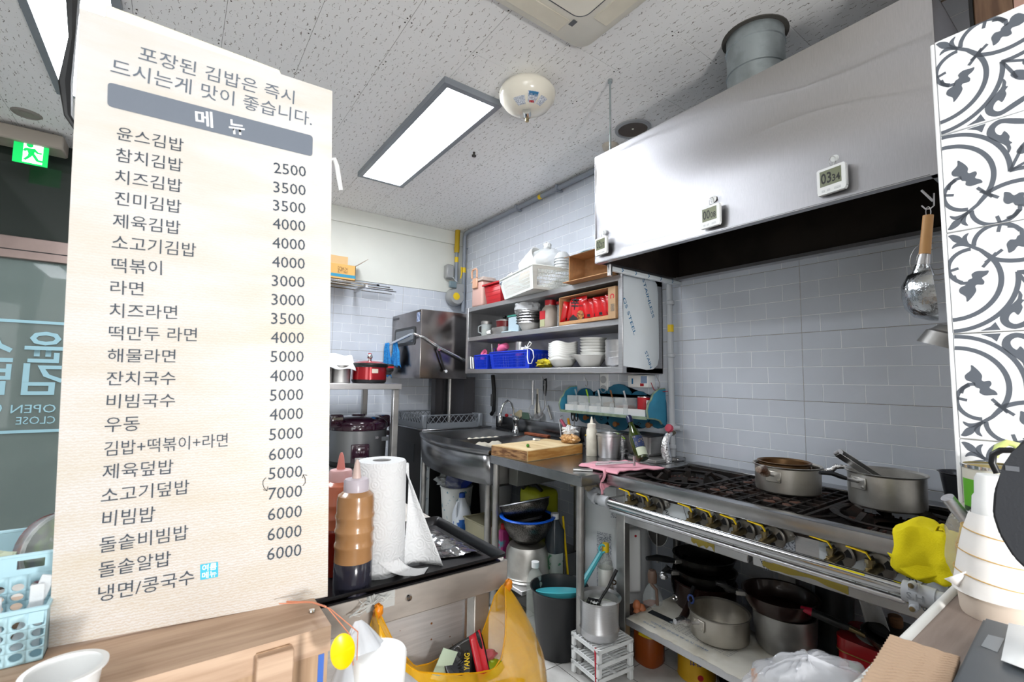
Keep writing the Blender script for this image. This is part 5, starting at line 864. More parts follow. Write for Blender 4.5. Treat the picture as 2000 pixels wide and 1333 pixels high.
part('tub', q, tb, t, solid=.003); part('grey_water', B().box(x0 + .018, x1 - .018, y0 + .014, y1 - .014, LSZ + .004, LSZ + .09), mat('murky_water', '8c8464', .3), t); part('rim', B().tube([(x0, y0, LSZ + .21), (x1, y0, LSZ + .21), (x1, y1, LSZ + .21), (x0, y1, LSZ + .21)], .005, 6, closed=True), tb, t)
solo('white_bucket', B().lathe([(0, 0), (.10, 0), (.125, .33), (.12, .33), (.095, .01), (0, .01)], (1.97, 2.92, LSZ), 28), mat('dull_white', 'c2c4c6', .5), 'large dull white bucket behind the bleach bottle', 'bucket')
t = thing('pink_detergent_pack', 'pink and blue detergent pack between the sink legs', 'pack', (1.6, 2.27, LSZ)); part('pack', B().box(1.56, 1.62, 2.24, 2.28, LSZ, LSZ + .22, bev=.01), mat('magenta_pack', 'c0408a', .4, col2='5aa0b4', vs=14, w0=.55, w1=.6), t); part('cap', B().lathe([(.02, 0), (.02, .025), (0, .026)], (1.59, 2.26, LSZ + .22), 14), REDP, t)
t = thing('toilet_roll', 'white tape roll standing on the shelf behind the paper towel', 'roll', (1.62, 3.2, .2)); t.name = 'paper_roll'; part('roll', B().lathe([(.02, -.045), (.05, -.045), (.05, .045), (.02, .045), (.02, -.045)], (0, 0, 0), 28, Tm(1.4, 2.94, .05) @ Rm(.6, 'Z') @ Rm(PI / 2, 'X')), WHITEP, t)
# bowls on the worktop lower shelf
US = .1905
c = (1.615, 2.075, US)
t = thing('upturned_aluminium_pot', 'large upturned aluminium pot under the worktop', 'pot', c); part('pot', B().lathe([(.135, 0), (.138, .004), (.128, .01), (.13, .016), (.124, .022), (.12, .06), (.113, .14), (.10, .165), (.07, .175), (0, .175)], c, 44), ALU, t)
MESHB = mat('perforated_steel', '6f6c68', .35, 1., col2='2c2a28', vs=260, w0=.45, w1=.6)
t = thing('blue_rim_colander', 'perforated steel colander with blue rim on the upturned pot', 'colander', (1.615, 2.075, US + .176)); c2 = (1.615, 2.075, US + .176)
part('bowl', B().lathe([(0, 0), (.06, .003), (.10, .035), (.125, .08), (.138, .135)], c2, 40), MESHB, t, solid=.002); part('blue_rim', B().lathe([(.13, .136), (.136, .141), (.150, .141), (.154, .136), (.142, .13)], c2, 40), mat('bright_blue_rim', '1860d8', .35), t)
t = thing('steel_colander', 'perforated steel bowl tilted in the blue rim colander', 'colander', (1.615, 2.075, US + .25)); M = Tm(1.62, 2.08, US + .285) @ Matrix.Rotation(-.2, 4, Vector((.58, .81, 0))) @ Matrix.Rotation(-.24, 4, Vector((.81, -.58, 0)))
part('base_ring', B().lathe([(.08, 0), (.085, .012), (.08, .014)], (0, 0, 0), 36, M), STEEL, t); part('bowl', B().lathe([(.0, .012), (.075, .014), (.11, .035), (.13, .065), (.14, .10)], (0, 0, 0), 40, M), MESHB, t, solid=.002); part('rim', B().tube([M @ Vector((.141 * math.cos(a), .141 * math.sin(a), .10)) for a in [2 * PI * i / 36 for i in range(36)]], .0035, 6, closed=True), STEEL, t)
t = thing('yellow_bin', 'yellow green plastic canister behind the colanders', 'canister', (1.91, 2.34, LSZ)); part('canister', B().box(1.82, 2.0, 2.24, 2.44, LSZ, US + .38, bev=.035, seg=3), mat('lime_yellow', 'b8bf2a', .4), t); part('black_handle', B().tube([(1.83, 2.40, US + .37), (1.83, 2.36, US + .405), (1.85, 2.29, US + .405), (1.86, 2.25, US + .38)], .011, 8), BLACKP, t)
solo('dark_bundle', blob((2.05, 1.8, .68), .12, .12, .08, .4, 12), mat('dark_cloth', '1c1a1a', .9), 'dark bundle stuffed under the worktop top', 'bundle') if 0 else None
solo('film_covered_drawer', B().box(1.56, 2.15, 2.10, 2.18, .66, .784, bev=.003), mat('dull_film_steel', '6c6e6a', .4, .4), 'film covered steel trough under the worktop left end', 'trough')
t = thing('green_label_bottle', 'dark bottle with white and green label beside the upturned pot', 'bottle', (1.83, 1.86, US)); c = (1.735, 1.985, US); part('bottle', B().lathe([(0, 0), (.045, 0), (.047, .01), (.047, .24), (.02, .29), (.018, .31), (0, .31)], c, 20, sq=3), mat('smoky_plastic', '3a4248', .2), t); part('label', B().lathe([(.0478, .02), (.0478, .13)], c, 14, sq=3, a0=-3.2, a1=-1.2), mat('green_white_label', 'a8b4ae', .5, col2='3f7f5a', vs=30, w0=.55, w1=.6), t)
part('cap', B().lathe([(.022, .3), (.022, .33), (0, .33)], c, 14), WHITEP, t)
solo('yellow_tube', B().tube([(1.80, 1.95, US), (1.78, 1.97, US + .31)], .006, 8), YEL, 'thin yellow stick leaning beside the dark bottle', 'stick')
# water heater
c = (1.97, 1.75, .06); HWM = mat('heater_white', 'd5d8da', .35)
t = thing('water_heater', 'white cylindrical water heater with control box under the worktop', 'water heater', c)
part('tank', B().lathe([(0, .02), (.15, .02), (.17, .04), (.17, .65), (.15, .67), (0, .68)], c, 48), HWM, t)
for a in (-2.2, -.6, 1.2): part('foot', B().box(-.015, .015, -.015, .015, -.06, .03, Tm(c[0] + .13 * math.cos(a), c[1] + .13 * math.sin(a), c[2])), HWM, t)
yaw = math.atan2(-c[1] + .0, -c[0] + .35)
HMt = Tm(*c) @ Rm(yaw + .18)
p_ = part('control_box', B().box(.15, .215, -.06, .06, .16, .46, HMt, bev=.014, seg=3), WHITEP, t); part('red_lamp', B().lathe([(0, .001), (.006, .001), (.006, 0)], (0, 0, 0), 10, HMt @ Tm(.2155, .03, .43) @ Rm(PI / 2, 'Y')), INKR, p_)
def onT(a, z, w_, h_, m, nm): part(nm, B().lathe([(.1705, z), (.1705, z + h_)], c, 8, a0=a - w_ / .34, a1=a + w_ / .34), m, t)
PRT = mat('heater_label_print', 'c9cbd0', .5, col2='7a7f88', vs=160, w0=.5, w1=.55)
onT(yaw + .42, .50, .07, .12, PRT, 'printed_label'); onT(yaw - .1, .50, .06, .10, PRT, 'printed_label'); onT(yaw - .5, .12, .08, .30, PRT, 'printed_label'); onT(yaw + .62, .54, .02, .06, INKR, 'red_mark')
solo('beige_rag', blob((1.75, 1.78, .735), .05, .10, .045, .5, 17), mat('beige_rag', '9c907c', .95, bump=.5, bs=60), 'beige rag hanging under the worktop in front of the heater', 'rag')
c = (1.745, 1.535, .0)
t = thing('yellow_cap_bottle', 'clear plastic bottle with yellow cap and white label by the table leg', 'bottle', c); c = (1.72, 1.60, US + .0005)
BT = mat('pet_clear', 'c9cfc8', .1, alpha=.35)
part('bottle', B().lathe([(0, 0), (.034, 0), (.036, .008), (.036, .17), (.03, .2), (.014, .235), (.014, .25), (0, .25)], c, 24), BT, t); part('cap', B().lathe([(.0165, .243), (.0165, .275), (.014, .282), (0, .283)], c, 18), YEL, t)
part('label', B().lathe([(.0366, .07), (.0366, .17)], c, 20), mat('white_label', 'e2e2dc', .5), t); lm = frame((c[0] - .0372 * .75 + .012, c[1] - .0372 * .66 - .012, c[2] + .085), (.66, -.75, 0), (0, 0, 1)); part('label_lettering', text('현미식초', lm, .045, .012), INKK, t); part('round_emblem', B().lathe([(.006, 0), (.012, 0), (.012, .0006), (.006, .0006)], (.022, .035, .0006), 18, lm), mat('emblem_brown', '4a3a26', .5), t)
c = (1.50, 1.86, 0.0); t = thing('clear_water_bottle', 'clear bottle with white cap behind the black bin', 'bottle', c); part('bottle', B().lathe([(0, 0), (.04, 0), (.042, .01), (.042, .26), (.03, .3), (.014, .32), (.014, .335)], c, 20), BT, t); part('cap', B().lathe([(.019, .325), (.019, .352), (0, .353)], c, 18), WHITEP, t)
# bin, ladle, pot on rack
c = (1.515, 1.70, 0.0005)
t = thing('black_bin', 'round black plastic bin on the floor', 'bin', c); part('bin', B().lathe([(0, 0), (.095, 0), (.1, .006), (.126, .275), (.134, .285), (.137, .29), (.131, .29), (.122, .27), (.094, .012), (0, .01)], c, 48), mat('satin_black_plastic', '1f2022', .4), t)
t = thing('turquoise_scoop', 'large turquoise plastic ladle resting in the black bin', 'ladle', (1.47, 1.66, .2)); M = Tm(1.475, 1.665, .235) @ Rm(-.25, 'X') @ Rm(.15, 'Y')
CY = mat('turquoise_plastic', '4db4c0', .3)
part('bowl', B().lathe([(0, -.05), (.04, -.045), (.085, -.02), (.108, .025), (.105, .027), (.08, -.014), (.038, -.04), (0, -.045)], (0, 0, 0), 36, M), CY, t)
e = at(1172, 1097, 'x', 1.62); part('handle', B().tube([(1.54, 1.60, .275), (1.60, 1.59, .345), (1.66, 1.575, .425)], [.016, .013, .012], 8), CY, t); part('hanging_loop', B().tube([(1.665 + .012 * math.cos(a), 1.572 - .010 * math.cos(a), .44 + .018 * math.sin(a)) for a in [2 * PI * i / 14 for i in range(14)]], .005, 6, closed=True), CY, t)
t.location += Vector((.035, .03, .01)); solo('blue_pen', B().tube([(1.52, 1.628, .272), (1.525, 1.65, .24)], .005, 8), BLUEP, 'small blue tool tip in the turquoise ladle', 'tool')
RCK = mat('rack_white_plastic', 'e4e6e6', .4)
rkx, rky, rkr = 1.548, 1.462, -.08
for lv in range(3):
    z = .0005 + .055 * lv
    t = thing('egg_rack', ['lowest white slotted plastic stand under the steel pot', 'middle white slotted plastic stand under the steel pot', 'top white slotted plastic stand directly under the steel pot'][lv], 'stand', (rkx, rky, z), 'stacked white plastic stands'); t.name = 'plastic_stand'
    M = Tm(rkx, rky, z) @ Rm(rkr); a_, b_ = .098, .088
    for sx in (-1, 1):
        for sy in (-1, 1): part('leg', B().box(sx * a_ - .0, sx * (a_ - .022), sy * b_, sy * (b_ - .022), 0, .05, M, bev=.004), RCK, t)
    q = B(); q.box(-a_, a_, -b_, -b_ + .004, .038, .054, M).box(-a_, a_, b_ - .004, b_, .038, .054, M).box(-a_, -a_ + .004, -b_, b_, .038, .054, M).box(a_ - .004, a_, -b_, b_, .038, .054, M); part('edge_band', q, RCK, t)
    for k in range(9):
        y = -b_ + .02 + (2 * b_ - .04) * k / 8
        part('slat', B().box(-a_, a_, y - .004, y + .004, .048, .0525, M), RCK, t)
    part('cross_slat', B().box(-.006, .006, -b_, b_, .0475, .053, M), RCK, t)
RB_ = mat('red_ribbon', 'a81c30', .6)
solo('red_strap', B().tube([(1.452, 1.408, .165), (1.446, 1.40, .15), (1.447, 1.40, .08), (1.446, 1.398, .01)], [.004, .006, .005, .004], 6), RB_, 'red printed strap hanging down the white plastic stands', 'strap')
c = (1.535, 1.465, .1655)
t = thing('deep_steel_pot', 'tall steel pot of water with white discs on the plastic stands', 'pot', c); part('pot', B().lathe([(0, 0), (.072, 0), (.08, .008), (.081, .03), (.084, .034), (.084, .04), (.081, .044), (.083, .15), (.093, .158), (.093, .161), (.080, .152), (.077, .04), (0, .01)], c, 48), STEEL, t)
part('water', B().lathe([(0, .118), (.0795, .118)], c, 32), mat('cloudy_water', 'aeb5a6', .08, coat=.6), t)
for k, (dx, dy) in enumerate(((.035, .0), (.05, -.03), (.01, .03))): solo('radish_slice', B().lathe([(0, .003), (.024, .002), (.026, 0), (0, -.001)], (c[0] + dx, c[1] + dy, c[2] + .119 + .003 * k), 20), WHITEP, ['large white disc floating in the steel pot', 'white disc by the front wall of the steel pot', 'white disc at the back of the steel pot'][k], 'food')
t = thing('black_slotted_spoon', 'black slotted spoon leaning in the tall steel pot', 'slotted spoon', (1.55, 1.47, .28)); part('handle', B().tube([(1.545, 1.478, .292), (1.60, 1.472, .345), (1.645, 1.465, .41)], [.005, .006, .008], 8), BLACKP, t)
M = Tm(1.51, 1.475, .283) @ Rm(.5) @ Rm(-.3, 'Y')
q = B()
for i in range(5):
    for j in range(4):
        x = -.03 + .015 * i; y = -.02 + .013 * j; q.box(x, x + .011, y, y + .0095, 0, .003, M)
q.box(-.034, .045, -.024, -.018, 0, .003, M).box(-.034, .045, .03, .036, 0, .003, M).box(-.034, -.03, -.022, .034, 0, .003, M).box(.036, .046, -.022, .034, 0, .003, M); part('head', q, BLACKP, t)
# ================================================================ STOVE
STX0, STY0, STY1, STZ = 1.60, .30, 1.484, .83
t = thing('gas_stove', 'long stainless commercial gas stove with iron grates and open lower shelf', 'stove', (1.9, .9, 0)); stove = t
FRM2 = mat('stove_steel', 'aaaaab', .27, 1., var=.1, vs=8, bump=.08, bs=30)
q = B().box(STX0, STX0 + .05, STY0, STY1, STZ - .048, STZ, bev=.004, seg=2); part('front_rim', q, FRM2, t)
part('side_rim', B().box(STX0 + .045, WX - .005, STY0, STY0 + .04, STZ - .04, STZ, bev=.003), FRM2, t); part('side_rim', B().box(STX0 + .045, WX - .005, STY1 - .055, STY1, STZ - .04, STZ, bev=.003), FRM2, t)
part('back_rim', B().box(2.14, WX - .005, STY0 + .04, STY1 - .05, STZ - .04, STZ + .006, bev=.003), FRM2, t)
part('drip_tray', B().box(STX0 + .05, 2.14, STY0 + .04, STY1 - .05, STZ - .07, STZ - .062), SOOT, t)
part('side_sheet', B().box(1.665, WX - .005, STY1 - .006, STY1 - .002, .655, STZ - .045), STEELD, t); part('side_sheet', B().box(1.665, WX - .005, STY0, STY0 + .004, .655, STZ - .045), STEELD, t)
part('front_panel', B().box(1.662, 1.668, STY0 + .02, 1.43, .655, .782), STEEL, t)
for (ya, yb_) in ((.845, 1.427), (.34, .655)): part('film_covering', B().box(1.6605, 1.662, ya, yb_, .66, .776), FILM, t)
PX = 1.6598; PMt = lambda y, z: Matrix(((0, 0, -1, PX), (-1, 0, 0, y), (0, 1, 0, z), (0, 0, 0, 1)))
lt = []
for (y, z) in ((1.232, .745), (.868, .712), (.452, .745)): lt.append(text('STAINLESS', PMt(y, z) @ Rm(-1.15), .11, .016, .004))
part('film_lettering', join_meshes(lt), INKD, t)
q = B()
for y in (1.35, 1.27, 1.12, 1.03, .95, .87, .58, .50, .42): q.box(-.0008, .0008, -.065, .065, 0, .0003, PMt(y, .717) @ Rm(.35))
part('film_line', q, INKK, t)
q = B()
for y in (1.352, 1.236, 1.105, .985, .885, .47): q.box(-.003, .003, -.014, .014, 0, .0004, PMt(y, .762) @ Rm(.35))
part('film_tick', q, mat('navy_tick', '1e2c66', .5), t)
part('paper_plate', B().box(1.6600, 1.662, .725, .80, .685, .77), mat('spec_plate', 'c6ccd6', .5, col2='6e7684', vs=150, w0=.52, w1=.56), t); part('brass_plate', B().box(1.6600, 1.662, .675, .722, .672, .70), mat('brass_plate', '8d7440', .4, .8, col2='3a3018', vs=200, w0=.5, w1=.55), t)
part('bottom_beam', B().box(1.66, 1.69, .88, STY1 - .02, .618, .655, bev=.003), FRM2, t); part('bottom_beam', B().box(1.66, 1.69, STY0 + .02, .865, .618, .655, bev=.003), FRM2, t)
YT = mat('peeling_yellow_film', 'a8963c', .5)
def ragged(y0, y1, z0, z1, n, sd):
    rnd = random.Random(sd); top = [(y0 + (y1 - y0) * i / n, z1 - rnd.uniform(0, .3) * (z1 - z0)) for i in range(n + 1)]; bot = [(y0 + (y1 - y0) * i / n, z0 + rnd.uniform(0, .5) * (z1 - z0)) for i in range(n + 1)]
    return [(-y, z) for y, z in top + bot[::-1]]
for (a, b_, s) in ((1.10, 1.005, 1), (.83, .58, 2)): part('yellow_film_remnant', B().prism(ragged(a, b_, .619, .654, 9, s), .0006, Matrix(((0, 0, -1, 1.6594), (-1, 0, 0, 0), (0, 1, 0, 0), (0, 0, 0, 1)))), YT, t)
part('yellow_film_remnant', B().box(1.6585, 1.6595, 1.432, 1.478, .60, .66), YT, t)
for (x, y) in ((1.675, 1.455), (1.675, .33), (2.19, 1.455), (2.19, .33)): part('leg', B().box(x - .018, x + .018, y - .025, y + .025, 0, STZ - .05, bev=.003), STEELD, t)
part('leg_bolt', B().lathe([(0, .006), (.007, .005), (.007, 0)], (0, 0, 0), 12, Tm(1.656, 1.455, .765) @ Rm(-PI / 2, 'Y')), STEEL, t)
part('lower_shelf', B().box(1.655, 2.215, STY0, 1.425, .19, .222, bev=.003), STEELX, t)
part('rear_cross_bar', B().box(2.17, 2.2, .95, 1.02, .225, .62), STEELD, t)
# burners
def claw(cx, cy2, a, r0, r1, z, h, nm='grate_claw'):
    q = B(); M = Tm(cx, cy2, z) @ Rm(a)
    q.prism([(r0, 0), (r0, h), (r0 + .022, h + .012), (r0 + .05, h * .5), (r1, h * .2), (r1, 0)], .022, M @ Rm(PI / 2, 'X') @ Tm(0, 0, -.011)); part(nm, q, IRON, stove)
def bigburner(cx, cy2, ya, yb_):
    z = STZ - .055
    part('burner_ring', B().lathe([(.055, 0), (.12, 0), (.125, .018), (.10, .026), (.055, .02)], (cx, cy2, z), 36), IRON, stove)
    q = B()
    for k in range(36): a = 2 * PI * k / 36; q.box(-.003, .003, .105, .125, .016, .028, Tm(cx, cy2, z) @ Rm(a))
    part('burner_teeth', q, mat('burner_brown', '4a2f28', .6, .3), stove, kind='stuff')
    part('wok_ring', B().lathe([(.15, .04), (.175, .046), (.178, .05), (.165, .052), (.15, .047)], (cx, cy2, z), 40), IRON, stove)
    for k in range(6): claw(cx, cy2, PI / 6 + k * PI / 3, .09, .18, STZ - .03, .03)
    hx = .245
    q = B().box(cx - hx, cx + hx, ya, ya + .012, STZ - .02, STZ - .004).box(cx - hx, cx + hx, yb_ - .012, yb_, STZ - .02, STZ - .004).box(cx - hx, cx - hx + .012, ya, yb_, STZ - .02, STZ - .004).box(cx + hx - .012, cx + hx, ya, yb_, STZ - .02, STZ - .004); part('grate_frame', q, IRON, stove)
    q = B()
    for k in range(4):
        q = B(); a = PI / 4 + k * PI / 2; ex_ = cx + hx * .95 * (1 if math.cos(a) > 0 else -1); ey = (yb_ if math.sin(a) > 0 else ya); q.tube([(cx + .17 * math.cos(a), cy2 + .17 * math.sin(a) * min(1, (yb_ - ya) / .36), STZ - .012), (ex_, ey, STZ - .012)], .006, 6); part('grate_bar', q, IRON, stove)
    for k in (-1, 1):
        part('grate_bar', B().tube([(cx + k * .16, cy2, STZ - .01), (cx + k * hx, cy2, STZ - .01)], .005, 6), IRON, stove)
bigburner(1.895, 1.275, 1.125, 1.425); bigburner(1.895, .52, .345, .70)
q = B(); gy0, gy1, gx0, gx1 = .71, 1.118, 1.652, 2.135
for half in (0, 1):
    a, b_ = (gy0, (gy0 + gy1) / 2 - .002) if half == 0 else ((gy0 + gy1) / 2 + .002, gy1)
    q = B()
    for k in range(5): y = a + (b_ - a - .008) * k / 4; q.box(gx0, gx1, y, y + .008, STZ - .016, STZ)
    for k in range(9): x = gx0 + (gx1 - gx0 - .008) * k / 8; q.box(x, x + .008, a, b_, STZ - .016, STZ)
    part('square_grate', q, IRON, stove)
for cx in (1.77, 2.02):
    for cy2 in (.81, 1.015):
        part('small_burner', B().lathe([(0, .02), (.03, .02), (.045, .01), (.05, 0), (.05, -.02)], (cx, cy2, STZ - .045), 20), IRON, stove)
        for k in range(4):
            M = Tm(cx, cy2, STZ - .012) @ Rm(k * PI / 2 + PI / 4); part('rusty_lug', B().box(.025, .062, -.012, .012, -.004, .013, M, bev=.003), mat('rusty_iron', '3a2822', .7, col2='5a3a2c', vs=30), stove)
# valves
VC = [(1244, 979), (1280, 990), (1366, 1012), (1405, 1022), (1454, 1037), (1511, 1051), (1642, 1085), (1719, 1108)]
first = None
for k, (px, py) in enumerate(VC):
    c = at(px, py, 'x', 1.635); y = c.y; z = min(max(c.z, .69), .745)
    M = Tm(1.635, y, z)
    if first is None:
        v = part('air_shutter', B().lathe([(0, 0), (.012, 0), (.012, .004), (.034, .004), (.037, .002), (.038, -.003), (.034, -.006), (.022, -.02), (.018, -.025), (0, -.025)], (0, 0, 0), 28, Rm(-PI / 2, 'Y')), mat('shutter_steel', '8a8782', .35, 1.), None); v.parent = stove; first = v
        kids = []
        q = B()
        for s in (0, 1, 2):
            a0 = .5 + s * 2.1; q.lathe([(.015, .0045), (.031, .0045)], (0, 0, 0), 6, Rm(-PI / 2, 'Y'), a0=a0, a1=a0 + .9)
        kids.append(part('air_slot', q, BLACKM, None))
        kids.append(part('neck_plate', B().prism([(-.01, -.03), (.02, -.02), (.06, .008), (.065, .02), (.055, .03), (.03, .034), (-.005, .034)], .003, Matrix(((0, 0, -1, .012), (-1, 0, 0, 0), (0, 1, 0, 0), (0, 0, 0, 1)))).lathe([(0, .004), (.006, .003), (.006, 0)], (0, 0, 0), 10, Tm(.009, -.055, .02) @ Rm(-PI / 2, 'Y')), mat('shutter_steel', '8a8782', .35, 1.), None))
        kids.append(part('brass_body', B().tube([(-.006, 0, 0), (-.03, .004, -.006), (-.055, .012, -.012), (-.075, .014, -.012)], [.012, .010, .012, .009], 10).tube([(-.03, .016, -.02), (-.03, .014, .02)], .009, 8).lathe([(.013, -.005), (.013, .005), (0, .005)], (-.03, .014, .018), 8).tube([(-.05, .02, -.03), (-.05, .012, .0)], .008, 8), BRASS, None))
        kids.append(part('yellow_lever', B().poly([(-.038, .010, .022), (-.030, .010, .022), (-.034, .022, .036), (-.026, .022, .036), (-.034, .070, .041), (-.024, .070, .041), (-.038, .010, .025), (-.030, .010, .025), (-.034, .022, .040), (-.026, .022, .040), (-.034, .070, .045), (-.024, .070, .045)], [(0, 1, 3, 2), (2, 3, 5, 4), (7, 6, 8, 9), (9, 8, 10, 11), (0, 2, 8, 6), (2, 4, 10, 8), (1, 7, 9, 3), (3, 9, 11, 5), (4, 5, 11, 10), (0, 6, 7, 1)]), YEL, None))
        for kd in kids: kd.parent = v
        nv = v
    else:
        nv = first.copy(); COL.objects.link(nv); nv.parent = stove
        for kd in kids: d = kd.copy(); COL.objects.link(d); d.parent = nv
    rl = Vector(stove.location); nv.location = Vector((1.635, y, z)) - rl
# gas rail
t = thing('gas_manifold_rail', 'shiny steel gas pipe running along the stove front', 'pipe', (1.55, .93, .72))
part('rail', B().tube([(1.555, 1.445, .722), (1.555, .40, .722)], .0165, 18), mat('polished_pipe', 'c4c6c8', .14, 1.), t); part('rail', B().tube([(1.565, 1.43, .69), (1.565, .42, .69)], .008, 12), STEEL, t, label='thin lower pipe')
part('yellow_mark', B().box(1.541, 1.544, .50, .585, .731, .735), mat('bright_yellow_tape', 'f0e21c', .4), t)
part('elbow_fitting', B().tube([(1.555, 1.43, .722), (1.555, 1.475, .722)], [.024, .024], 16).tube([(1.555, 1.47, .722), (1.557, 1.52, .724), (1.565, 1.545, .728), (1.59, 1.552, .731), (1.64, 1.545, .733)], .019, 14).lathe([(.024, -.01), (.026, -.006), (.026, .006), (.024, .01)], (0, 0, 0), 16, Tm(1.556, 1.505, .7225) @ Rm(PI / 2, 'X')).lathe([(.024, -.012), (.027, -.006), (.027, .006), (.024, .012)], (0, 0, 0), 16, Tm(1.605, 1.55, .732) @ Rm(PI / 2, 'Y')), PIPEL, t)
part('rail_bracket', B().box(1.555, 1.665, 1.43, 1.434, .735, .742).box(1.555, 1.665, .385, .389, .735, .742), STEELD, t)
part('pipe_clamp', B().tube([(1.555, .42, .72), (1.555, .355, .72)], .026, 18).lathe([(.0, .016), (.007, .016), (.009, .01), (.009, 0)], (0, 0, 0), 12, Tm(1.535, .395, .748) @ Rm(-PI / 2, 'Y')).lathe([(.0, .016), (.007, .016), (.009, .01), (.009, 0)], (0, 0, 0), 12, Tm(1.535, .395, .692) @ Rm(-PI / 2, 'Y')).box(1.532, 1.548, .385, .405, .69, .75), PIPEL, t); part('screw', B().lathe([(0, .004), (.006, .003), (.006, 0)], (0, 0, 0), 10, Tm(1.519, .395, .748) @ Rm(-PI / 2, 'Y')).lathe([(0, .004), (.006, .003), (.006, 0)], (0, 0, 0), 10, Tm(1.519, .395, .692) @ Rm(-PI / 2, 'Y')), BRASS, t)
part('cast_letters', text('S.H', Matrix(((0, 0, -1, 1.528), (-1, 0, 0, .408), (0, 1, 0, .712), (0, 0, 0, 1))), .034, .016, .01), mat('cast_letter_grey', '8a8e92', .5), t); part('hose_nut', B().tube([(1.555, .36, .72), (1.55, .30, .72)], [.023, .02], 14), PIPEL, t)
# yellow cloth
t = thing('yellow_dishcloth', 'bright yellow dishcloth draped over the right end of the stove rim', 'cloth', (1.6, .38, .8)); YC = mat('bright_yellow_cloth', 'f2e010', .9, bump=.25, bs=250, var=.06, vs=8)
def yc(u, v):
    y = .445 - .125 * u; a = v * 2.2
    if v < .4: x = 1.70 - .12 * (v / .4); z = STZ + .02 + .03 * math.sin(PI * u) + .012 * math.sin(7 * u + 5 * v)
    else: s = (v - .4) / .6; x = 1.58 - .012 * math.sin(PI * s) - .006 * math.sin(9 * u); z = STZ + .02 - (.075 + .03 * math.sin(2.5 * u + .3)) * s + .03 * math.sin(PI * u) * (1 - s)
    x += .008 * NZ.noise(Vector((u * 4, v * 4, 2))); z += .008 * NZ.noise(Vector((u * 5, v * 5, 7))); return (x - .0, y + .006 * math.sin(8 * v), z)
part('cloth', B().grid(yc, 30, 30), YC, t, solid=.003)
part('top_loop', B().grid(lambda u, v: (1.625 + .02 * math.cos(2 * PI * u) * .4, .350 + .013 * math.cos(2 * PI * u), STZ + .035 + .03 * (math.sin(2 * PI * u) * .5 + .5) + .012 * v * .5 + (0), ) if 0 else (1.60 + .03 * v, .352 + .012 * math.cos(PI * u), STZ + .025 + .035 * math.sin(PI * u)), 14, 4), YC, t, solid=.003)
def yc2(u, v): y = .455 - .09 * u; return (1.572 - .006 * math.sin(6 * u) - .003 * v, y - .02 * v, STZ - .03 - .05 * v * (1 - abs(u - .45)))
part('lower_fold', B().grid(yc2, 16, 10), YC, t, solid=.003)
# saucepans on the stove
def aim(px, py, z, c): p = at(px, py, 'z', z); return math.atan2(p.y - c[1], p.x - c[0])
def saucepan(name, label, c, r, h, m, hd, hl, hm, hr=.009, lug=True, flare=.0, grip=None, lid=None, tilt=0):
    t = thing(name, label, 'saucepan', c)
    part('pan', B().lathe([(0, 0), (r * .93, 0), (r * .985, .006), (r * .99, .014), (r, h - .006), (r + .006, h - .002), (r + .007, h + .001), (r + .003, h + .002), (r - .003, h - .004), (r - .005, .01), (0, .006)], c, 56), m, t)
    M = Tm(*c) @ Rm(hd)
    part('handle_plate', B().box(r - .001, r + .004, -.028, .028, h - .055, h - .015, M, bev=.002).lathe([(0, .004), (.005, .003), (.005, 0)], (0, 0, 0), 10, M @ Tm(r + .004, -.018, h - .025) @ Rm(PI / 2, 'Y')).lathe([(0, .004), (.005, .003), (.005, 0)], (0, 0, 0), 10, M @ Tm(r + .004, .018, h - .045) @ Rm(PI / 2, 'Y')), m, t)
    part('handle_shank', B().tube([M @ Vector((r, 0, h - .03)), M @ Vector((r + .035, 0, h - .022)), M @ Vector((r + .06, 0, h - .015))], .006, 8), STEEL, t)
    part('grip', B().tube([M @ Vector((r + .05, 0, h - .018)), M @ Vector((r + .07, 0, h - .012)), M @ Vector((r + hl * .7, 0, h + .0)), M @ Vector((r + hl, 0, h + .002))], [hr * .8, hr, hr, hr * .7], 10), hm, t)
    return t, M
c = at(1548, 958, 'z', STZ + .001); 
sc1 = (1.965, .877, STZ + .0005)
t, M = saucepan('stained_saucepan', 'sooty saucepan with foil bound handle holding a smaller stained pan', sc1, .113, .10, ALUW, aim(1508, 928, .93, sc1) - .25, .11, mat('foil_bound_handle', 'b8aca0', .35, .5, col2='6a4a3a', vs=40, bump=.8, bs=90), hr=.017)
t2, M2 = saucepan('inner_saucepan', 'smaller brown stained saucepan nested in the sooty saucepan', (1.97, .89, STZ + .055), .088, .055, mat('brown_stained_alu', '9a7a58', .35, .9, col2='5a3a20', vs=6, w0=.35, w1=.7), aim(1625, 908, .945, (1.97, .89)), .115, FOIL, hr=.010)
sc2 = (2.015, .578, STZ + .0005)
t, M = saucepan('large_aluminium_saucepan', 'large aluminium saucepan with black handle at the right burner', sc2, .109, .115, ALU, aim(1582, 926, .945, sc2), .15, BLACKP, hr=.008)
t = thing('steel_tongs', 'long steel ladle handle leaning out of the large saucepan', 'tongs', (1.86, .6, STZ + .05)); a = at(1636, 888, 'x', 1.92); b3 = Vector((2.0, .59, STZ + .08)); a = Vector((a.x, a.y, a.z)); M = frame(tuple(b3), a - b3, Vector((0, 1, 0))); L_ = (a - b3).length
part('arm', B().box(0, L_, -.014, .014, 0, .002, M, bev=.0008), STEEL, t); part('arm', B().box(0, L_, -.014, .014, -.018, -.016, M, bev=.0008), STEELD, t); part('bend', B().tube([M @ Vector((L_, -.012, -.008)), M @ Vector((L_, .012, -.008))], .009, 12), STEEL, t)
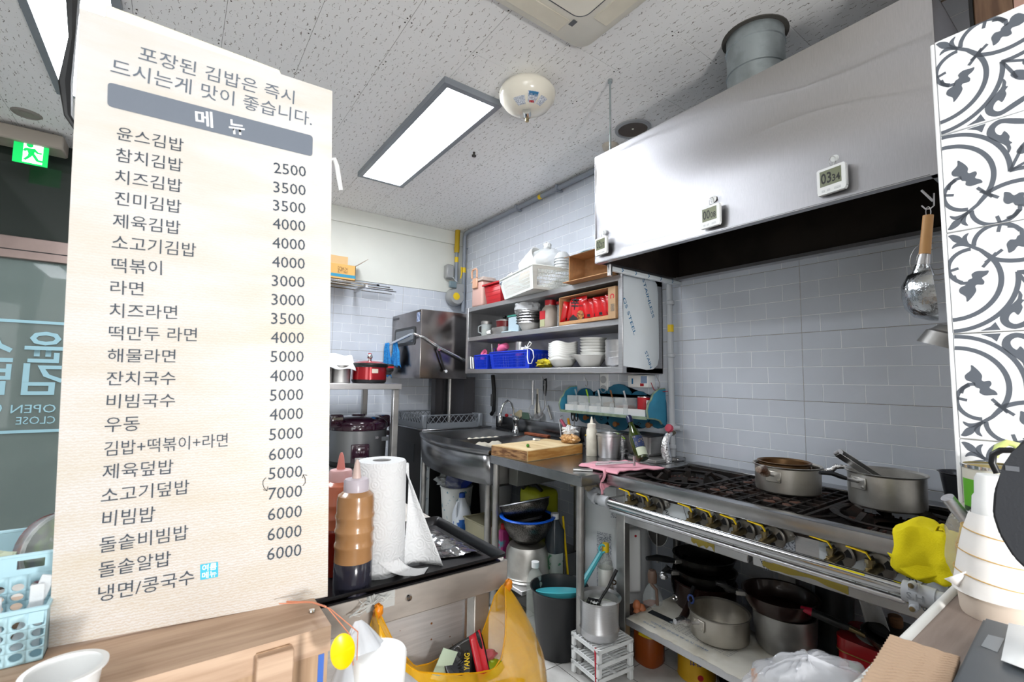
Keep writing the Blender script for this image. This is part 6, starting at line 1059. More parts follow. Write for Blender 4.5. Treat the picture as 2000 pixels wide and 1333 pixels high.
t = thing('dark_tall_pot', 'tall dark metal pot at the back right of the stove', 'pot', (2.12, .42, STZ)); part('pot', B().lathe([(0, 0), (.05, 0), (.068, .13), (.074, .134), (.07, .134), (.062, .12), (.046, .006), (0, .005)], (2.05, .375, STZ + .007), 32), mat('dark_enamel', '2f3136', .3, .6), t)
# ladles under the hood
def at_y(px, py, y): return at(px, py, 'y', y)
t = thing('wooden_handled_ladle', 'hammered steel ladle with wooden handle hanging from the hood end', 'ladle', (1.56, .36, 1.4))
lx = 1.60; top = at(1808, 408, 'x', lx); mid = at(1806, 497, 'x', lx); 
part('handle', B().tube([at(1813, 421, 'x', lx), at(1806, 497, 'x', lx)], [.0115, .0125], 14), mat('pale_wood_handle', 'd2a26a', .5, col2='a8713c', vs=3, w0=.45, w1=.8), t)
part('ferrule', B().tube([at(1806, 497, 'x', lx), at(1802, 518, 'x', lx)], [.012, .015], 14), STEEL, t); part('ring', B().tube([at(1813 + 5 * math.cos(a), 414 + 10 * math.sin(a), 'x', lx) for a in [2 * PI * i / 12 for i in range(12)]], .0012, 5, closed=True), STEEL, t)
bc_ = at(1812, 575, 'x', 1.62); face = Vector((.25, -.97, .08)).normalized(); MQ = Matrix.Translation(bc_) @ face.to_track_quat('Z', 'Y').to_matrix().to_4x4()
HAM = mat('hammered_steel', 'b4b8bc', .2, 1., bump=.8, bs=60)
part('bowl', B().lathe([(0, -.055), (.03, -.052), (.058, -.035), (.072, 0), (.074, .012), (.070, .012), (.066, 0), (.05, -.028), (.0, -.046)], (0, 0, 0), 36, MQ), HAM, t)
part('neck', B().tube([at(1802, 516, 'x', lx), at(1802, 540, 'x', lx + .005)], [.015, .025], 12), HAM, t)
t = thing('hood_hook_bar', 'small steel hook bar at the right end under the hood', 'hook', (1.62, .33, 1.75)); part('bar', B().tube([at(1800, 372, 'x', 1.61), at(1822, 393, 'x', 1.61)], .003, 6), STEEL, t); part('hook', B().tube([at(1800, 402, 'x', 1.6), at(1808, 409, 'x', 1.6), at(1817, 408, 'x', 1.6), at(1824, 402, 'x', 1.6), at(1824, 378, 'x', 1.61)], .0018, 6), STEEL, t)
t = thing('wire_strainer', 'round wire mesh strainer hanging behind the wooden handled ladle', 'strainer', (1.7, .33, 1.55)); sc_c = at(1832, 505, 'x', 1.66)
for r in (.03, .045, .06): part('wire', B().tube([(1.66, sc_c.y + r * math.cos(a), sc_c.z + r * math.sin(a)) for a in [2 * PI * i / 20 for i in range(20)]], .0012, 5, closed=True), STEELD, t)
t = thing('steel_scoop', 'dark steel scoop rim peeking out beside the patterned panel', 'scoop', (1.7, .36, 1.3)); c = at(1850, 672, 'x', 1.62); MQ = Matrix.Translation(c) @ Rm(.35, 'X'); part('bowl', B().lathe([(0, .05), (.03, .045), (.05, .02), (.058, -.01), (.06, -.01), (.05, .025), (0, .055)], (0, 0, 0), 28, MQ), STEELD, t); part('handle', B().tube([MQ @ Vector((0, 0, .05)), MQ @ Vector((0, 0, .1)), c + Vector((.01, -.03, .3))], .005, 8), STEEL, t)
# ================================================================ ON THE STOVE'S LOWER SHELF AND FLOOR
LS = .2225
def fpan(name, label, c, r, h, m, hd, hl, hm, tilt=(0, 0), cat='frying pan'):
    t = thing(name, label, cat, c); M = Tm(*c) @ Rm(tilt[0], 'X') @ Rm(tilt[1], 'Y')
    part('pan', B().lathe([(0, 0), (r * .8, 0), (r * .93, h * .4), (r, h), (r + .004, h + .002), (r, h + .003), (r - .006, h), (r * .9, h * .45), (r * .78, .005), (0, .004)], (0, 0, 0), 48, M), m, t)
    H = M @ Rm(hd)
    part('handle_bracket', B().box(r - .01, r + .03, -.012, .012, h - .022, h - .004, H, bev=.003), STEELD, t)
    part('handle', B().tube([H @ Vector((r + .02, 0, h - .012)), H @ Vector((r + .06, 0, h - .002)), H @ Vector((r + hl * .7, 0, h + .012)), H @ Vector((r + hl, 0, h + .014))], [.009, .014, .014, .009], 10), hm, t)
    return t
NST = mat('non_stick_black', '151312', .35, .3, coat=.3); NSB = mat('burnt_maroon_enamel', '2a1613', .3, .2, coat=.4)
t = thing('newspaper', 'greasy newspaper sheets covering the lower stove shelf', 'newspaper', (1.9, 1.0, LS)); NPM = mat('newsprint', 'd6d3c8', .8, col2='b9b2a0', vs=7, bump=.3, bs=40, w0=.45, w1=.7)
rnd = random.Random(3)
fe_ = [(1.645 + rnd.uniform(-.004, .006), 1.41 - (1.41 - .55) * i / 40) for i in range(41)]
q = B(); nn = 41; vs = []
for i, (x, y) in enumerate(fe_):
    for j in range(7): f = j / 6; xx = x + (2.0 - x) * f; vs.append((xx, y + .02 * f, LS + .0015 + .002 * NZ.noise(Vector((xx * 20, y * 20, 0))) + .001))
q.poly(vs, [(i * 7 + j, (i + 1) * 7 + j, (i + 1) * 7 + j + 1, i * 7 + j + 1) for i in range(40) for j in range(6)]); part('sheet', q, NPM, t, solid=.0012)
def NM_(x, y, a): return Matrix(((math.cos(a), -math.sin(a), 0, x), (math.sin(a), math.cos(a), 0, y), (0, 0, 1, LS + .0055), (0, 0, 0, 1)))
# print runs along -y
ln = [text('이번주말 전국에 비 소식 이어져', NM_(1.70, 1.33, -PI / 2), .26, .014), text('행사 안내', NM_(1.675, 1.35, -PI / 2), .06, .012), text('새봄맞이 특별 할인', NM_(1.70, .86, -PI / 2), .12, .012)]
part('blue_headline', join_meshes(ln), mat('faded_blue_print', '5a7fa8', .7), t)
lns = []
for k in range(6): lns.append(text('가나다라 마바사아 자차카 타파하 거너더러 머버서', NM_(1.664 - .0 + .0 * k, 1.36, -PI / 2), .3, .006) if 0 else text('오늘의 소식과 생활 정보를 전합니다 지역 신문', NM_(1.735 + .012 * k, 1.30, -PI / 2), .30, .007))
part('small_print', join_meshes(lns), mat('faded_grey_print', '6e7076', .7), t)
part('dark_photo', B().box(0, .12, 0, .035, 0, .0006, NM_(1.76, 1.39, -PI / 2 + .05)), mat('newspaper_photo', '1c2026', .6, col2='b8c4cc', vs=26, w0=.6, w1=.66), t); part('dark_photo', B().box(0, .08, 0, .035, 0, .0006, NM_(1.70, .80, -PI / 2)), mat('newspaper_photo', '1c2026', .6), t)
fpan('dark_sauté_pan'.replace('é', 'e'), 'black frying pan with foil tipped handle on the left pan stack', (2.034, 1.285, LS + .178), .134, .05, NST, math.atan2(.08, -.14) + .2, .17, BLACKP)
solo('foil_tip', blob((at(1296, 1126, 'x', 1.72).x, at(1296, 1126, 'x', 1.72).y, at(1296, 1126, 'x', 1.72).z), .016, .018, .014, .4, 2, 14, 8), FOIL, 'foil wrapped tip on the black pan handle', 'foil')
fpan('stacked_pan_middle', 'black pan in the middle of the left pan stack', (2.034, 1.28, LS + .112), .134, .055, NST, 2.6, .05, BLACKP).name = 'frying_pan'
t = thing('maroon_casserole', 'dark maroon casserole at the bottom of the left pan stack', 'casserole', (1.98, 1.18, LS)); part('pot', B().lathe([(0, 0), (.11, 0), (.128, .01), (.136, .11), (.14, .116), (.134, .12), (.126, .105), (.12, .01), (0, .006)], (2.034, 1.285, LS + .0005), 44), NSB, t)
M = Tm(2.034, 1.285, LS + .01) @ Rm(math.atan2(-.04, -.2)); part('handle', B().tube([M @ Vector((.13, 0, .08)), M @ Vector((.17, 0, .06)), M @ Vector((.22, 0, .03)), M @ Vector((.26, 0, .022))], [.012, .015, .016, .014], 10), BROWNP, t); part('hanging_hole', B().lathe([(0, .001), (.005, .001), (.005, 0)], tuple(M @ Vector((.255, 0, .0365))), 10), INKK, t)
t = thing('blue_hanging_loop', 'blue loop at the end of a dark pan handle', 'loop', (1.84, 1.22, LS + .08)); part('loop', B().tube([(1.815, 1.21 + .013 * math.cos(a), LS + .115 + .016 * math.sin(a)) for a in [2 * PI * i / 14 for i in range(14)]], .004, 6, closed=True), mat('slate_blue', '3a4f8c', .4), t); part('handle', B().tube([(1.818, 1.21, LS + .133), (1.845, 1.215, LS + .155)], .009, 8), BLACKP, t)
t, M = saucepan('lower_saucepan', 'dented aluminium saucepan with foil wrapped handle on the newspaper', (1.849, 1.105, LS + .006), .112, .098, ALUW, aim(1352, 1243, .335, (1.849, 1.105)) - .4, .125, FOIL, hr=.015)
fpan('dark_wok_pan', 'dark maroon frying pan with short black handle resting on a steel pot', (1.955, .915, LS + .153), .131, .06, NSB, math.atan2(.11, -.1), .10, BLACKP).name = 'frying_pan'
solo('steel_stock_pot', B().lathe([(0, 0), (.085, 0), (.1, .02), (.108, .08), (.11, .145), (.105, .145), (.09, .02), (0, .006)], (1.965, .905, LS + .006), 40), STEELD, 'round steel pot supporting the maroon frying pan', 'pot')
fpan('small_pan', 'black handled small steel pan in front of the steel pot', (1.78, .68, LS + .006), .085, .03, mat('grey_pan', '4a4c4e', .35, .8), math.atan2(.12, -.02), .11, BLACKP).name = 'frying_pan'
solo('pan_cover', B().lathe([(0, .014), (.05, .012), (.088, .002), (.09, 0)], (1.80, .80, LS + .006), 36), STEELD, 'flat steel pan lid lying on the newspaper', 'lid')
t = thing('red_gift_tin', 'red tin box with rounded corners on the lower shelf', 'tin box', (2.04, .59, LS)); a_, b_, c_, d_ = 1.935, 2.12, .44, .725; RT_ = mat('red_tin', 'b4151e', .25, coat=.4)
part('box', B().prism(rrect(a_, b_, c_, d_, .035), .095, Tm(0, 0, LS + .0065)), RT_, t); part('lid', B().prism(rrect(a_ - .004, b_ + .004, c_ - .004, d_ + .004, .038), .045, Tm(0, 0, LS + .101)), RT_, t); part('gold_seam', B().prism(rrect(a_ - .0055, b_ + .0055, c_ - .0055, d_ + .0055, .039), .003, Tm(0, 0, LS + .101)), mat('gold_seam', 'b89a5a', .4, .8), t)
part('white_label', B().lathe([(0, .001), (.07, .001), (.07, 0)], (2.03, .62, LS + .146), 32), WHITEP, t); part('green_mark', B().box(a_ - .006, a_ - .0045, .65, .68, LS + .06, LS + .08), mat('leaf_green', '4f9a34', .5), t)
h3 = at(1563, 1188, 'z', .435); h2 = at(1585, 1196, 'z', .43); h1 = at(1640, 1220, 'z', .42); h0 = at(1672, 1232, 'z', .405); pc = at(1765, 1262, 'z', .40)
t = thing('red_tipped_pan', 'black frying pan with red tipped handle resting on the red tin', 'frying pan', (pc.x, pc.y, .37)); M = Tm(pc.x + .02, pc.y + .0, .372)
part('pan', B().lathe([(0, 0), (.085, 0), (.105, .02), (.115, .042), (.119, .043), (.113, .045), (.10, .022), (0, .005)], (0, 0, 0), 44, M), NST, t)
part('bracket', B().tube([at(1690, 1242, 'z', .40), h0 + (h1 - h0) * .55], .010, 10), mat('bronze_bracket', '8a7a5a', .3, 1.), t); part('handle', B().tube([h0 + (h1 - h0) * .5, h1, h2], [.011, .014, .014], 12), BLACKP, t); part('red_tip', B().tube([h2, h3], [.0145, .008], 12), mat('crimson_tip', 'b01c3a', .25), t)
kn = at(1749, 1213, 'z', .44); t = thing('paper_lined_lid', 'paper sheets and wooden knobbed lid lying in the red tipped pan', 'lid', (kn.x, kn.y, .41)); part('lid', B().lathe([(.085, .0), (.08, .01), (.03, .016), (0, .016)], (kn.x, kn.y, .405), 36), BLACKM, t); part('wooden_knob', B().lathe([(.018, 0), (.021, .006), (.021, .032), (.017, .036), (0, .036)], (kn.x, kn.y, .421), 20), mat('knob_wood', '6b4a30', .6, var=.2, vs=30, st=(1, 1, 6)), t)
PPR = mat('grey_white_paper', 'c4c6c8', .8, bump=.3, bs=60)
for (P4_, n_) in ((((1692, 1225), (1740, 1240), (1715, 1168), (1672, 1150)), 0), (((1755, 1180), (1800, 1215), (1790, 1175), (1768, 1170)), 1)):
    W4 = [at(x, y, 'x', kn.x - .03 - .02 * k) for k, (x, y) in enumerate(P4_)]
    part('paper', B().grid(lambda u, v: tuple((W4[0] * (1 - u) + W4[1] * u) * (1 - v) + (W4[3] * (1 - u) + W4[2] * u) * v + Vector((.03 * math.sin(PI * u), 0, .0))), 10, 10), PPR, t, solid=.001)
t = thing('wooden_edge_pot', 'dark pot with wooden rim at the back of the lower shelf', 'pot', (2.0, .55, LS)); part('pot', B().lathe([(0, 0), (.06, 0), (.065, .28), (.06, .28), (.055, .01), (0, .01)], (2.15, .80, LS), 28), mat('dark_grey_pot', '33363a', .4), t); part('wooden_rim', B().box(2.07, 2.215, .76, .84, LS + .28, LS + .30, bev=.004), mat('dark_wood_rim', '5a3220', .5), t)
t = thing('hanging_skimmer', 'round skimmer hanging at the back under the stove', 'skimmer', (2.1, 1.30, .45)); c = at(1284, 1032, 'x', 1.95); part('rim', B().tube([(1.95, c.y + .062 * math.cos(a), c.z + .085 * math.sin(a)) for a in [2 * PI * i / 24 for i in range(24)]], .002, 6, closed=True), STEEL, t); part('disc', B().prism([(.06 * math.cos(2 * PI * i / 24), .083 * math.sin(2 * PI * i / 24)) for i in range(24)], .002, Matrix(((0, 0, -1, 1.952), (-1, 0, 0, c.y), (0, 1, 0, c.z), (0, 0, 0, 1)))), mat('fine_mesh', '4a4846', .5, .5), t); part('handle', B().tube([(1.945, c.y, c.z + .085), (1.945, c.y, c.z - .12), (1.945, c.y - .003, c.z - .16)], [.003, .003, .006], 8), STEEL, t)
t = thing('black_lid_upright', 'black round pan lid standing against the stove side', 'lid', (1.98, 1.33, LS)); part('disc', B().lathe([(0, .016), (.06, .012), (.10, 0), (.102, -.004), (0, -.002)], (0, 0, 0), 32, Tm(2.02, 1.375, LS + .10) @ Rm(PI / 2 - .15, 'X')), mat('black_glass_lid', '111314', .1), t); t.name = 'glass_cover'; part('chrome_ring', B().lathe([(.010, 0), (.014, .004), (.010, .008)], (0, 0, 0), 16, Tm(1.90, 1.345, LS + .05) @ Rm(-PI / 2, 'Y')), CHROME, t)
# floor items under the shelf
t = thing('oil_jug', 'orange brown plastic oil jug on the floor beside the white stands', 'jug', (1.78, 1.45, 0)); OJ = mat('oil_amber', '9a4a1c', .15, alpha=.85); c = (1.80, 1.415, .0005); part('jug', B().lathe([(0, 0), (.055, 0), (.06, .01), (.06, .12), (.055, .15), (.05, .165), (.055, .17)], c, 28, sq=3), OJ, t); part('orange_band', B().lathe([(.056, .15), (.058, .165), (.05, .18)], c, 24, sq=3), mat('orange_band', 'c8541c', .4), t); part('yellow_label', B().lathe([(.0605, .125), (.0555, .152)], c, 14, sq=3, a0=-3.3, a1=-1.2), YEL, t)
t = thing('clear_jug', 'clear glass jug with brown cap and handle on the shelf end', 'jug', (1.80, 1.45, .2)); c = (1.86, 1.44, .19); part('jug', B().lathe([(0, 0), (.04, 0), (.045, .01), (.045, .06), (.03, .1), (.016, .12), (.016, .14)], c, 24), CLEARG, t); part('cap', B().lathe([(.02, .125), (.022, .16), (.016, .18), (0, .182)], c, 18), mat('taupe_cap', '7a6458', .4), t); part('handle', B().tube([(c[0] - .02, c[1] - .01, c[2] + .125), (c[0] - .03, c[1] - .045, c[2] + .115), (c[0] - .03, c[1] - .05, c[2] + .05)], .007, 8), mat('taupe_cap', '7a6458', .4), t); part('oil', B().lathe([(0, 0), (.04, 0), (.042, .03), (0, .03)], c, 20), OJ, t)
for k, (x, y, z) in enumerate(((1.75, 1.44, .215), (1.765, 1.425, .20), (1.74, 1.43, .188))):
    solo('egg', B().lathe([(0, -.024), (.012, -.02), (.019, -.006), (.018, .008), (.010, .022), (0, .027)], (x, y, z + .024), 16), mat('brown_egg', 'b8704a', .5), ['brown egg on top of the tray by the stove leg', 'brown egg leaning right of the top egg', 'lowest brown egg by the stove leg'][k], 'egg', 'brown eggs by the stove leg')
solo('egg_tray', B().lathe([(.04, 0), (.05, .03), (.055, .05), (.052, .05), (.03, .006), (0, .006)], (1.765, 1.435, .175), 20), mat('brown_tray', '4a3630', .6), 'dark round bowl holding the brown eggs', 'bowl')
t = thing('yellow_tuna_tin', 'large yellow tin with upside down blue lettering on the floor', 'tin', (1.86, 1.22, 0)); c = (1.885, 1.235, .0005); part('tin', B().lathe([(0, 0), (.076, 0), (.078, .004), (.076, .008), (.076, .15), (.078, .155), (.07, .156), (.07, .15), (0, .15)], c, 40), mat('tin_yellow', 'd9a91e', .3, .2), t)
fy_ = math.atan2(-1, -.82); 
def tinM(a, z): return Tm(c[0], c[1], c[2] + z) @ Rm(a) @ Matrix(((0, 0, 1, .0765), (1, 0, 0, 0), (0, 1, 0, 0), (0, 0, 0, 1)))
for k, ch in enumerate('치참원동'): part('blue_lettering', text(ch, tinM(fy_ - .48 + .32 * k, .085) @ Rm(PI) @ Tm(-.011, -.018, 0), .021, .03, .02), mat('tin_navy', '2a3578', .4), t)
part('navy_band', B().lathe([(.0766, .13), (.0766, .14)], c, 12, a0=fy_ - .5, a1=fy_ + .7), mat('tin_navy', '2a3578', .4), t); part('red_seal', B().lathe([(0, .0006), (.012, .0006), (.012, 0)], (0, 0, 0), 18, tinM(fy_ - .1, .03)), INKR, t)
t = thing('floor_pan_lidded', 'white enamel pot with dark handle under the lower shelf', 'pot', (1.80, .93, 0)); t.name = 'enamel_pot'; c = (1.83, .93, .0005); part('pot', B().lathe([(0, 0), (.13, 0), (.145, .02), (.15, .11), (.156, .114), (.15, .118), (.14, .11)], c, 44), mat('ivory_enamel', 'cfcabc', .3), t); part('glass_lid', B().lathe([(.146, .118), (.12, .13), (.04, .142), (0, .143)], c, 44), mat('smoke_lid', '2a2c2c', .1), t); part('steel_rim', B().lathe([(.15, .116), (.154, .122), (.146, .124)], c, 44), CHROME, t); part('handle', B().tube([(1.72, 1.05, .085), (1.69, 1.06, .09), (1.665, 1.03, .09), (1.70, 1.01, .085)], .013, 10), BROWNP, t); part('green_trim', B().lathe([(.1475, .06), (.148, .066)], c, 44), mat('dark_green_trim', '2f5a3c', .4), t)
# ================================================================ FRONT STEEL TABLE with tray, bottles, paper towel
def atp(px, py, P0, n):
    d = RT * ((px - 1000) / FPX) - UP * ((py - 666.5) / FPX) + FW; return CAM + d * ((Vector(P0) - CAM).dot(n) / d.dot(n))
t = thing('steel_side_table', 'stainless side table whose front edge carries the hanging bags', 'table', (.35, 1.3, 0))
TX1, TY0 = .698, .975; FTM = mat('front_table_steel', 'cbc5be', .45, .8, var=.12, vs=6, bump=.08, bs=30, st=(1, 1, 3))
part('top', B().box(-.25, TX1, TY0, 1.75, .77, .80, bev=.003), FTM, t); part('front_edge', B().box(-.25, TX1, TY0 - .002, TY0 + .012, .735, .801, bev=.003), FTM, t); part('side_edge', B().box(TX1 - .012, TX1, TY0, 1.75, .735, .801, bev=.003), FTM, t)
part('front_panel', B().box(-.25, .585, TY0 + .012, TY0 + .016, .1, .735), mat('front_panel_steel', 'cfcdcc', .5, .75, var=.06, vs=12, st=(1, 1, 20), bump=.05), t); part('panel_edge', B().box(.582, .588, TY0 + .006, TY0 + .018, .1, .735), STEEL, t)
for (x, y) in ((.635, 1.02), (.635, 1.70), (-.2, 1.70)): part('leg', B().box(x - .022, x + .022, y - .03, y + .03, 0, .735, bev=.003), FTM, t)
part('bolt', B().lathe([(.0, .005), (.006, .004), (.008, 0)], (0, 0, 0), 14, Tm(.437, TY0 - .002, .775) @ Rm(PI / 2, 'X')), CHROME, t)
q = B()
rnd = random.Random(5)
for k in range(26): q.lathe([(0, .0005), (rnd.uniform(.001, .0028), .0004)], (0, 0, 0), 6, Tm(rnd.uniform(.3, .57), TY0 + .0118, rnd.uniform(.45, .72)) @ Rm(PI / 2, 'X'))
part('rust_spot', q, mat('rust_brown', '7a4a20', .8), t, kind='stuff')
part('caster', B().lathe([(0, -.015), (.035, -.015), (.04, -.005), (.04, .005), (.035, .015), (0, .015)], (0, 0, 0), 20, Tm(.74, 1.15, .70 - .65) @ Rm(PI / 2, 'X')), BLACKM, t) if 0 else None
t = thing('black_baking_tray', 'black baking tray with raised rim on the side table', 'tray', (.35, 1.12, .801)); BT_ = mat('black_tray_coat', '1b1b1e', .32, .3, bump=.05, bs=30)
x0, x1, y0, y1 = .10, .682, .955, 1.325; q = B()
q.box(x0 + .012, x1 - .012, y0 + .012, y1 - .012, .803, .806)
o_ = rrect(x0, x1, y0, y1, .012, 3); i_ = rrect(x0 + .02, x1 - .02, y0 + .02, y1 - .02, .012, 3); n_ = len(o_)
q.poly([(x, y, .824) for x, y in o_] + [(x, y, .806) for x, y in i_] + [(x, y, .818) for x, y in o_], [(i, (i + 1) % n_, n_ + (i + 1) % n_, n_ + i) for i in range(n_)] + [(i, 2 * n_ + i, 2 * n_ + (i + 1) % n_, (i + 1) % n_) for i in range(n_)])
part('tray', q, BT_, t, solid=.0015); part('lower_tray', B().box(x0 + .02, x1 - .03, y0 + .04, y1 - .02, .8005, .803), BT_, t)
# foil sheet
t = thing('foil_sheet', 'crumpled clear foil sheet lying in the black tray', 'foil', (.57, 1.15, .807))
def foil(u, v):
    a = (1 - u) * (1 - v); P = Vector((.50, 1.06, 0)) * a + Vector((.655, 1.02, 0)) * u * (1 - v) + Vector((.64, 1.24, 0)) * u * v + Vector((.52, 1.27, 0)) * (1 - u) * v
    return (P.x, P.y, .8085 + .006 * abs(NZ.noise(Vector((P.x * 22, P.y * 30, 1)))) + .003 * abs(NZ.noise(Vector((P.x * 50, P.y * 70, 1)))) + (.006 * math.sin(PI * min(1, max(0, (u - .6) * 2.5)))))
part('sheet', B().grid(foil, 40, 40), mat('thin_foil', '8f8f92', .12, .9, bump=.35, bs=50), t, ang=25)
# sauce bottles
def sauce(name, label, c, r, h, mt, mb, split, capm, tipm, tipr=.006):
    t = thing(name, label, 'bottle', c); k = h / .2
    pr = [(0, 0), (r * .97, 0), (r, .004)]
    for z in (.02,): pr.append((r, z * k))
    for z in (.096, .126, .156): pr += [(r * .985, (z - .008) * k), (r * 1.03, (z - .003) * k), (r * 1.03, (z + .001) * k), (r * .97, (z + .006) * k)]
    pr += [(r * .98, .185 * k), (r * .93, .197 * k), (r * .72, .204 * k), (r * .62, .206 * k)]
    part('bottle', B().lathe([(r, split)] + [p for p in pr if p[1] > split], c, 36), mt, t); part('sauce', B().lathe([p for p in pr if p[1] < split] + [(r, split), (r * .98, split + .001)], c, 36), mb, t)
    part('cap', B().lathe([(r * .66, .204 * k), (r * .66, .226 * k), (r * .60, .23 * k), (tipr * 1.3, .232 * k)], c, 28), capm, t); part('nozzle', B().lathe([(tipr * 1.6, .231 * k), (tipr * .9, .262 * k), (tipr * .4, .27 * k), (0, .27 * k)], c, 16), tipm, t); return t
sc_ = (.325, 1.005, .8065)
sauce('sauce_bottle', 'ribbed sauce bottle with brown contents darkening at the base', sc_, .0385, .196, mat('brown_sauce', 'b98c60', .25, coat=.4, col2='8f6238', vs=5), mat('dark_soy', '2a2a36', .15, coat=.6), .062, mat('frosted_cap', 'cfc6d0', .3, alpha=.9), mat('pale_nozzle', 'd8c0b8', .35))
part('stained_tip', B().lathe([(.0035, 0), (.003, .006), (0, .007)], (sc_[0], sc_[1], sc_[2] + .257), 10), mat('stain_red', '5a1418', .5), [o for o in COL.objects if o.name == 'sauce_bottle'][0])
sauce('sauce_bottle', 'red sauce bottle with pink cap behind the brown one', (.325, 1.12, .8065), .0385, .196, mat('salmon_sauce', 'd47a5c', .3, coat=.4), mat('deep_red_sauce', '8e2416', .25, coat=.5), .10, mat('pink_cap', 'e2b4b4', .35), mat('pink_nozzle', 'e08a80', .35))
# paper towel
c = (.405, 1.075, .8065); ptm = mat('embossed_paper', 'e4e6e8', .85, bump=0)
nt = ptm.node_tree; N = nt.nodes; L = nt.links; tc = N.new('ShaderNodeTexCoord'); mp = N.new('ShaderNodeMapping'); mp.inputs['Scale'].default_value = (1, 1, 1); L.new(tc.outputs['Object'], mp.inputs[0]); vo = N.new('ShaderNodeTexVoronoi'); vo.inputs['Scale'].default_value = 42; L.new(mp.outputs[0], vo.inputs[0])
wv = N.new('ShaderNodeMath'); wv.operation = 'MULTIPLY'; wv.inputs[1].default_value = 26; L.new(vo.outputs['Distance'], wv.inputs[0]); sn = N.new('ShaderNodeMath'); sn.operation = 'SINE'; L.new(wv.outputs[0], sn.inputs[0]); bp = N.new('ShaderNodeBump'); bp.inputs['Strength'].default_value = .28; bp.inputs['Distance'].default_value = .0015; L.new(sn.outputs[0], bp.inputs['Height']); L.new(bp.outputs[0], N['Principled BSDF'].inputs['Normal'])
t = thing('paper_towel_roll', 'standing white embossed paper towel roll with a loose sheet', 'paper towel', c)
part('roll', B().lathe([(.02, 0), (.057, 0), (.059, .003), (.0575, .12), (.0555, .243), (.053, .247), (.021, .247), (.0205, .2), (.0205, 0)], c, 56), ptm, t); part('core', B().lathe([(.0205, .245), (.0205, .15), (0, .15)], c, 24), mat('grey_core', 'b5b5b6', .8), t)
def sheet(u, v):
    # leaves the roll tangentially at the right side and hangs out to the right and front
    b0 = Vector((c[0] + .052, c[1] - .018, 0)); b1 = Vector((.54, 1.01, 0)); k = (1 - v); z = .8075 + .235 * v
    ww = 1.0 * (1 - v) ** .9 + .0; P = b0 + (b1 - b0) * u * (ww * .95 + .02); P.x += .008 * math.sin(3 * u + 2 * v); 
    return (P.x, P.y + .014 * math.sin(PI * u) * k, z + .003 * math.sin(6 * u))
part('loose_sheet', B().grid(sheet, 20, 28), ptm, t, solid=.0008)
def sheet2(u, v):
    a0 = -1.95 + .9 * u; r = .0590; e_ = Vector((c[0] + r * math.cos(a0), c[1] + r * math.sin(a0), 0)); o2 = Vector((.475 + .03 * u, .985 + .035 * u, 0)); P = e_ + (o2 - e_) * v * (1 - .0 * u); return (P.x, P.y, .8072 + .035 * (1 - v) ** 3 + .0015)
part('sheet_foot', B().grid(sheet2, 14, 12), ptm, t, solid=.0008)
# ---------------------------------------------------------------- bags
YB = mat('yellow_bag_film', 'f8bc18', .25, alpha=.6, bump=.7, bs=18, var=.1, vs=10)
t = thing('yellow_plastic_bag', 'yellow plastic carrier bag hung by its handles on the table edge', 'bag', (.55, .93, .5))
fyb, byb = .885, .962
fr_px = [(731, 1186), (738, 1215), (755, 1252), (780, 1290), (817, 1314), (880, 1318), (930, 1316), (964, 1309), (980, 1285), (987, 1240), (988, 1190), (986, 1137)]
bk_px = [(731, 1186), (745, 1205), (764, 1245), (785, 1275), (810, 1303), (838, 1297), (875, 1278), (905, 1262), (936, 1252), (950, 1215), (966, 1165), (986, 1137)]
def resample(P, n):
    L_ = [0]
    for a, b_ in zip(P, P[1:]): L_.append(L_[-1] + (b_ - a).length)
    out = []; k = 0
    for i in range(n + 1):
        s = L_[-1] * i / n
        while k < len(P) - 2 and L_[k + 1] < s: k += 1
        f = (s - L_[k]) / max(1e-9, L_[k + 1] - L_[k]); out.append(P[k].lerp(P[k + 1], f))
    return out
nF = 48
fr3 = resample([at(x, y, 'y', .962 - (.962 - fyb) * math.sin(PI * i / (len(fr_px) - 1)) ** .5) for i, (x, y) in enumerate(fr_px)], nF); bk3 = resample([at(x, y, 'y', byb) for x, y in bk_px], nF)
xl, xr = .345, .80
def bagf(front):
    R3 = fr3 if front else bk3
    def f(u, v):
        p = R3[min(nF, int(round(u * nF)))]; s = u
        bx = xl + (xr - xl) * s; by_ = (.80 if front else .965) + (0 if not front else .0); by_ = .962 + ((.80 - .962) * math.sin(PI * s) ** .6 if front else .006 * 0)
        b = Vector((bx, by_, .47)); q_ = p.lerp(b, v); bulge = math.sin(PI * v) * .018
        q_ = q_ + Vector((bulge * (1.4 if s > .8 else (-1.0 if s < .15 else 0)), -bulge * (1 if front else 0), 0)); nse = NZ.noise(Vector((q_.x * 16 + (0 if front else 5), q_.z * 9, 3))) * .010 * math.sin(PI * min(1, v + .15)) + .004 * math.sin(60 * s + 8 * v) * (1 - v)
        return (q_.x, q_.y - abs(nse) * (1 if front else 0), q_.z + nse * .3)
    return f
part('front_film', B().grid(bagf(True), nF, 22), YB, t); part('back_film', B().grid(bagf(False), nF, 22), YB, t)
rim = B().tube(fr3[1:-1], .0018, 5).tube(bk3[1:-1], .0015, 5); part('gathered_rim', rim, mat('yellow_bag_rim', 'f0ae10', .3, alpha=.9), t)
for (cx, cz) in ((fr3[0].x, fr3[0].z), (fr3[-1].x, fr3[-1].z)): part('handle_knot', blob((cx + .006, .955, cz - .006), .010, .009, .013, .5, 3, 14, 8), mat('orange_knot', 'ea8c14', .35, bump=.6, bs=60), t)
t = thing('white_tape_strands', 'frayed clear tape strands holding the left bag handle', 'tape', (.33, .96, .79)); q = B(); rnd = random.Random(11); h = at(728, 1180, 'y', .963)
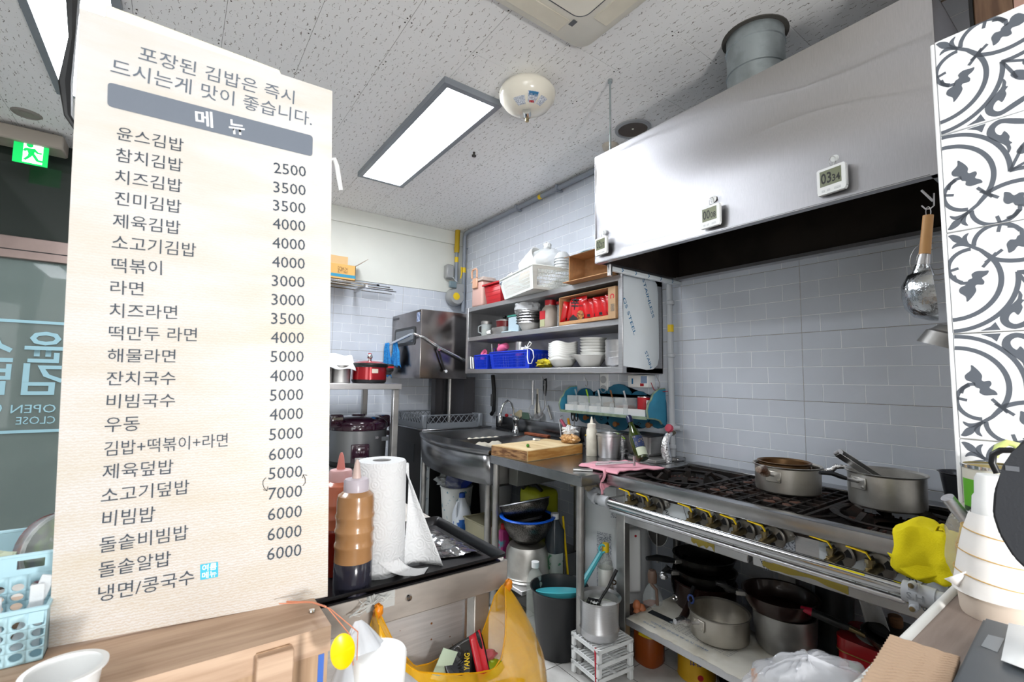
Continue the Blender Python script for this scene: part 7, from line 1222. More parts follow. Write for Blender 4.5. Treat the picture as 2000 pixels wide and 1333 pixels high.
for k in range(22): a = rnd.uniform(.0, 3.6); l = rnd.uniform(.015, .055); q.tube([h, h + Vector((math.cos(a) * l * .6, -.006, math.sin(a) * l * .3 + rnd.uniform(-.01, .01))), h + Vector((math.cos(a) * l, -.008, math.sin(a) * l * .45))], rnd.uniform(.0006, .0016), 4)
part('strand', q, mat('clear_tape', 'dfe2e0', .15, alpha=.6), t, kind='stuff')
solo('tape_patch', B().box(.345, .405, TY0 - .003, TY0 - .0022, .768, .80), mat('clear_tape', 'dfe2e0', .15, alpha=.6), 'clear tape patch on the steel table front edge', 'tape')
# food packs in the bag
t = thing('snack_wrapper', 'black and red snack wrapper lying in the yellow bag', 'wrapper', (.5, .93, .62)); a = at(905, 1300, 'y', .925); M = frame((a.x, .925, a.z), (1, 0, .25), (-.25, 0, 1))
part('wrapper', B().grid(lambda u, v: ((u - .5) * .10 + .014 * v, (v - .5) * .085, .006 * math.sin(6 * u + 3 * v)), 16, 12, M @ Rm(-.5, 'X')), mat('wrapper_black', '151314', .2, coat=.5, bump=.4, bs=25), t, solid=.001)
part('red_band', B().grid(lambda u, v: (.015 + .03 * u + .016 * v, (v - .5) * .085, .0075 + .003 * math.sin(6 * u)), 8, 8, M @ Rm(-.5, 'X')), mat('wrapper_red', 'd02030', .25, coat=.5), t, solid=.0008)
part('yellow_lettering', text('SAM YANG', M @ Rm(-.5, 'X') @ Tm(-.005, -.035, .0085) @ Rm(1.1), .055, .013, .02), YEL, t)
solo('green_pack', blob((at(965, 1312, 'y', .925).x - .008, .93, at(965, 1305, 'y', .925).z - .004), .036, .02, .018, .15, 5), mat('lime_pack', 'a3b81c', .3), 'lime green pack beside the black wrapper in the yellow bag', 'pack')
solo('pink_pack', blob((at(948, 1285, 'y', .94).x, .945, at(948, 1283, 'y', .94).z - .004), .032, .015, .014, .2, 8), mat('pink_clear_pack', 'd06a72', .2, coat=.6, bump=.5, bs=30), 'red and clear pack behind the lime pack in the yellow bag', 'pack')
solo('pale_green_card', B().box(-.02, .02, 0, .001, -.03, .03, Tm(at(868, 1300, 'y', .93).x, .93, at(868, 1300, 'y', .93).z) @ Rm(.5, 'Y')), mat('mint_paper', 'c4d8c0', .6), 'pale green slip left of the black wrapper', 'slip')
for k, (px, py, rr, cc, lb) in enumerate(((900, 1345, .05, 'f0c83a', 'pale yellow contents at the bag bottom front'), (1000, 1345, .045, 'e8a818', 'orange yellow contents at the bag right bottom'))): a = at(px, py, 'y', .90); solo('bag_contents', blob((a.x, .90, a.z - .02), rr, .04, .035, .3, k + 40), mat('contents%d' % k, cc, .4), lb, 'contents')
# white bag hanging by pink string from the ledge nail
t = thing('white_plastic_bag', 'white plastic bag with yellow patch hanging beside the wooden ledge', 'bag', (.22, .60, .85)); WB = mat('white_bag_film', 'c8ccd2', .35, alpha=.75, bump=.6, bs=22)
WY = .60
def wb(u, v):
    a = 2 * PI * u; top = at(700, 1205, 'y', WY); bot = Vector((.225, WY, .80)); rx = .004 + .062 * v ** .8; rx *= 1 + .25 * v; cx = top.x + (bot.x - top.x) * v + .012 * v; z = top.z - .005 + (.80 - top.z) * v
    r = 1 + .12 * NZ.noise(Vector((math.cos(a) * 2, math.sin(a) * 2, v * 3))) + .05 * math.sin(9 * a + 6 * v) * (1 - v)
    return (cx + rx * r * math.cos(a), WY + .035 * min(1, v * 2) * r * math.sin(a), z)
part('bag_film', B().grid(wb, 48, 20, cu=True), WB, t)
M = frame(tuple(at(641, 1312, 'y', WY - .047)), (1, 0, .0), (0, 0, 1)); part('yellow_patch', B().lathe([(0, .0015), (.9, .0012), (1, 0)], (0, 0, 0), 28, M @ Tm(.015, .016, 0) @ Rm(.2) @ Matrix.Diagonal((.0135, .020, 1, 1))), mat('patch_yellow', 'f2c400', .3), t)
part('blue_edge', B().box(-.003, .003, -.045, .02, 0, .001, M @ Tm(-.008, 0, -.001)), mat('print_blue2', '3a62b0', .5), t); part('inner_tub', B().lathe([(0, 0), (.03, 0), (.032, .045), (.03, .048), (0, .048)], (at(720, 1320, 'y', WY).x + .006, WY - .02, at(720, 1320, 'y', WY).z - .012), 28), WHITEP, t)
PS = mat('pink_elastic', 'd98c6c', .6); n0 = at(610, 1177, 'y', .665)
t = thing('pink_string', 'pink elastic string tied from the ledge screw to the white bag', 'string', tuple(n0)); w0 = at(683, 1240, 'y', WY); 
part('string', B().tube([n0, at(640, 1188, 'y', .63), w0, at(690, 1300, 'y', WY - .045)], .0007, 5).tube([n0, at(645, 1190, 'y', .63), at(699, 1235, 'y', WY - .01), at(697, 1290, 'y', WY - .045)], .0007, 5).tube([at(545, 1180, 'y', .69), n0], .0007, 5).tube([at(560, 1176, 'y', .69), n0, at(636, 1186, 'y', .63)], .0012, 5), PS, t)
part('screw_head', B().lathe([(0, .003), (.0035, .002), (.004, 0)], (n0.x, n0.y - .0, .9405), 12), CHROME, t)
# ================================================================ MENU BOARD
BY = -0.10690575; bu = Vector((math.cos(BY), math.sin(BY), 0)); bn = Vector((math.sin(-BY), math.cos(BY), 0)); BP0 = Vector((0.0465553, 0.71776446, .945))
def bp_(px, py, off=0): return atp(px, py, BP0 - bn * off, bn)
cs = [bp_(94.5, 1266), bp_(640, 1166), bp_(649.2, 178), bp_(155.5, 15)]
MB = mat('linen_print_board', 'cbc9c7', .4, col2='c5bfb4', vs=6, bump=.08, bs=160, st=(1, 1, 4), w0=.42, w1=.7)
nt = MB.node_tree; N = nt.nodes; L = nt.links; tc = N.new('ShaderNodeTexCoord'); wv = N.new('ShaderNodeTexWave'); wv.inputs['Scale'].default_value = 95; wv.inputs['Distortion'].default_value = 6; wv.inputs['Detail'].default_value = 3; wv.inputs['Detail Scale'].default_value = 3; wv.bands_direction = 'Z'; L.new(tc.outputs['Object'], wv.inputs[0])
spz = N.new('ShaderNodeSeparateXYZ'); L.new(tc.outputs['Object'], spz.inputs[0]); mr = N.new('ShaderNodeMapRange'); mr.inputs[1].default_value = .66; mr.inputs[2].default_value = .02; mr.inputs[3].default_value = .0; mr.inputs[4].default_value = .45; L.new(spz.outputs[2], mr.inputs[0]); ml = N.new('ShaderNodeMath'); ml.operation = 'MULTIPLY'; L.new(wv.outputs['Fac'], ml.inputs[0]); L.new(mr.outputs[0], ml.inputs[1])
mxx = N.new('ShaderNodeMix'); mxx.data_type = 'RGBA'; src = N['Principled BSDF'].inputs['Base Color'].links[0].from_socket; L.new(src, mxx.inputs[6]); mxx.inputs[7].default_value = lin('b59d7c'); L.new(ml.outputs[0], mxx.inputs[0]); L.new(mxx.outputs[2], N['Principled BSDF'].inputs['Base Color'])
t = thing('menu_board', 'tall cream menu board with Korean dishes and prices standing on the wooden ledge', 'menu board', (BP0.x, BP0.y, cs[0].z))
q = B(); th = .006; f_ = [tuple(c_) for c_ in cs]; b2 = [tuple(c_ + bn * th) for c_ in cs]; q.poly(f_ + b2, [(0, 1, 2, 3), (7, 6, 5, 4), (0, 4, 5, 1), (1, 5, 6, 2), (2, 6, 7, 3), (3, 7, 4, 0)]); panel = part('board', q, MB, t)
def board_text(s, xl, yl, xr, yr, h, m, bold=0., nm='menu_lettering', ext=None):
    a = bp_(xl, yl, .0006); b_ = bp_(xr, yr, .0006); u = (b_ - a); L_ = u.length; k = h / FPX * (a - CAM).dot(FW)
    part(nm, text(s, frame(tuple(a), u, Vector((0, 0, 1))), L_, k, bold), m, panel)
K = .35
items = [('포장된 김밥은 즉시', 770, 336, 1640, 582, 0, 90), ('드시는게 맛이 좋습니다.', 615, 410, 1740, 706, 0, 94), ('윤스김밥', 650, 778, 1022, 848, 0, 78), ('참치김밥', 645, 900, 1018, 961, 0, 80), ('치즈김밥', 640, 1022, 1015, 1076, 0, 80), ('진미김밥', 638, 1143, 1010, 1192, 0, 80), ('제육김밥', 628, 1270, 1006, 1310, 0, 82),
         ('소고기김밥', 622, 60, 1092, 105, 466, 84), ('떡볶이', 622, 190, 903, 205, 466, 84), ('라면', 615, 312, 800, 320, 466, 80), ('치즈라면', 610, 442, 988, 452, 466, 82), ('떡만두 라면', 605, 568, 1098, 576, 466, 82), ('해물라면', 598, 692, 978, 694, 466, 78), ('잔치국수', 592, 822, 978, 818, 466, 80), ('비빔국수', 592, 950, 975, 942, 466, 80), ('우동', 582, 1084, 778, 1074, 466, 82), ('김밥+떡볶이+라면', 580, 1218, 1270, 1162, 466, 82),
         ('제육덮밥', 570, 202, 965, 168, 867, 84), ('소고기덮밥', 562, 336, 1055, 280, 867, 84), ('비빔밥', 567, 467, 862, 436, 867, 88), ('돌솥비빔밥', 553, 614, 1050, 534, 867, 86), ('돌솥알밥', 548, 752, 952, 680, 867, 86), ('냉면/콩국수', 545, 888, 1083, 784, 867, 88)]
for (s, a, b_, c_, d_, y0, h) in items:
    board_text(s, a * K, y0 + b_ * K, c_ * K, y0 + d_ * K, h * K * 1.0, mat('slate_print', '5f6874', .6) if y0 == 0 and b_ < 800 and h > 89 else INKD)
prices = ['2500', '3500', '3500', '4000', '4000', '4000', '3000', '3000', '3500', '4000', '5000', '4000', '5000', '4000', '5000', '6000', '5000', '7000', '6000', '6000', '6000']
PY = [331, 368, 403.5, 439, 476, 513, 549.5, 586, 623, 660, 697, 734.5, 772, 809.5, 848, 887, 924, 963, 1003, 1042, 1080]
for s, y in zip(prices, PY):
    f = (y - 331) / 749; xl_ = 535 - 14 * f; xr_ = 598 - 10 * f; sl = .125 - .27 * f
    board_text(s, xl_, y + 11 - sl * (xr_ - xl_) / 2, xr_, y + 11 + sl * (xr_ - xl_) / 2, 21.5 + f * 2, INKD, 0, 'price_lettering')
def bpoly(pts, off): return [bp_(x, y, off) for x, y in pts]
# slate bar with rounded corners
def bar_shape(c4, r, off, m, nm, par):
    P = [bp_(x, y, off) for x, y in c4]; pts = []
    for i in range(4):
        p, a, b_ = P[i], P[i - 1], P[(i + 1) % 4]; da = (a - p).normalized() * r; db = (b_ - p).normalized() * r
        for k in range(6): f = k / 5; pts.append((p + da) * (1 - f) ** 2 + p * 2 * f * (1 - f) + (p + db) * f ** 2)
    q = B(); q.poly([tuple(x) for x in pts], [tuple(range(len(pts)))]); return part(nm, q, m, par)
bar = bar_shape([(210.5, 160), (611, 265.5), (610, 306), (209.5, 207)], .005, .0005, mat('slate_bar', '68707c', .5), 'slate_bar', panel)
board_text('메', 1093 * K, 700 * K, 1190 * K, 714 * K * 1.0, 32, INKW, .016, 'white_lettering'); board_text('뉴', 1280 * K, 745 * K, 1368 * K, 757 * K, 29, INKW, .016, 'white_lettering')
bar2 = bar_shape([(391, 867 + 676 * K), (426, 867 + 660 * K), (426, 867 + 744 * K), (391, 867 + 763 * K)], .0003, .0005, mat('cyan_tag', '3fb4d0', .5), 'cyan_tag', panel)
board_text('여름', 394.5, 867 + 716 * K, 423, 867 + 702 * K, 13, INKW, .012, 'white_lettering'); board_text('메뉴', 394.5, 867 + 757 * K, 423, 867 + 741 * K, 12.5, INKW, .012, 'white_lettering')
def pen(pts, r=.0004): part('pen_arrow', B().tube([bp_(x, y, .001) for x, y in pts], r, 5), INKK, panel)
Kc = lambda l: [(x * K, 867 + y * K) for x, y in l]
pen(Kc([(1485, 190), (1468, 208), (1467, 230), (1475, 250), (1490, 262)])); pen(Kc([(1469, 258), (1490, 264), (1495, 240)])); pen(Kc([(1690, 236), (1704, 218), (1703, 195), (1692, 175)])); pen(Kc([(1688, 192), (1692, 173), (1713, 177)]))
solo('tape_strip', B().poly([tuple(bp_(x, y, o)) for o in (-.001, -.012) for x, y in ((205, 8), (545, 137), (549, 146), (205, 38))], [(0, 1, 2, 3), (4, 5, 6, 7), (0, 4, 5, 1), (1, 5, 6, 2), (2, 6, 7, 3), (3, 7, 4, 0)]), mat('cream_tape', 'ece6cc', .6), 'cream tape strip folded over the top edge of the menu board', 'tape')
t = thing('board_support_post', 'dark cloth wrapped post behind the top left of the menu board', 'post', (-.1, .76, .94)); q = B(); a = bp_(151, 0, -.03); q.tube([Vector((a.x + .05, a.y, .95)), Vector((a.x + .03, a.y, 1.3)), Vector((a.x + .014, a.y, 1.54)), Vector((a.x + .002, a.y, 1.56)), Vector((a.x - .003, a.y, 1.60)), Vector((a.x - .001, a.y, 1.66)), Vector((a.x - .004, a.y, 1.71)), Vector((a.x + .003, a.y, 1.74))], [.003, .003, .003, .004, .007, .004, .007, .004], 8); part('post', q, BLACKP, t)
t = thing('white_plastic_hook', 'white plastic hook sticking out at the right edge of the menu board', 'hook', tuple(bp_(655, 340, -.02))); part('hook', B().tube([bp_(645, 312, -.012), bp_(653, 311, -.012), bp_(658, 325, -.012), bp_(662, 350, -.012), bp_(666, 372, -.012)], [.003, .0035, .0035, .0035, .003], 8), WHITEP, t)
# ================================================================ WOODEN LEDGE (serving side)
t = thing('wooden_ledge', 'pale oak laminate ledge under the menu board with recessed front', 'ledge', (-.1, .68, 0)); LZ0 = .9395
A_ = [at(646.5, 1222, 'z', LZ0), at(622, 1172, 'z', LZ0)]
q = B(); e0 = at(647, 1222, 'z', LZ0); e1 = at(612, 1172, 'z', LZ0)
lx1 = e0.x; ly0 = e0.y; q.poly([(-.9, ly0 + .0, LZ0 - .03), (lx1, ly0, LZ0 - .03), (lx1 - .0, .715, LZ0 - .03), (-.9, .83, LZ0 - .03), (-.9, ly0, LZ0), (lx1, ly0, LZ0), (lx1, .715, LZ0), (-.9, .83, LZ0)], [(3, 2, 1, 0), (4, 5, 6, 7), (0, 1, 5, 4), (1, 2, 6, 5), (2, 3, 7, 6), (3, 0, 4, 7)])
part('ledge_top', q, WOOD, t)
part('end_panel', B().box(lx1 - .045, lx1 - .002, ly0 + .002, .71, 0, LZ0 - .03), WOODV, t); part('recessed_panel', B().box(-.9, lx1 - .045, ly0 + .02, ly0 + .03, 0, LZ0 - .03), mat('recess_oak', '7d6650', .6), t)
part('under_rail', B().box(-.9, at(505, 1290, 'y', ly0).x, ly0 + .001, ly0 + .02, LZ0 - .045, LZ0 - .0301), WOODV, t)
s0 = at(502, 1283, 'y', ly0 - .012); s1 = at(575, 1265, 'y', ly0 - .012); part('stile', B().box(s0.x, s1.x, ly0 - .014, ly0 + .02, .5, s0.z - .003, bev=.0015), WOOD, t); part('groove_block', B().box(s0.x + .001, s1.x - .003, ly0 - .003, ly0 + .02, s0.z - .002, LZ0 - .0301), WOODV, t)
# white oval tub
c = at(128, 1289, 'z', .985); t = thing('white_oval_tub', 'empty white oval plastic tub on the ledge in front of the board', 'tub', (c.x, c.y, LZ0)); bz = LZ0 + .001
part('tub', B().lathe([(0, 0), (.021, 0), (.023, .003), (.027, .034), (.031, .035), (.031, .037), (.0265, .037), (.0222, .005), (0, .003)], (c.x, c.y, bz), 48, ), WHITEP, t)
# blue perforated baskets
PBM = mat('pale_blue_basket', 'a8cbd6', .45); HOLE = mat('basket_hole_shadow', '20303a', .8)
def holed_face(par, P0, u, v, W, H, holes, m, th=.0022, slot=None, nm='front_face'):
    """rectangular sheet with real round openings, made as a grid of cells with octagonal holes"""
    cols = sorted(set(x for x, _ in holes)); rows = sorted(set(y for _, y in holes)); r = .0042
    xs = [0] + [(a + b_) / 2 for a, b_ in zip(cols, cols[1:])] + [W]; ysr = [0] + [(a + b_) / 2 for a, b_ in zip(rows, rows[1:])] + [H]; q = B(); hs = set(holes)
    M = frame(tuple(P0), u, v)
    for i, cx in enumerate(cols):
        for j, cyy in enumerate(rows):
            x0, x1, y0, y1 = xs[i], xs[i + 1], ysr[j], ysr[j + 1]
            if (cx, cyy) not in hs: q.poly([(x0, y0, 0), (x1, y0, 0), (x1, y1, 0), (x0, y1, 0)], [(0, 1, 2, 3)], M); continue
            rx, ry = (slot if (slot and slot[2] == (i, j)) else (r * 1.25, r, None))[:2]
            cc = [(x1, cyy), (x1, y1), (cx, y1), (x0, y1), (x0, cyy), (x0, y0), (cx, y0), (x1, y0)]; n = 16; ring = [(cx + rx * math.cos(2 * PI * k / n), cyy + ry * math.sin(2 * PI * k / n)) for k in range(n)]
            vs = [(x, y, 0) for x, y in ring] + [(x, y, 0) for x, y in cc]; fs = []
            for k in range(8):
                a = 2 * k; fs.append((n + k, n + (k + 1) % 8, (a + 2) % n, a + 1)); fs.append((n + k, a + 1, a))
            q.poly(vs, fs, M)
    return part(nm, q, m, par, solid=th)
t = thing('pale_blue_basket', 'pale blue basket of wrapped cutlery with round holes at the lower left', 'basket', (-.13, .72, LZ0))
bxr = -.0955; yF = .716; hz = .052; W_ = .12
hl = [(.006 + .0155 * i, .008 + .0105 * j) for i in range(8) for j in range(4)]
holed_face(t, (bxr - W_, yF, LZ0 + .001), (1, 0, 0), (0, 0, 1), W_, hz, hl, PBM)
part('right_side', B().box(bxr - .0015, bxr, yF, .765, LZ0 + .001, LZ0 + hz), PBM, t); part('base', B().box(bxr - W_, bxr, yF, .765, LZ0 + .001, LZ0 + .003), PBM, t); part('rim', B().box(bxr - W_, bxr + .0015, yF - .0025, yF + .001, LZ0 + hz, LZ0 + hz + .005, bev=.001).box(bxr - .002, bxr + .0015, yF, .77, LZ0 + hz, LZ0 + hz + .005, bev=.001).box(bxr - .014, bxr - .002, yF - .002, yF, LZ0 + hz - .012, LZ0 + hz), PBM, t)
CUT = mat('cloudy_wrapped_plastic', 'dfe3e6', .2, alpha=.7, bump=.8, bs=60)
for k in range(7):
    x = bxr - .012 - .015 * k; solo('wrapped_spoon', B().box(-.006, .006, -.001, .001, 0, .068 + .012 * math.sin(k * 2.1), Tm(x, .735 + .004 * (k % 3), LZ0 + .006) @ Rm(.3 * math.sin(k * 1.7), 'Y'), bev=.0008), CUT, ['plastic wrapped spoon at the right end of the blue basket', 'second wrapped spoon from the right in the blue basket', 'third wrapped spoon from the right in the blue basket', 'fourth wrapped spoon from the right, mid basket', 'fifth wrapped spoon from the right in the blue basket', 'sixth wrapped spoon from the right in the blue basket', 'wrapped spoon at the photo left edge of the blue basket'][k], 'spoon', 'wrapped plastic cutlery')
t = thing('pale_blue_basket', 'taller pale blue basket with oval grip slot behind the cutlery basket', 'basket', (-.13, .79, LZ0)); yR = .775; h2 = .096; Wb = .16
hl2 = [(.005 + .0155 * i, .008 + .0105 * j) for i in range(10) for j in range(7)]; hl2 = [(x, y) for (x, y) in hl2 if not (y > .065)]
holed_face(t, (-.0985 - Wb, yR, LZ0 + .001), (1, 0, 0), (0, 0, 1), Wb, .074, hl2, PBM)
gx0, gx1 = at(33, 1110, 'y', yR).x, at(88, 1100, 'y', yR).x
X0b, X1b = -.0985 - Wb, -.0985; zt0, zt1 = LZ0 + .075, LZ0 + h2; sl0, sl1 = zt0 + .006, zt0 + .016
part('grip_band', B().box(X0b, gx0, yR - .0011, yR + .0011, zt0, zt1).box(gx1, X1b, yR - .0011, yR + .0011, zt0, zt1).box(gx0, gx1, yR - .0011, yR + .0011, zt0, sl0).box(gx0, gx1, yR - .0011, yR + .0011, sl1, zt1), PBM, t)
part('rim', B().tube([(X0b, yR, zt1), (X1b, yR, zt1), (X1b, .90, zt1), (X0b, .90, zt1)], .0025, 6, closed=True), PBM, t); part('side_wall', B().box(X0b, X1b, .899, .901, LZ0 + .03, zt1).box(X1b - .001, X1b, yR, .9, LZ0, zt1), PBM, t)
solo('ledge_back_board', B().box(-.9, lx1 - .05, .84, .93, LZ0 - .03, LZ0 + .0005), WOOD, 'wooden counter board behind the blue baskets', 'board')
t = thing('lidded_deli_bowl', 'clear domed food bowl with red print tilted in the tall blue basket', 'bowl', (-.1, .83, LZ0 + .03)); M = Tm(-.105, .835, LZ0 + .085) @ Rm(-.9, 'Y') @ Rm(.9, 'X')
part('dome', B().lathe([(.04, 0), (.042, .004), (.036, .022), (.02, .034), (0, .036)], (0, 0, 0), 30, M), CLEARG, t); part('red_band', B().lathe([(.0425, .004), (.038, .02)], (0, 0, 0), 30, M), mat('red_blue_print', 'c03038', .4, col2='b8b4d8', vs=40), t); part('rim', B().lathe([(.0405, -.002), (.045, -.001), (.045, .003), (.041, .004)], (0, 0, 0), 30, M), WHITEP, t); part('salad', B().lathe([(0, -.006), (.04, -.004), (.04, 0), (0, 0)], (0, 0, 0), 24, M), mat('dark_salad', '2b2a18', .6, col2='5f7a2a', vs=40), t)
solo('green_napkin', blob((-.155, .80, LZ0 + .088), .02, .012, .010, .5, 4, 16, 8), mat('pale_green_paper', 'c8d2b8', .8), 'pale green crumpled paper in the tall blue basket', 'paper')
# ================================================================ PATTERNED TILE PARTITION
PX_ = 1.25; PT = thing('patterned_tile_partition', 'white tiled partition with grey arabesque pattern at the right edge', 'partition', (1.3, -.05, .8)); TILEW = mat('glossy_white_tile', 'f0f2f4', .25, coat=.2); ORN = mat('slate_ornament', '5c626b', .45); ORN2 = ORN
ztop = 1.961; part('core_slab', B().box(PX_ + .0085, PX_ + .11, -.5, .238, .0, ztop - .002), BACK, PT); part('edge_trim', B().box(PX_ + .0, PX_ + .112, .238, .2455, .0, ztop, bev=.003, seg=2), TILEW, PT); part('top_trim', B().box(PX_ + .0, PX_ + .112, -.5, .238, ztop - .004, ztop, bev=.002), TILEW, PT)
# ornament of one tile in unit square (u right, v away from the leaf joint); diagonal symmetric
def arc(cx, cy2, r, a0, a1, n=24): return [(cx + r * math.cos(a0 + (a1 - a0) * i / n), cy2 + r * math.sin(a0 + (a1 - a0) * i / n)) for i in range(n + 1)]
def ribbon(q, pts, w_, M, mir):
    w2 = w_ if isinstance(w_, list) else [w_] * len(pts); vs = []
    for i, (x, y) in enumerate(pts):
        x0, y0 = pts[max(0, i - 1)]; x1, y1 = pts[min(len(pts) - 1, i + 1)]; dx, dy = x1 - x0, y1 - y0; l = math.hypot(dx, dy) or 1; nx, ny = -dy / l * w2[i] / 2, dx / l * w2[i] / 2
        vs += [(x + nx, y + ny, 0), (x - nx, y - ny, 0)]
    if mir: vs = [(y, x, z) for x, y, z in vs]
    q.poly(vs, [(2 * i, 2 * i + 1, 2 * i + 3, 2 * i + 2) for i in range(len(pts) - 1)], M)
def fill(q, pts, M, mir):
    vs = [((y, x, 0.) if mir else (x, y, 0.)) for x, y in pts]; q.poly(vs, [tuple(range(len(vs)))], M)
def smooth_poly(P, n=4):
    out = []; m_ = len(P)
    for i in range(m_):
        p0, p1, p2, p3 = P[i - 1], P[i], P[(i + 1) % m_], P[(i + 2) % m_]
        for k in range(n):
            s = k / n; s2, s3 = s * s, s * s * s
            out.append(tuple(.5 * ((2 * p1[j]) + (-p0[j] + p2[j]) * s + (2 * p0[j] - 5 * p1[j] + 4 * p2[j] - p3[j]) * s2 + (-p0[j] + 3 * p1[j] - 3 * p2[j] + p3[j]) * s3) for j in (0, 1)))
    return out
def ornament():
    q = B(); M = Matrix.Diagonal((.2, .2, 1, 1))
    fill(q, smooth_poly([(.015, .03), (.05, .025), (.10, .055), (.125, .10), (.175, .165), (.165, .175), (.10, .125), (.055, .10), (.025, .05)], 3), M, False)
    for mir in (False, True):
        fill(q, smooth_poly([(.05, .13), (.035, .165), (.075, .15), (.12, .155), (.165, .175), (.13, .13), (.09, .11)], 3), M, mir)
        # small loop next to the leaf
        ribbon(q, arc(.165, .36, .165, 2.0, 4.75, 30), .034, M, mir)
        # inner ring
        ribbon(q, arc(0, .5, .365, PI / 2 * .985, -.52, 34), .038, M, mir)
        ribbon(q, arc(0, .5, .475, PI / 2 * .985, -.07, 34), .036, M, mir)
        # cross bars on the vine
        ribbon(q, [(-.005, .385), (.075, .365)], .026, M, mir); ribbon(q, [(.245, .385), (.345, .265)], .026, M, mir)
        # trefoil leaf inside
        fill(q, smooth_poly([(.14, .49), (.17, .475), (.165, .44), (.20, .415), (.25, .42), (.285, .425), (.27, .46), (.235, .485), (.25, .52), (.24, .55), (.20, .545), (.185, .56), (.19, .60), (.165, .65), (.12, .70), (.115, .65), (.07, .60), (.08, .555), (.12, .535)], 3), M, mir)
        ribbon(q, [(.035, .43), (.05, .48), (.09, .515), (.14, .52)], .03, M, mir)
        # acanthus outside the rings
        fill(q, smooth_poly([(.47, .64), (.49, .68), (.485, .72), (.50, .73), (.48, .76), (.485, .80), (.455, .86), (.43, .83), (.40, .86), (.395, .91), (.44, .94), (.52, .90), (.62, .86), (.62, .90), (.53, .95), (.43, .985), (.36, .95), (.335, .88), (.36, .82), (.42, .76), (.46, .71)], 3), M, mir)
        fill(q, [(.20, .985), (.27, .95), (.305, .91), (.32, .95), (.335, .985)], M, mir)
        ribbon(q, [(.47, .47), (.60, .53), (.68, .56)], .024, M, mir)
    ribbon(q, [(.14, .14), (.24, .22), (.32, .32)], [.03, .03, .045], M, False)
    fill(q, smooth_poly([(.64, .64), (.60, .56), (.63, .52), (.68, .55), (.72, .60), (.80, .80), (.60, .72), (.55, .68), (.52, .63), (.56, .60)], 3), M, False)
    return q
om = ornament().mesh('ornament', 30, recalc=False); om.materials.append(ORN)
# keep only what lies on the tile
bmx = bmesh.new(); bmx.from_mesh(om)
for (co, no) in (((0.001, 0, 0), (-1, 0, 0)), ((0, .001, 0), (0, -1, 0)), ((.199, 0, 0), (1, 0, 0)), ((0, .199, 0), (0, 1, 0))): bmesh.ops.bisect_plane(bmx, geom=list(bmx.verts) + list(bmx.edges) + list(bmx.faces), plane_co=co, plane_no=no, clear_outer=True)
bmx.to_mesh(om); bmx.free()
tmesh = B().box(.0006, .1994, .0006, .1994, -.0085, 0, bev=.0012).mesh('tile'); tmesh.materials.append(TILEW)
zj = [1.7605, 1.5545, 1.3490, 1.1440, .9390]
for i in range(0, 3):
    for j, zb in enumerate((1.7585, 1.5535, 1.3485, 1.1435, .9385, .7335)):
        # local u -> -y ; v up or down alternately; rows meet at the measured joints
        y = .238 - .2 * i; flipx = (i % 2 == 1); leaf_up = (j % 2 == 1)
        o = bpy.data.objects.new('tile', tmesh); COL.objects.link(o); o.parent = PT
        ux = -1 if not flipx else 1; y_org = y if not flipx else y - .2
        # row j spans zb..zb+.2 ; leaf joint at its lower side when j even
        sz = .2045 / .2
        if leaf_up: M = Matrix(((0, 0, -1, PX_), (ux, 0, 0, y_org), (0, sz, 0, zb), (0, 0, 0, 1)))
        else: M = Matrix(((0, 0, -1, PX_), (ux, 0, 0, y_org), (0, -sz, 0, zb + .2045), (0, 0, 0, 1)))
        o.matrix_world = M; rl = Vector(PT.location); M2_ = Matrix.Translation(-rl) @ M
        o.matrix_basis = M2_
        oo = bpy.data.objects.new('ornament', om); COL.objects.link(oo); oo.parent = o; oo.location = (0, 0, .0005)
# ---- wood and trims above the partition
c0 = at(1903, 47, 'x', 1.62); c1 = at(1980, 20, 'x', 1.62); solo('wooden_frame_board', B().box(1.62, 1.66, c1.y, c0.y, 1.9, CZ, bev=.003), mat('walnut_board', '7b5f49', .5, col2='5d4434', vs=4, st=(12, 12, 1.2)), 'brown wooden board rising behind the tiled partition top', 'board')
solo('dark_edge_strip', B().box(1.618, 1.662, c0.y + .0005, c0.y + .008, 1.9, CZ), BLACKM, 'narrow black strip along the brown board edge', 'strip'); solo('salmon_panel', B().box(1.62, 1.65, -.4, c1.y - .001, 1.9, CZ), mat('salmon_wall', 'c9a092', .6), 'salmon coloured panel at the top right corner', 'panel')
# ================================================================ RIGHT COUNTER
RC = .88; t = thing('right_counter', 'grey brown wood grain counter with white rubber edge at lower right', 'counter', (.9, .1, 0)); GW = mat('grey_wood_laminate', '98897f', .5, col2='7f7068', vs=4, st=(2, 20, 10), det=7, w0=.3, w1=.75)
part('worktop', B().box(.45, 1.245, -.45, .232, RC - .03, RC), GW, t); part('front_board', B().box(.45, 1.245, .19, .215, 0, RC - .03), WOODV, t)
part('white_edging', B().tube([(.45, .236, RC - .004), (1.17, .240, RC - .002), (1.20, .238, RC + .004), (1.225, .225, RC + .01)], .0075, 10), mat('white_rubber', 'e8e8e4', .5), t)
solo('dark_plug', B().lathe([(.008, 0), (.011, .012), (.013, .02), (.006, .022), (.004, .03), (0, .03)], (1.225, .236, RC + .004), 16), mat('dark_plug', '3a3c40', .5), 'small dark plug at the end of the white counter edging', 'plug')
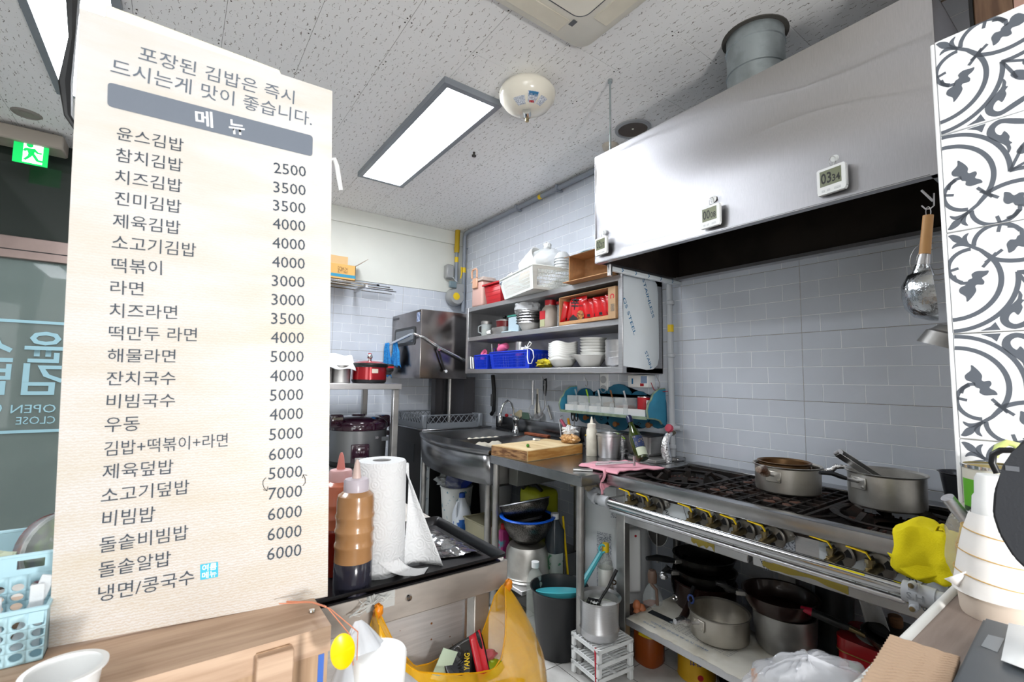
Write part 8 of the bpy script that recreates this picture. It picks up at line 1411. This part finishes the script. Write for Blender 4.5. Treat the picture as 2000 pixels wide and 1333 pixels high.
# beige knitted mat
t = thing('beige_towel', 'beige ribbed towel hanging over the counter front corner', 'towel', (.75, .2, RC)); TW = mat('beige_terry', 'bfa389', .95, bump=.5, bs=120)
def tw(u, v):
    P = [at(1738, 1242, 'z', RC + .012), at(1875, 1286, 'z', RC + .012), at(1838, 1400, 'z', RC + .012), at(1640, 1400, 'z', RC + .012)]
    p = (P[0] * (1 - u) + P[1] * u) * (1 - v) + (P[3] * (1 - u) + P[2] * u) * v; return (p.x, p.y, RC + .010 + .0006 * math.sin(2 * PI * 24 * v + 1.2 * math.sin(22 * u)))
part('towel', B().grid(tw, 40, 140), TW, t, solid=.007)
# clear crumpled bag
t = thing('crumpled_clear_bag', 'large crumpled clear plastic bag at the lower right corner', 'bag', (.6, .3, .75)); CB = mat('crumpled_clear_film', 'c9ccd2', .12, alpha=.42, bump=1., bs=16)
cen = at(1580, 1345, 'z', .86)
def cb(u, v):
    a = 2 * PI * u; k = v; dx = Vector((.75, -.3, 0)).normalized(); dy = Vector((.3, .75, 0)).normalized(); n = NZ.noise(Vector((math.cos(a) * 1.6, math.sin(a) * 1.6, k * 3))) * .22 + NZ.noise(Vector((math.cos(a) * 5, math.sin(a) * 5, k * 7))) * .10
    r = math.sin(PI * .5 * k) * (1 + n); z = math.cos(PI * .5 * k) * (1 + n * .5); p = cen + dx * (.105 * r * math.cos(a)) + dy * (.05 * r * math.sin(a)); return (p.x, p.y, .835 + .062 * z - .07 * max(0, k - .8) * 5)
part('film', B().grid(cb, 70, 36, cu=True), CB, t)
def cb2(u, v): p = Vector(cb(u, v)); q_ = cen + (Vector((p.x, p.y, cen.z)) - cen) * .86; return (q_.x, q_.y, p.z - .012 + .006 * NZ.noise(Vector((p.x * 40, p.y * 40, 5))))
part('inner_film', B().grid(cb2, 60, 26, cu=True), CB, t); solo('orange_scrap', blob((at(1473, 1310, 'z', .87).x, at(1473, 1310, 'z', .87).y, .862), .003, .004, .010, .5, 6, 10, 8), mat('orange_scrap', 'c98a4a', .7), 'small orange scrap inside the clear bag', 'scrap')
solo('grey_bin_under_bag', B().lathe([(0, 0), (.09, 0), (.11, .74), (.105, .74), (.085, .01), (0, .01)], (cen.x - .03, cen.y + .045, 0), 32), mat('grey_bin', '6f6a6c', .6), 'grey bin below the crumpled clear bag', 'bin')
# corn tin, cup stack
c = (1.17, .175, RC + .0005); t = thing('corn_tin', 'opened cream and green corn tin behind the wrapped cups', 'tin', c); cn = at(1945, 900, 'x', 1.17)
cc = (1.16, cn.y - .006, RC + .0005); CT_ = mat('corn_tin_cream', 'd9d6c8', .3); t.location = cc
part('can', cyl(.048, .225, cc, 36, w_=.001), CT_, t); part('inner_yellow', B().lathe([(.0465, .12), (.0465, .224)], cc, 36), mat('tin_inside_yellow', 'd8c890', .3, .5), t); part('rim', B().lathe([(.047, .224), (.050, .224), (.050, .229), (.047, .229)], cc, 36), CHROME, t)
fa = math.atan2(-cc[1], -cc[0]); part('green_band', B().lathe([(.0484, .150), (.0484, .205)], cc, 20, a0=fa - 1.3, a1=fa + .35), mat('corn_green', '5fae2c', .4), t)
part('dark_band', B().lathe([(.0486, .085), (.0486, .158)], cc, 20, a0=fa - 1.25, a1=fa - .05), mat('label_dark_green', '2f4a2c', .4), t)
def cyltext(s, z, a_start, w_, h_, m):
    me = text(s, Matrix.Identity(4), w_, h_, .03)
    for v in me.vertices: a = a_start - 0 + v.co.x / .049; x, y = v.co.x, v.co.y; v.co = Vector((cc[0] + .0491 * math.cos(a), cc[1] + .0491 * math.sin(a), cc[2] + z + y))
    part('label_lettering', me, m, t)
cyltext('SWEET', .13, fa - 1.2, .048, .020, INKW); cyltext('CORN', .10, fa - 1.2, .042, .020, INKW)
c = (1.085, .178, RC + .0005); cp = at(1945, 1150, 'x', 1.085); c = (1.085, cp.y - .004, RC + .0005)
t = thing('wrapped_cup_stack', 'tall stack of white cups wrapped in paper and rubber bands', 'cups', c); WR = mat('white_wrapping_paper', 'f3f1ee', .7, bump=.4, bs=30)
part('tub_base', B().lathe([(0, 0), (.046, 0), (.048, .006), (.05, .035), (.049, .045)], c, 40), mat('beige_tub', 'd8cabb', .5), t)
part('wrapper', B().lathe([(.056, .036), (.054, .045), (.050, .07), (.045, .10), (.039, .13), (.031, .155), (.029, .16)], c, 40), WR, t); part('cups', B().lathe([(.027, .155), (.025, .185), (.022, .19), (.021, .215), (.018, .222), (0, .223)], c, 32), WHITEP, t)
part('loose_corner', B().poly([(c[0] - .035, c[1] + .04, c[2] + .04), (c[0] - .05, c[1] + .055, c[2] + .052), (c[0] - .042, c[1] + .03, c[2] + .07)], [(0, 1, 2)]), WR, t, solid=.001)
for z, r in ((.062, .0525), (.095, .0478), (.13, .0405)): part('rubber_band', B().tube([(c[0] + r * math.cos(a), c[1] + r * math.sin(a), c[2] + z + .006 * math.sin(a)) for a in [2 * PI * i / 32 for i in range(32)]], .0009, 5, closed=True), mat('rubber_band', 'c9a25c', .5), t)
part('clear_film', B().lathe([(.060, .0), (.066, .05), (.064, .09), (.058, .125), (.05, .15)], (1.155, .20, RC + .0005), 32, sq=2.6), CLEAR, t) if 0 else None
t = thing('yellow_snack_bag', 'clear bag of yellow snacks leaning behind the wrapped cups', 'bag', (1.17, .21, RC)); a = at(1890, 1060, 'x', 1.15)
part('contents', blob((1.165, a.y - .012, RC + .075), .03, .030, .068, .12, 3), mat('yellow_snack', 'd8b428', .4, col2='c49a1c', vs=12), t); part('bag_film', blob((1.155, a.y - .006, RC + .08), .036, .038, .080, .12, 9), mat('clear_snack_film', 'e2e2de', .15, alpha=.3), t)
h0 = at(1850, 972, 'x', 1.10); h1 = at(1885, 1015, 'x', 1.12); solo('steel_scoop', B().tube([h0, h1], .010, 16), STEEL, 'steel scoop end poking out left of the corn tin', 'scoop')
# dark monitor and device
t = thing('payment_terminal', 'dark grey payment screen seen from behind at the right edge', 'terminal', (.9, .1, RC)); DG = mat('terminal_grey', '34373c', .45, bump=.15, bs=300)
X_ = .86; pts3 = [at(x, y, 'x', X_) for x, y in ((1957, 912), (1940, 960), (1937, 1005), (1950, 1045), (1978, 1090), (2040, 1150), (2080, 1000), (2060, 850), (2000, 858), (1975, 885))]
q = B(); n = len(pts3); vs = [tuple(p) for p in pts3] + [(p.x + .03, p.y - .002, p.z) for p in pts3]; q.poly(vs, [tuple(range(n)), tuple(range(2 * n - 1, n - 1, -1))] + [(i, n + i, n + (i + 1) % n, (i + 1) % n) for i in range(n)]); bmesh.ops.bevel(q.bm, geom=list(q.bm.edges), offset=.003, segments=2, affect='EDGES'); part('screen_back', q, DG, t)
a = at(1977, 916, 'x', X_ - .001); part('port_cover', B().box(X_ - .001, X_, a.y - .006, a.y + .006, a.z - .003, a.z + .003), mat('port_grey', '6a6e74', .4), t); a = at(2030, 1140, 'x', X_ + .02); part('stand', B().box(X_ + .005, X_ + .03, a.y - .05, a.y, RC, a.z + .02), DG, t)
t = thing('black_cable_loop', 'thick black cable loop arching above the terminal', 'cable', (.93, .13, 1.1)); part('cable', B().tube([at(x, y, 'x', .98) for x, y in ((1948, 925), (1938, 905), (1940, 888), (1955, 880), (1975, 880), (2000, 888))], .0045, 10), BLACKP, t)
t = thing('lime_handle_ring', 'pale lime plastic handle ring above the corn tin', 'ring', (1.0, .14, 1.1)); part('ring', B().tube([at(x, y, 'x', 1.03) for x, y in ((1942, 893), (1950, 873), (1968, 865), (1985, 870), (1997, 885))], .005, 10), mat('pale_lime', 'd6e48c', .4), t)
t = thing('card_reader', 'flat dark grey card device lying on the counter corner', 'card reader', (.9, .1, RC)); P4 = [at(1921, 1206, 'z', RC + .03), at(2080, 1250, 'z', RC + .03), at(2080, 1500, 'z', RC + .03), at(1835, 1380, 'z', RC + .03)]
q = B(); vs = [(p.x, p.y, RC + .0005) for p in P4] + [(p.x, p.y, RC + .03) for p in P4]; q.poly(vs, [(3, 2, 1, 0), (4, 5, 6, 7), (0, 1, 5, 4), (1, 2, 6, 5), (2, 3, 7, 6), (3, 0, 4, 7)]); bmesh.ops.bevel(q.bm, geom=list(q.bm.edges), offset=.003, segments=2, affect='EDGES'); part('case', q, mat('device_grey', '4e5358', .4), t)
part('display', B().poly([tuple(at(x, y, 'z', RC + .0305)) for x, y in ((1930, 1240), (1962, 1248), (1948, 1275), (1916, 1262))], [(0, 1, 2, 3)]), mat('device_display', '7f868c', .3), t)
t = thing('receipt_paper', 'white receipt paper lying on the card device', 'paper', (.9, .1, RC + .035)); part('paper', B().poly([tuple(at(x, y, 'z', RC + .036)) for x, y in ((1970, 1218), (2060, 1235), (2060, 1330), (1955, 1290))], [(0, 1, 2, 3)]), WHITEP, t, solid=.0006)
# ---------------------------------------------------------------- dining side furniture is outside the picture; a plain counter back closes the view
print('objects', len(bpy.data.objects))
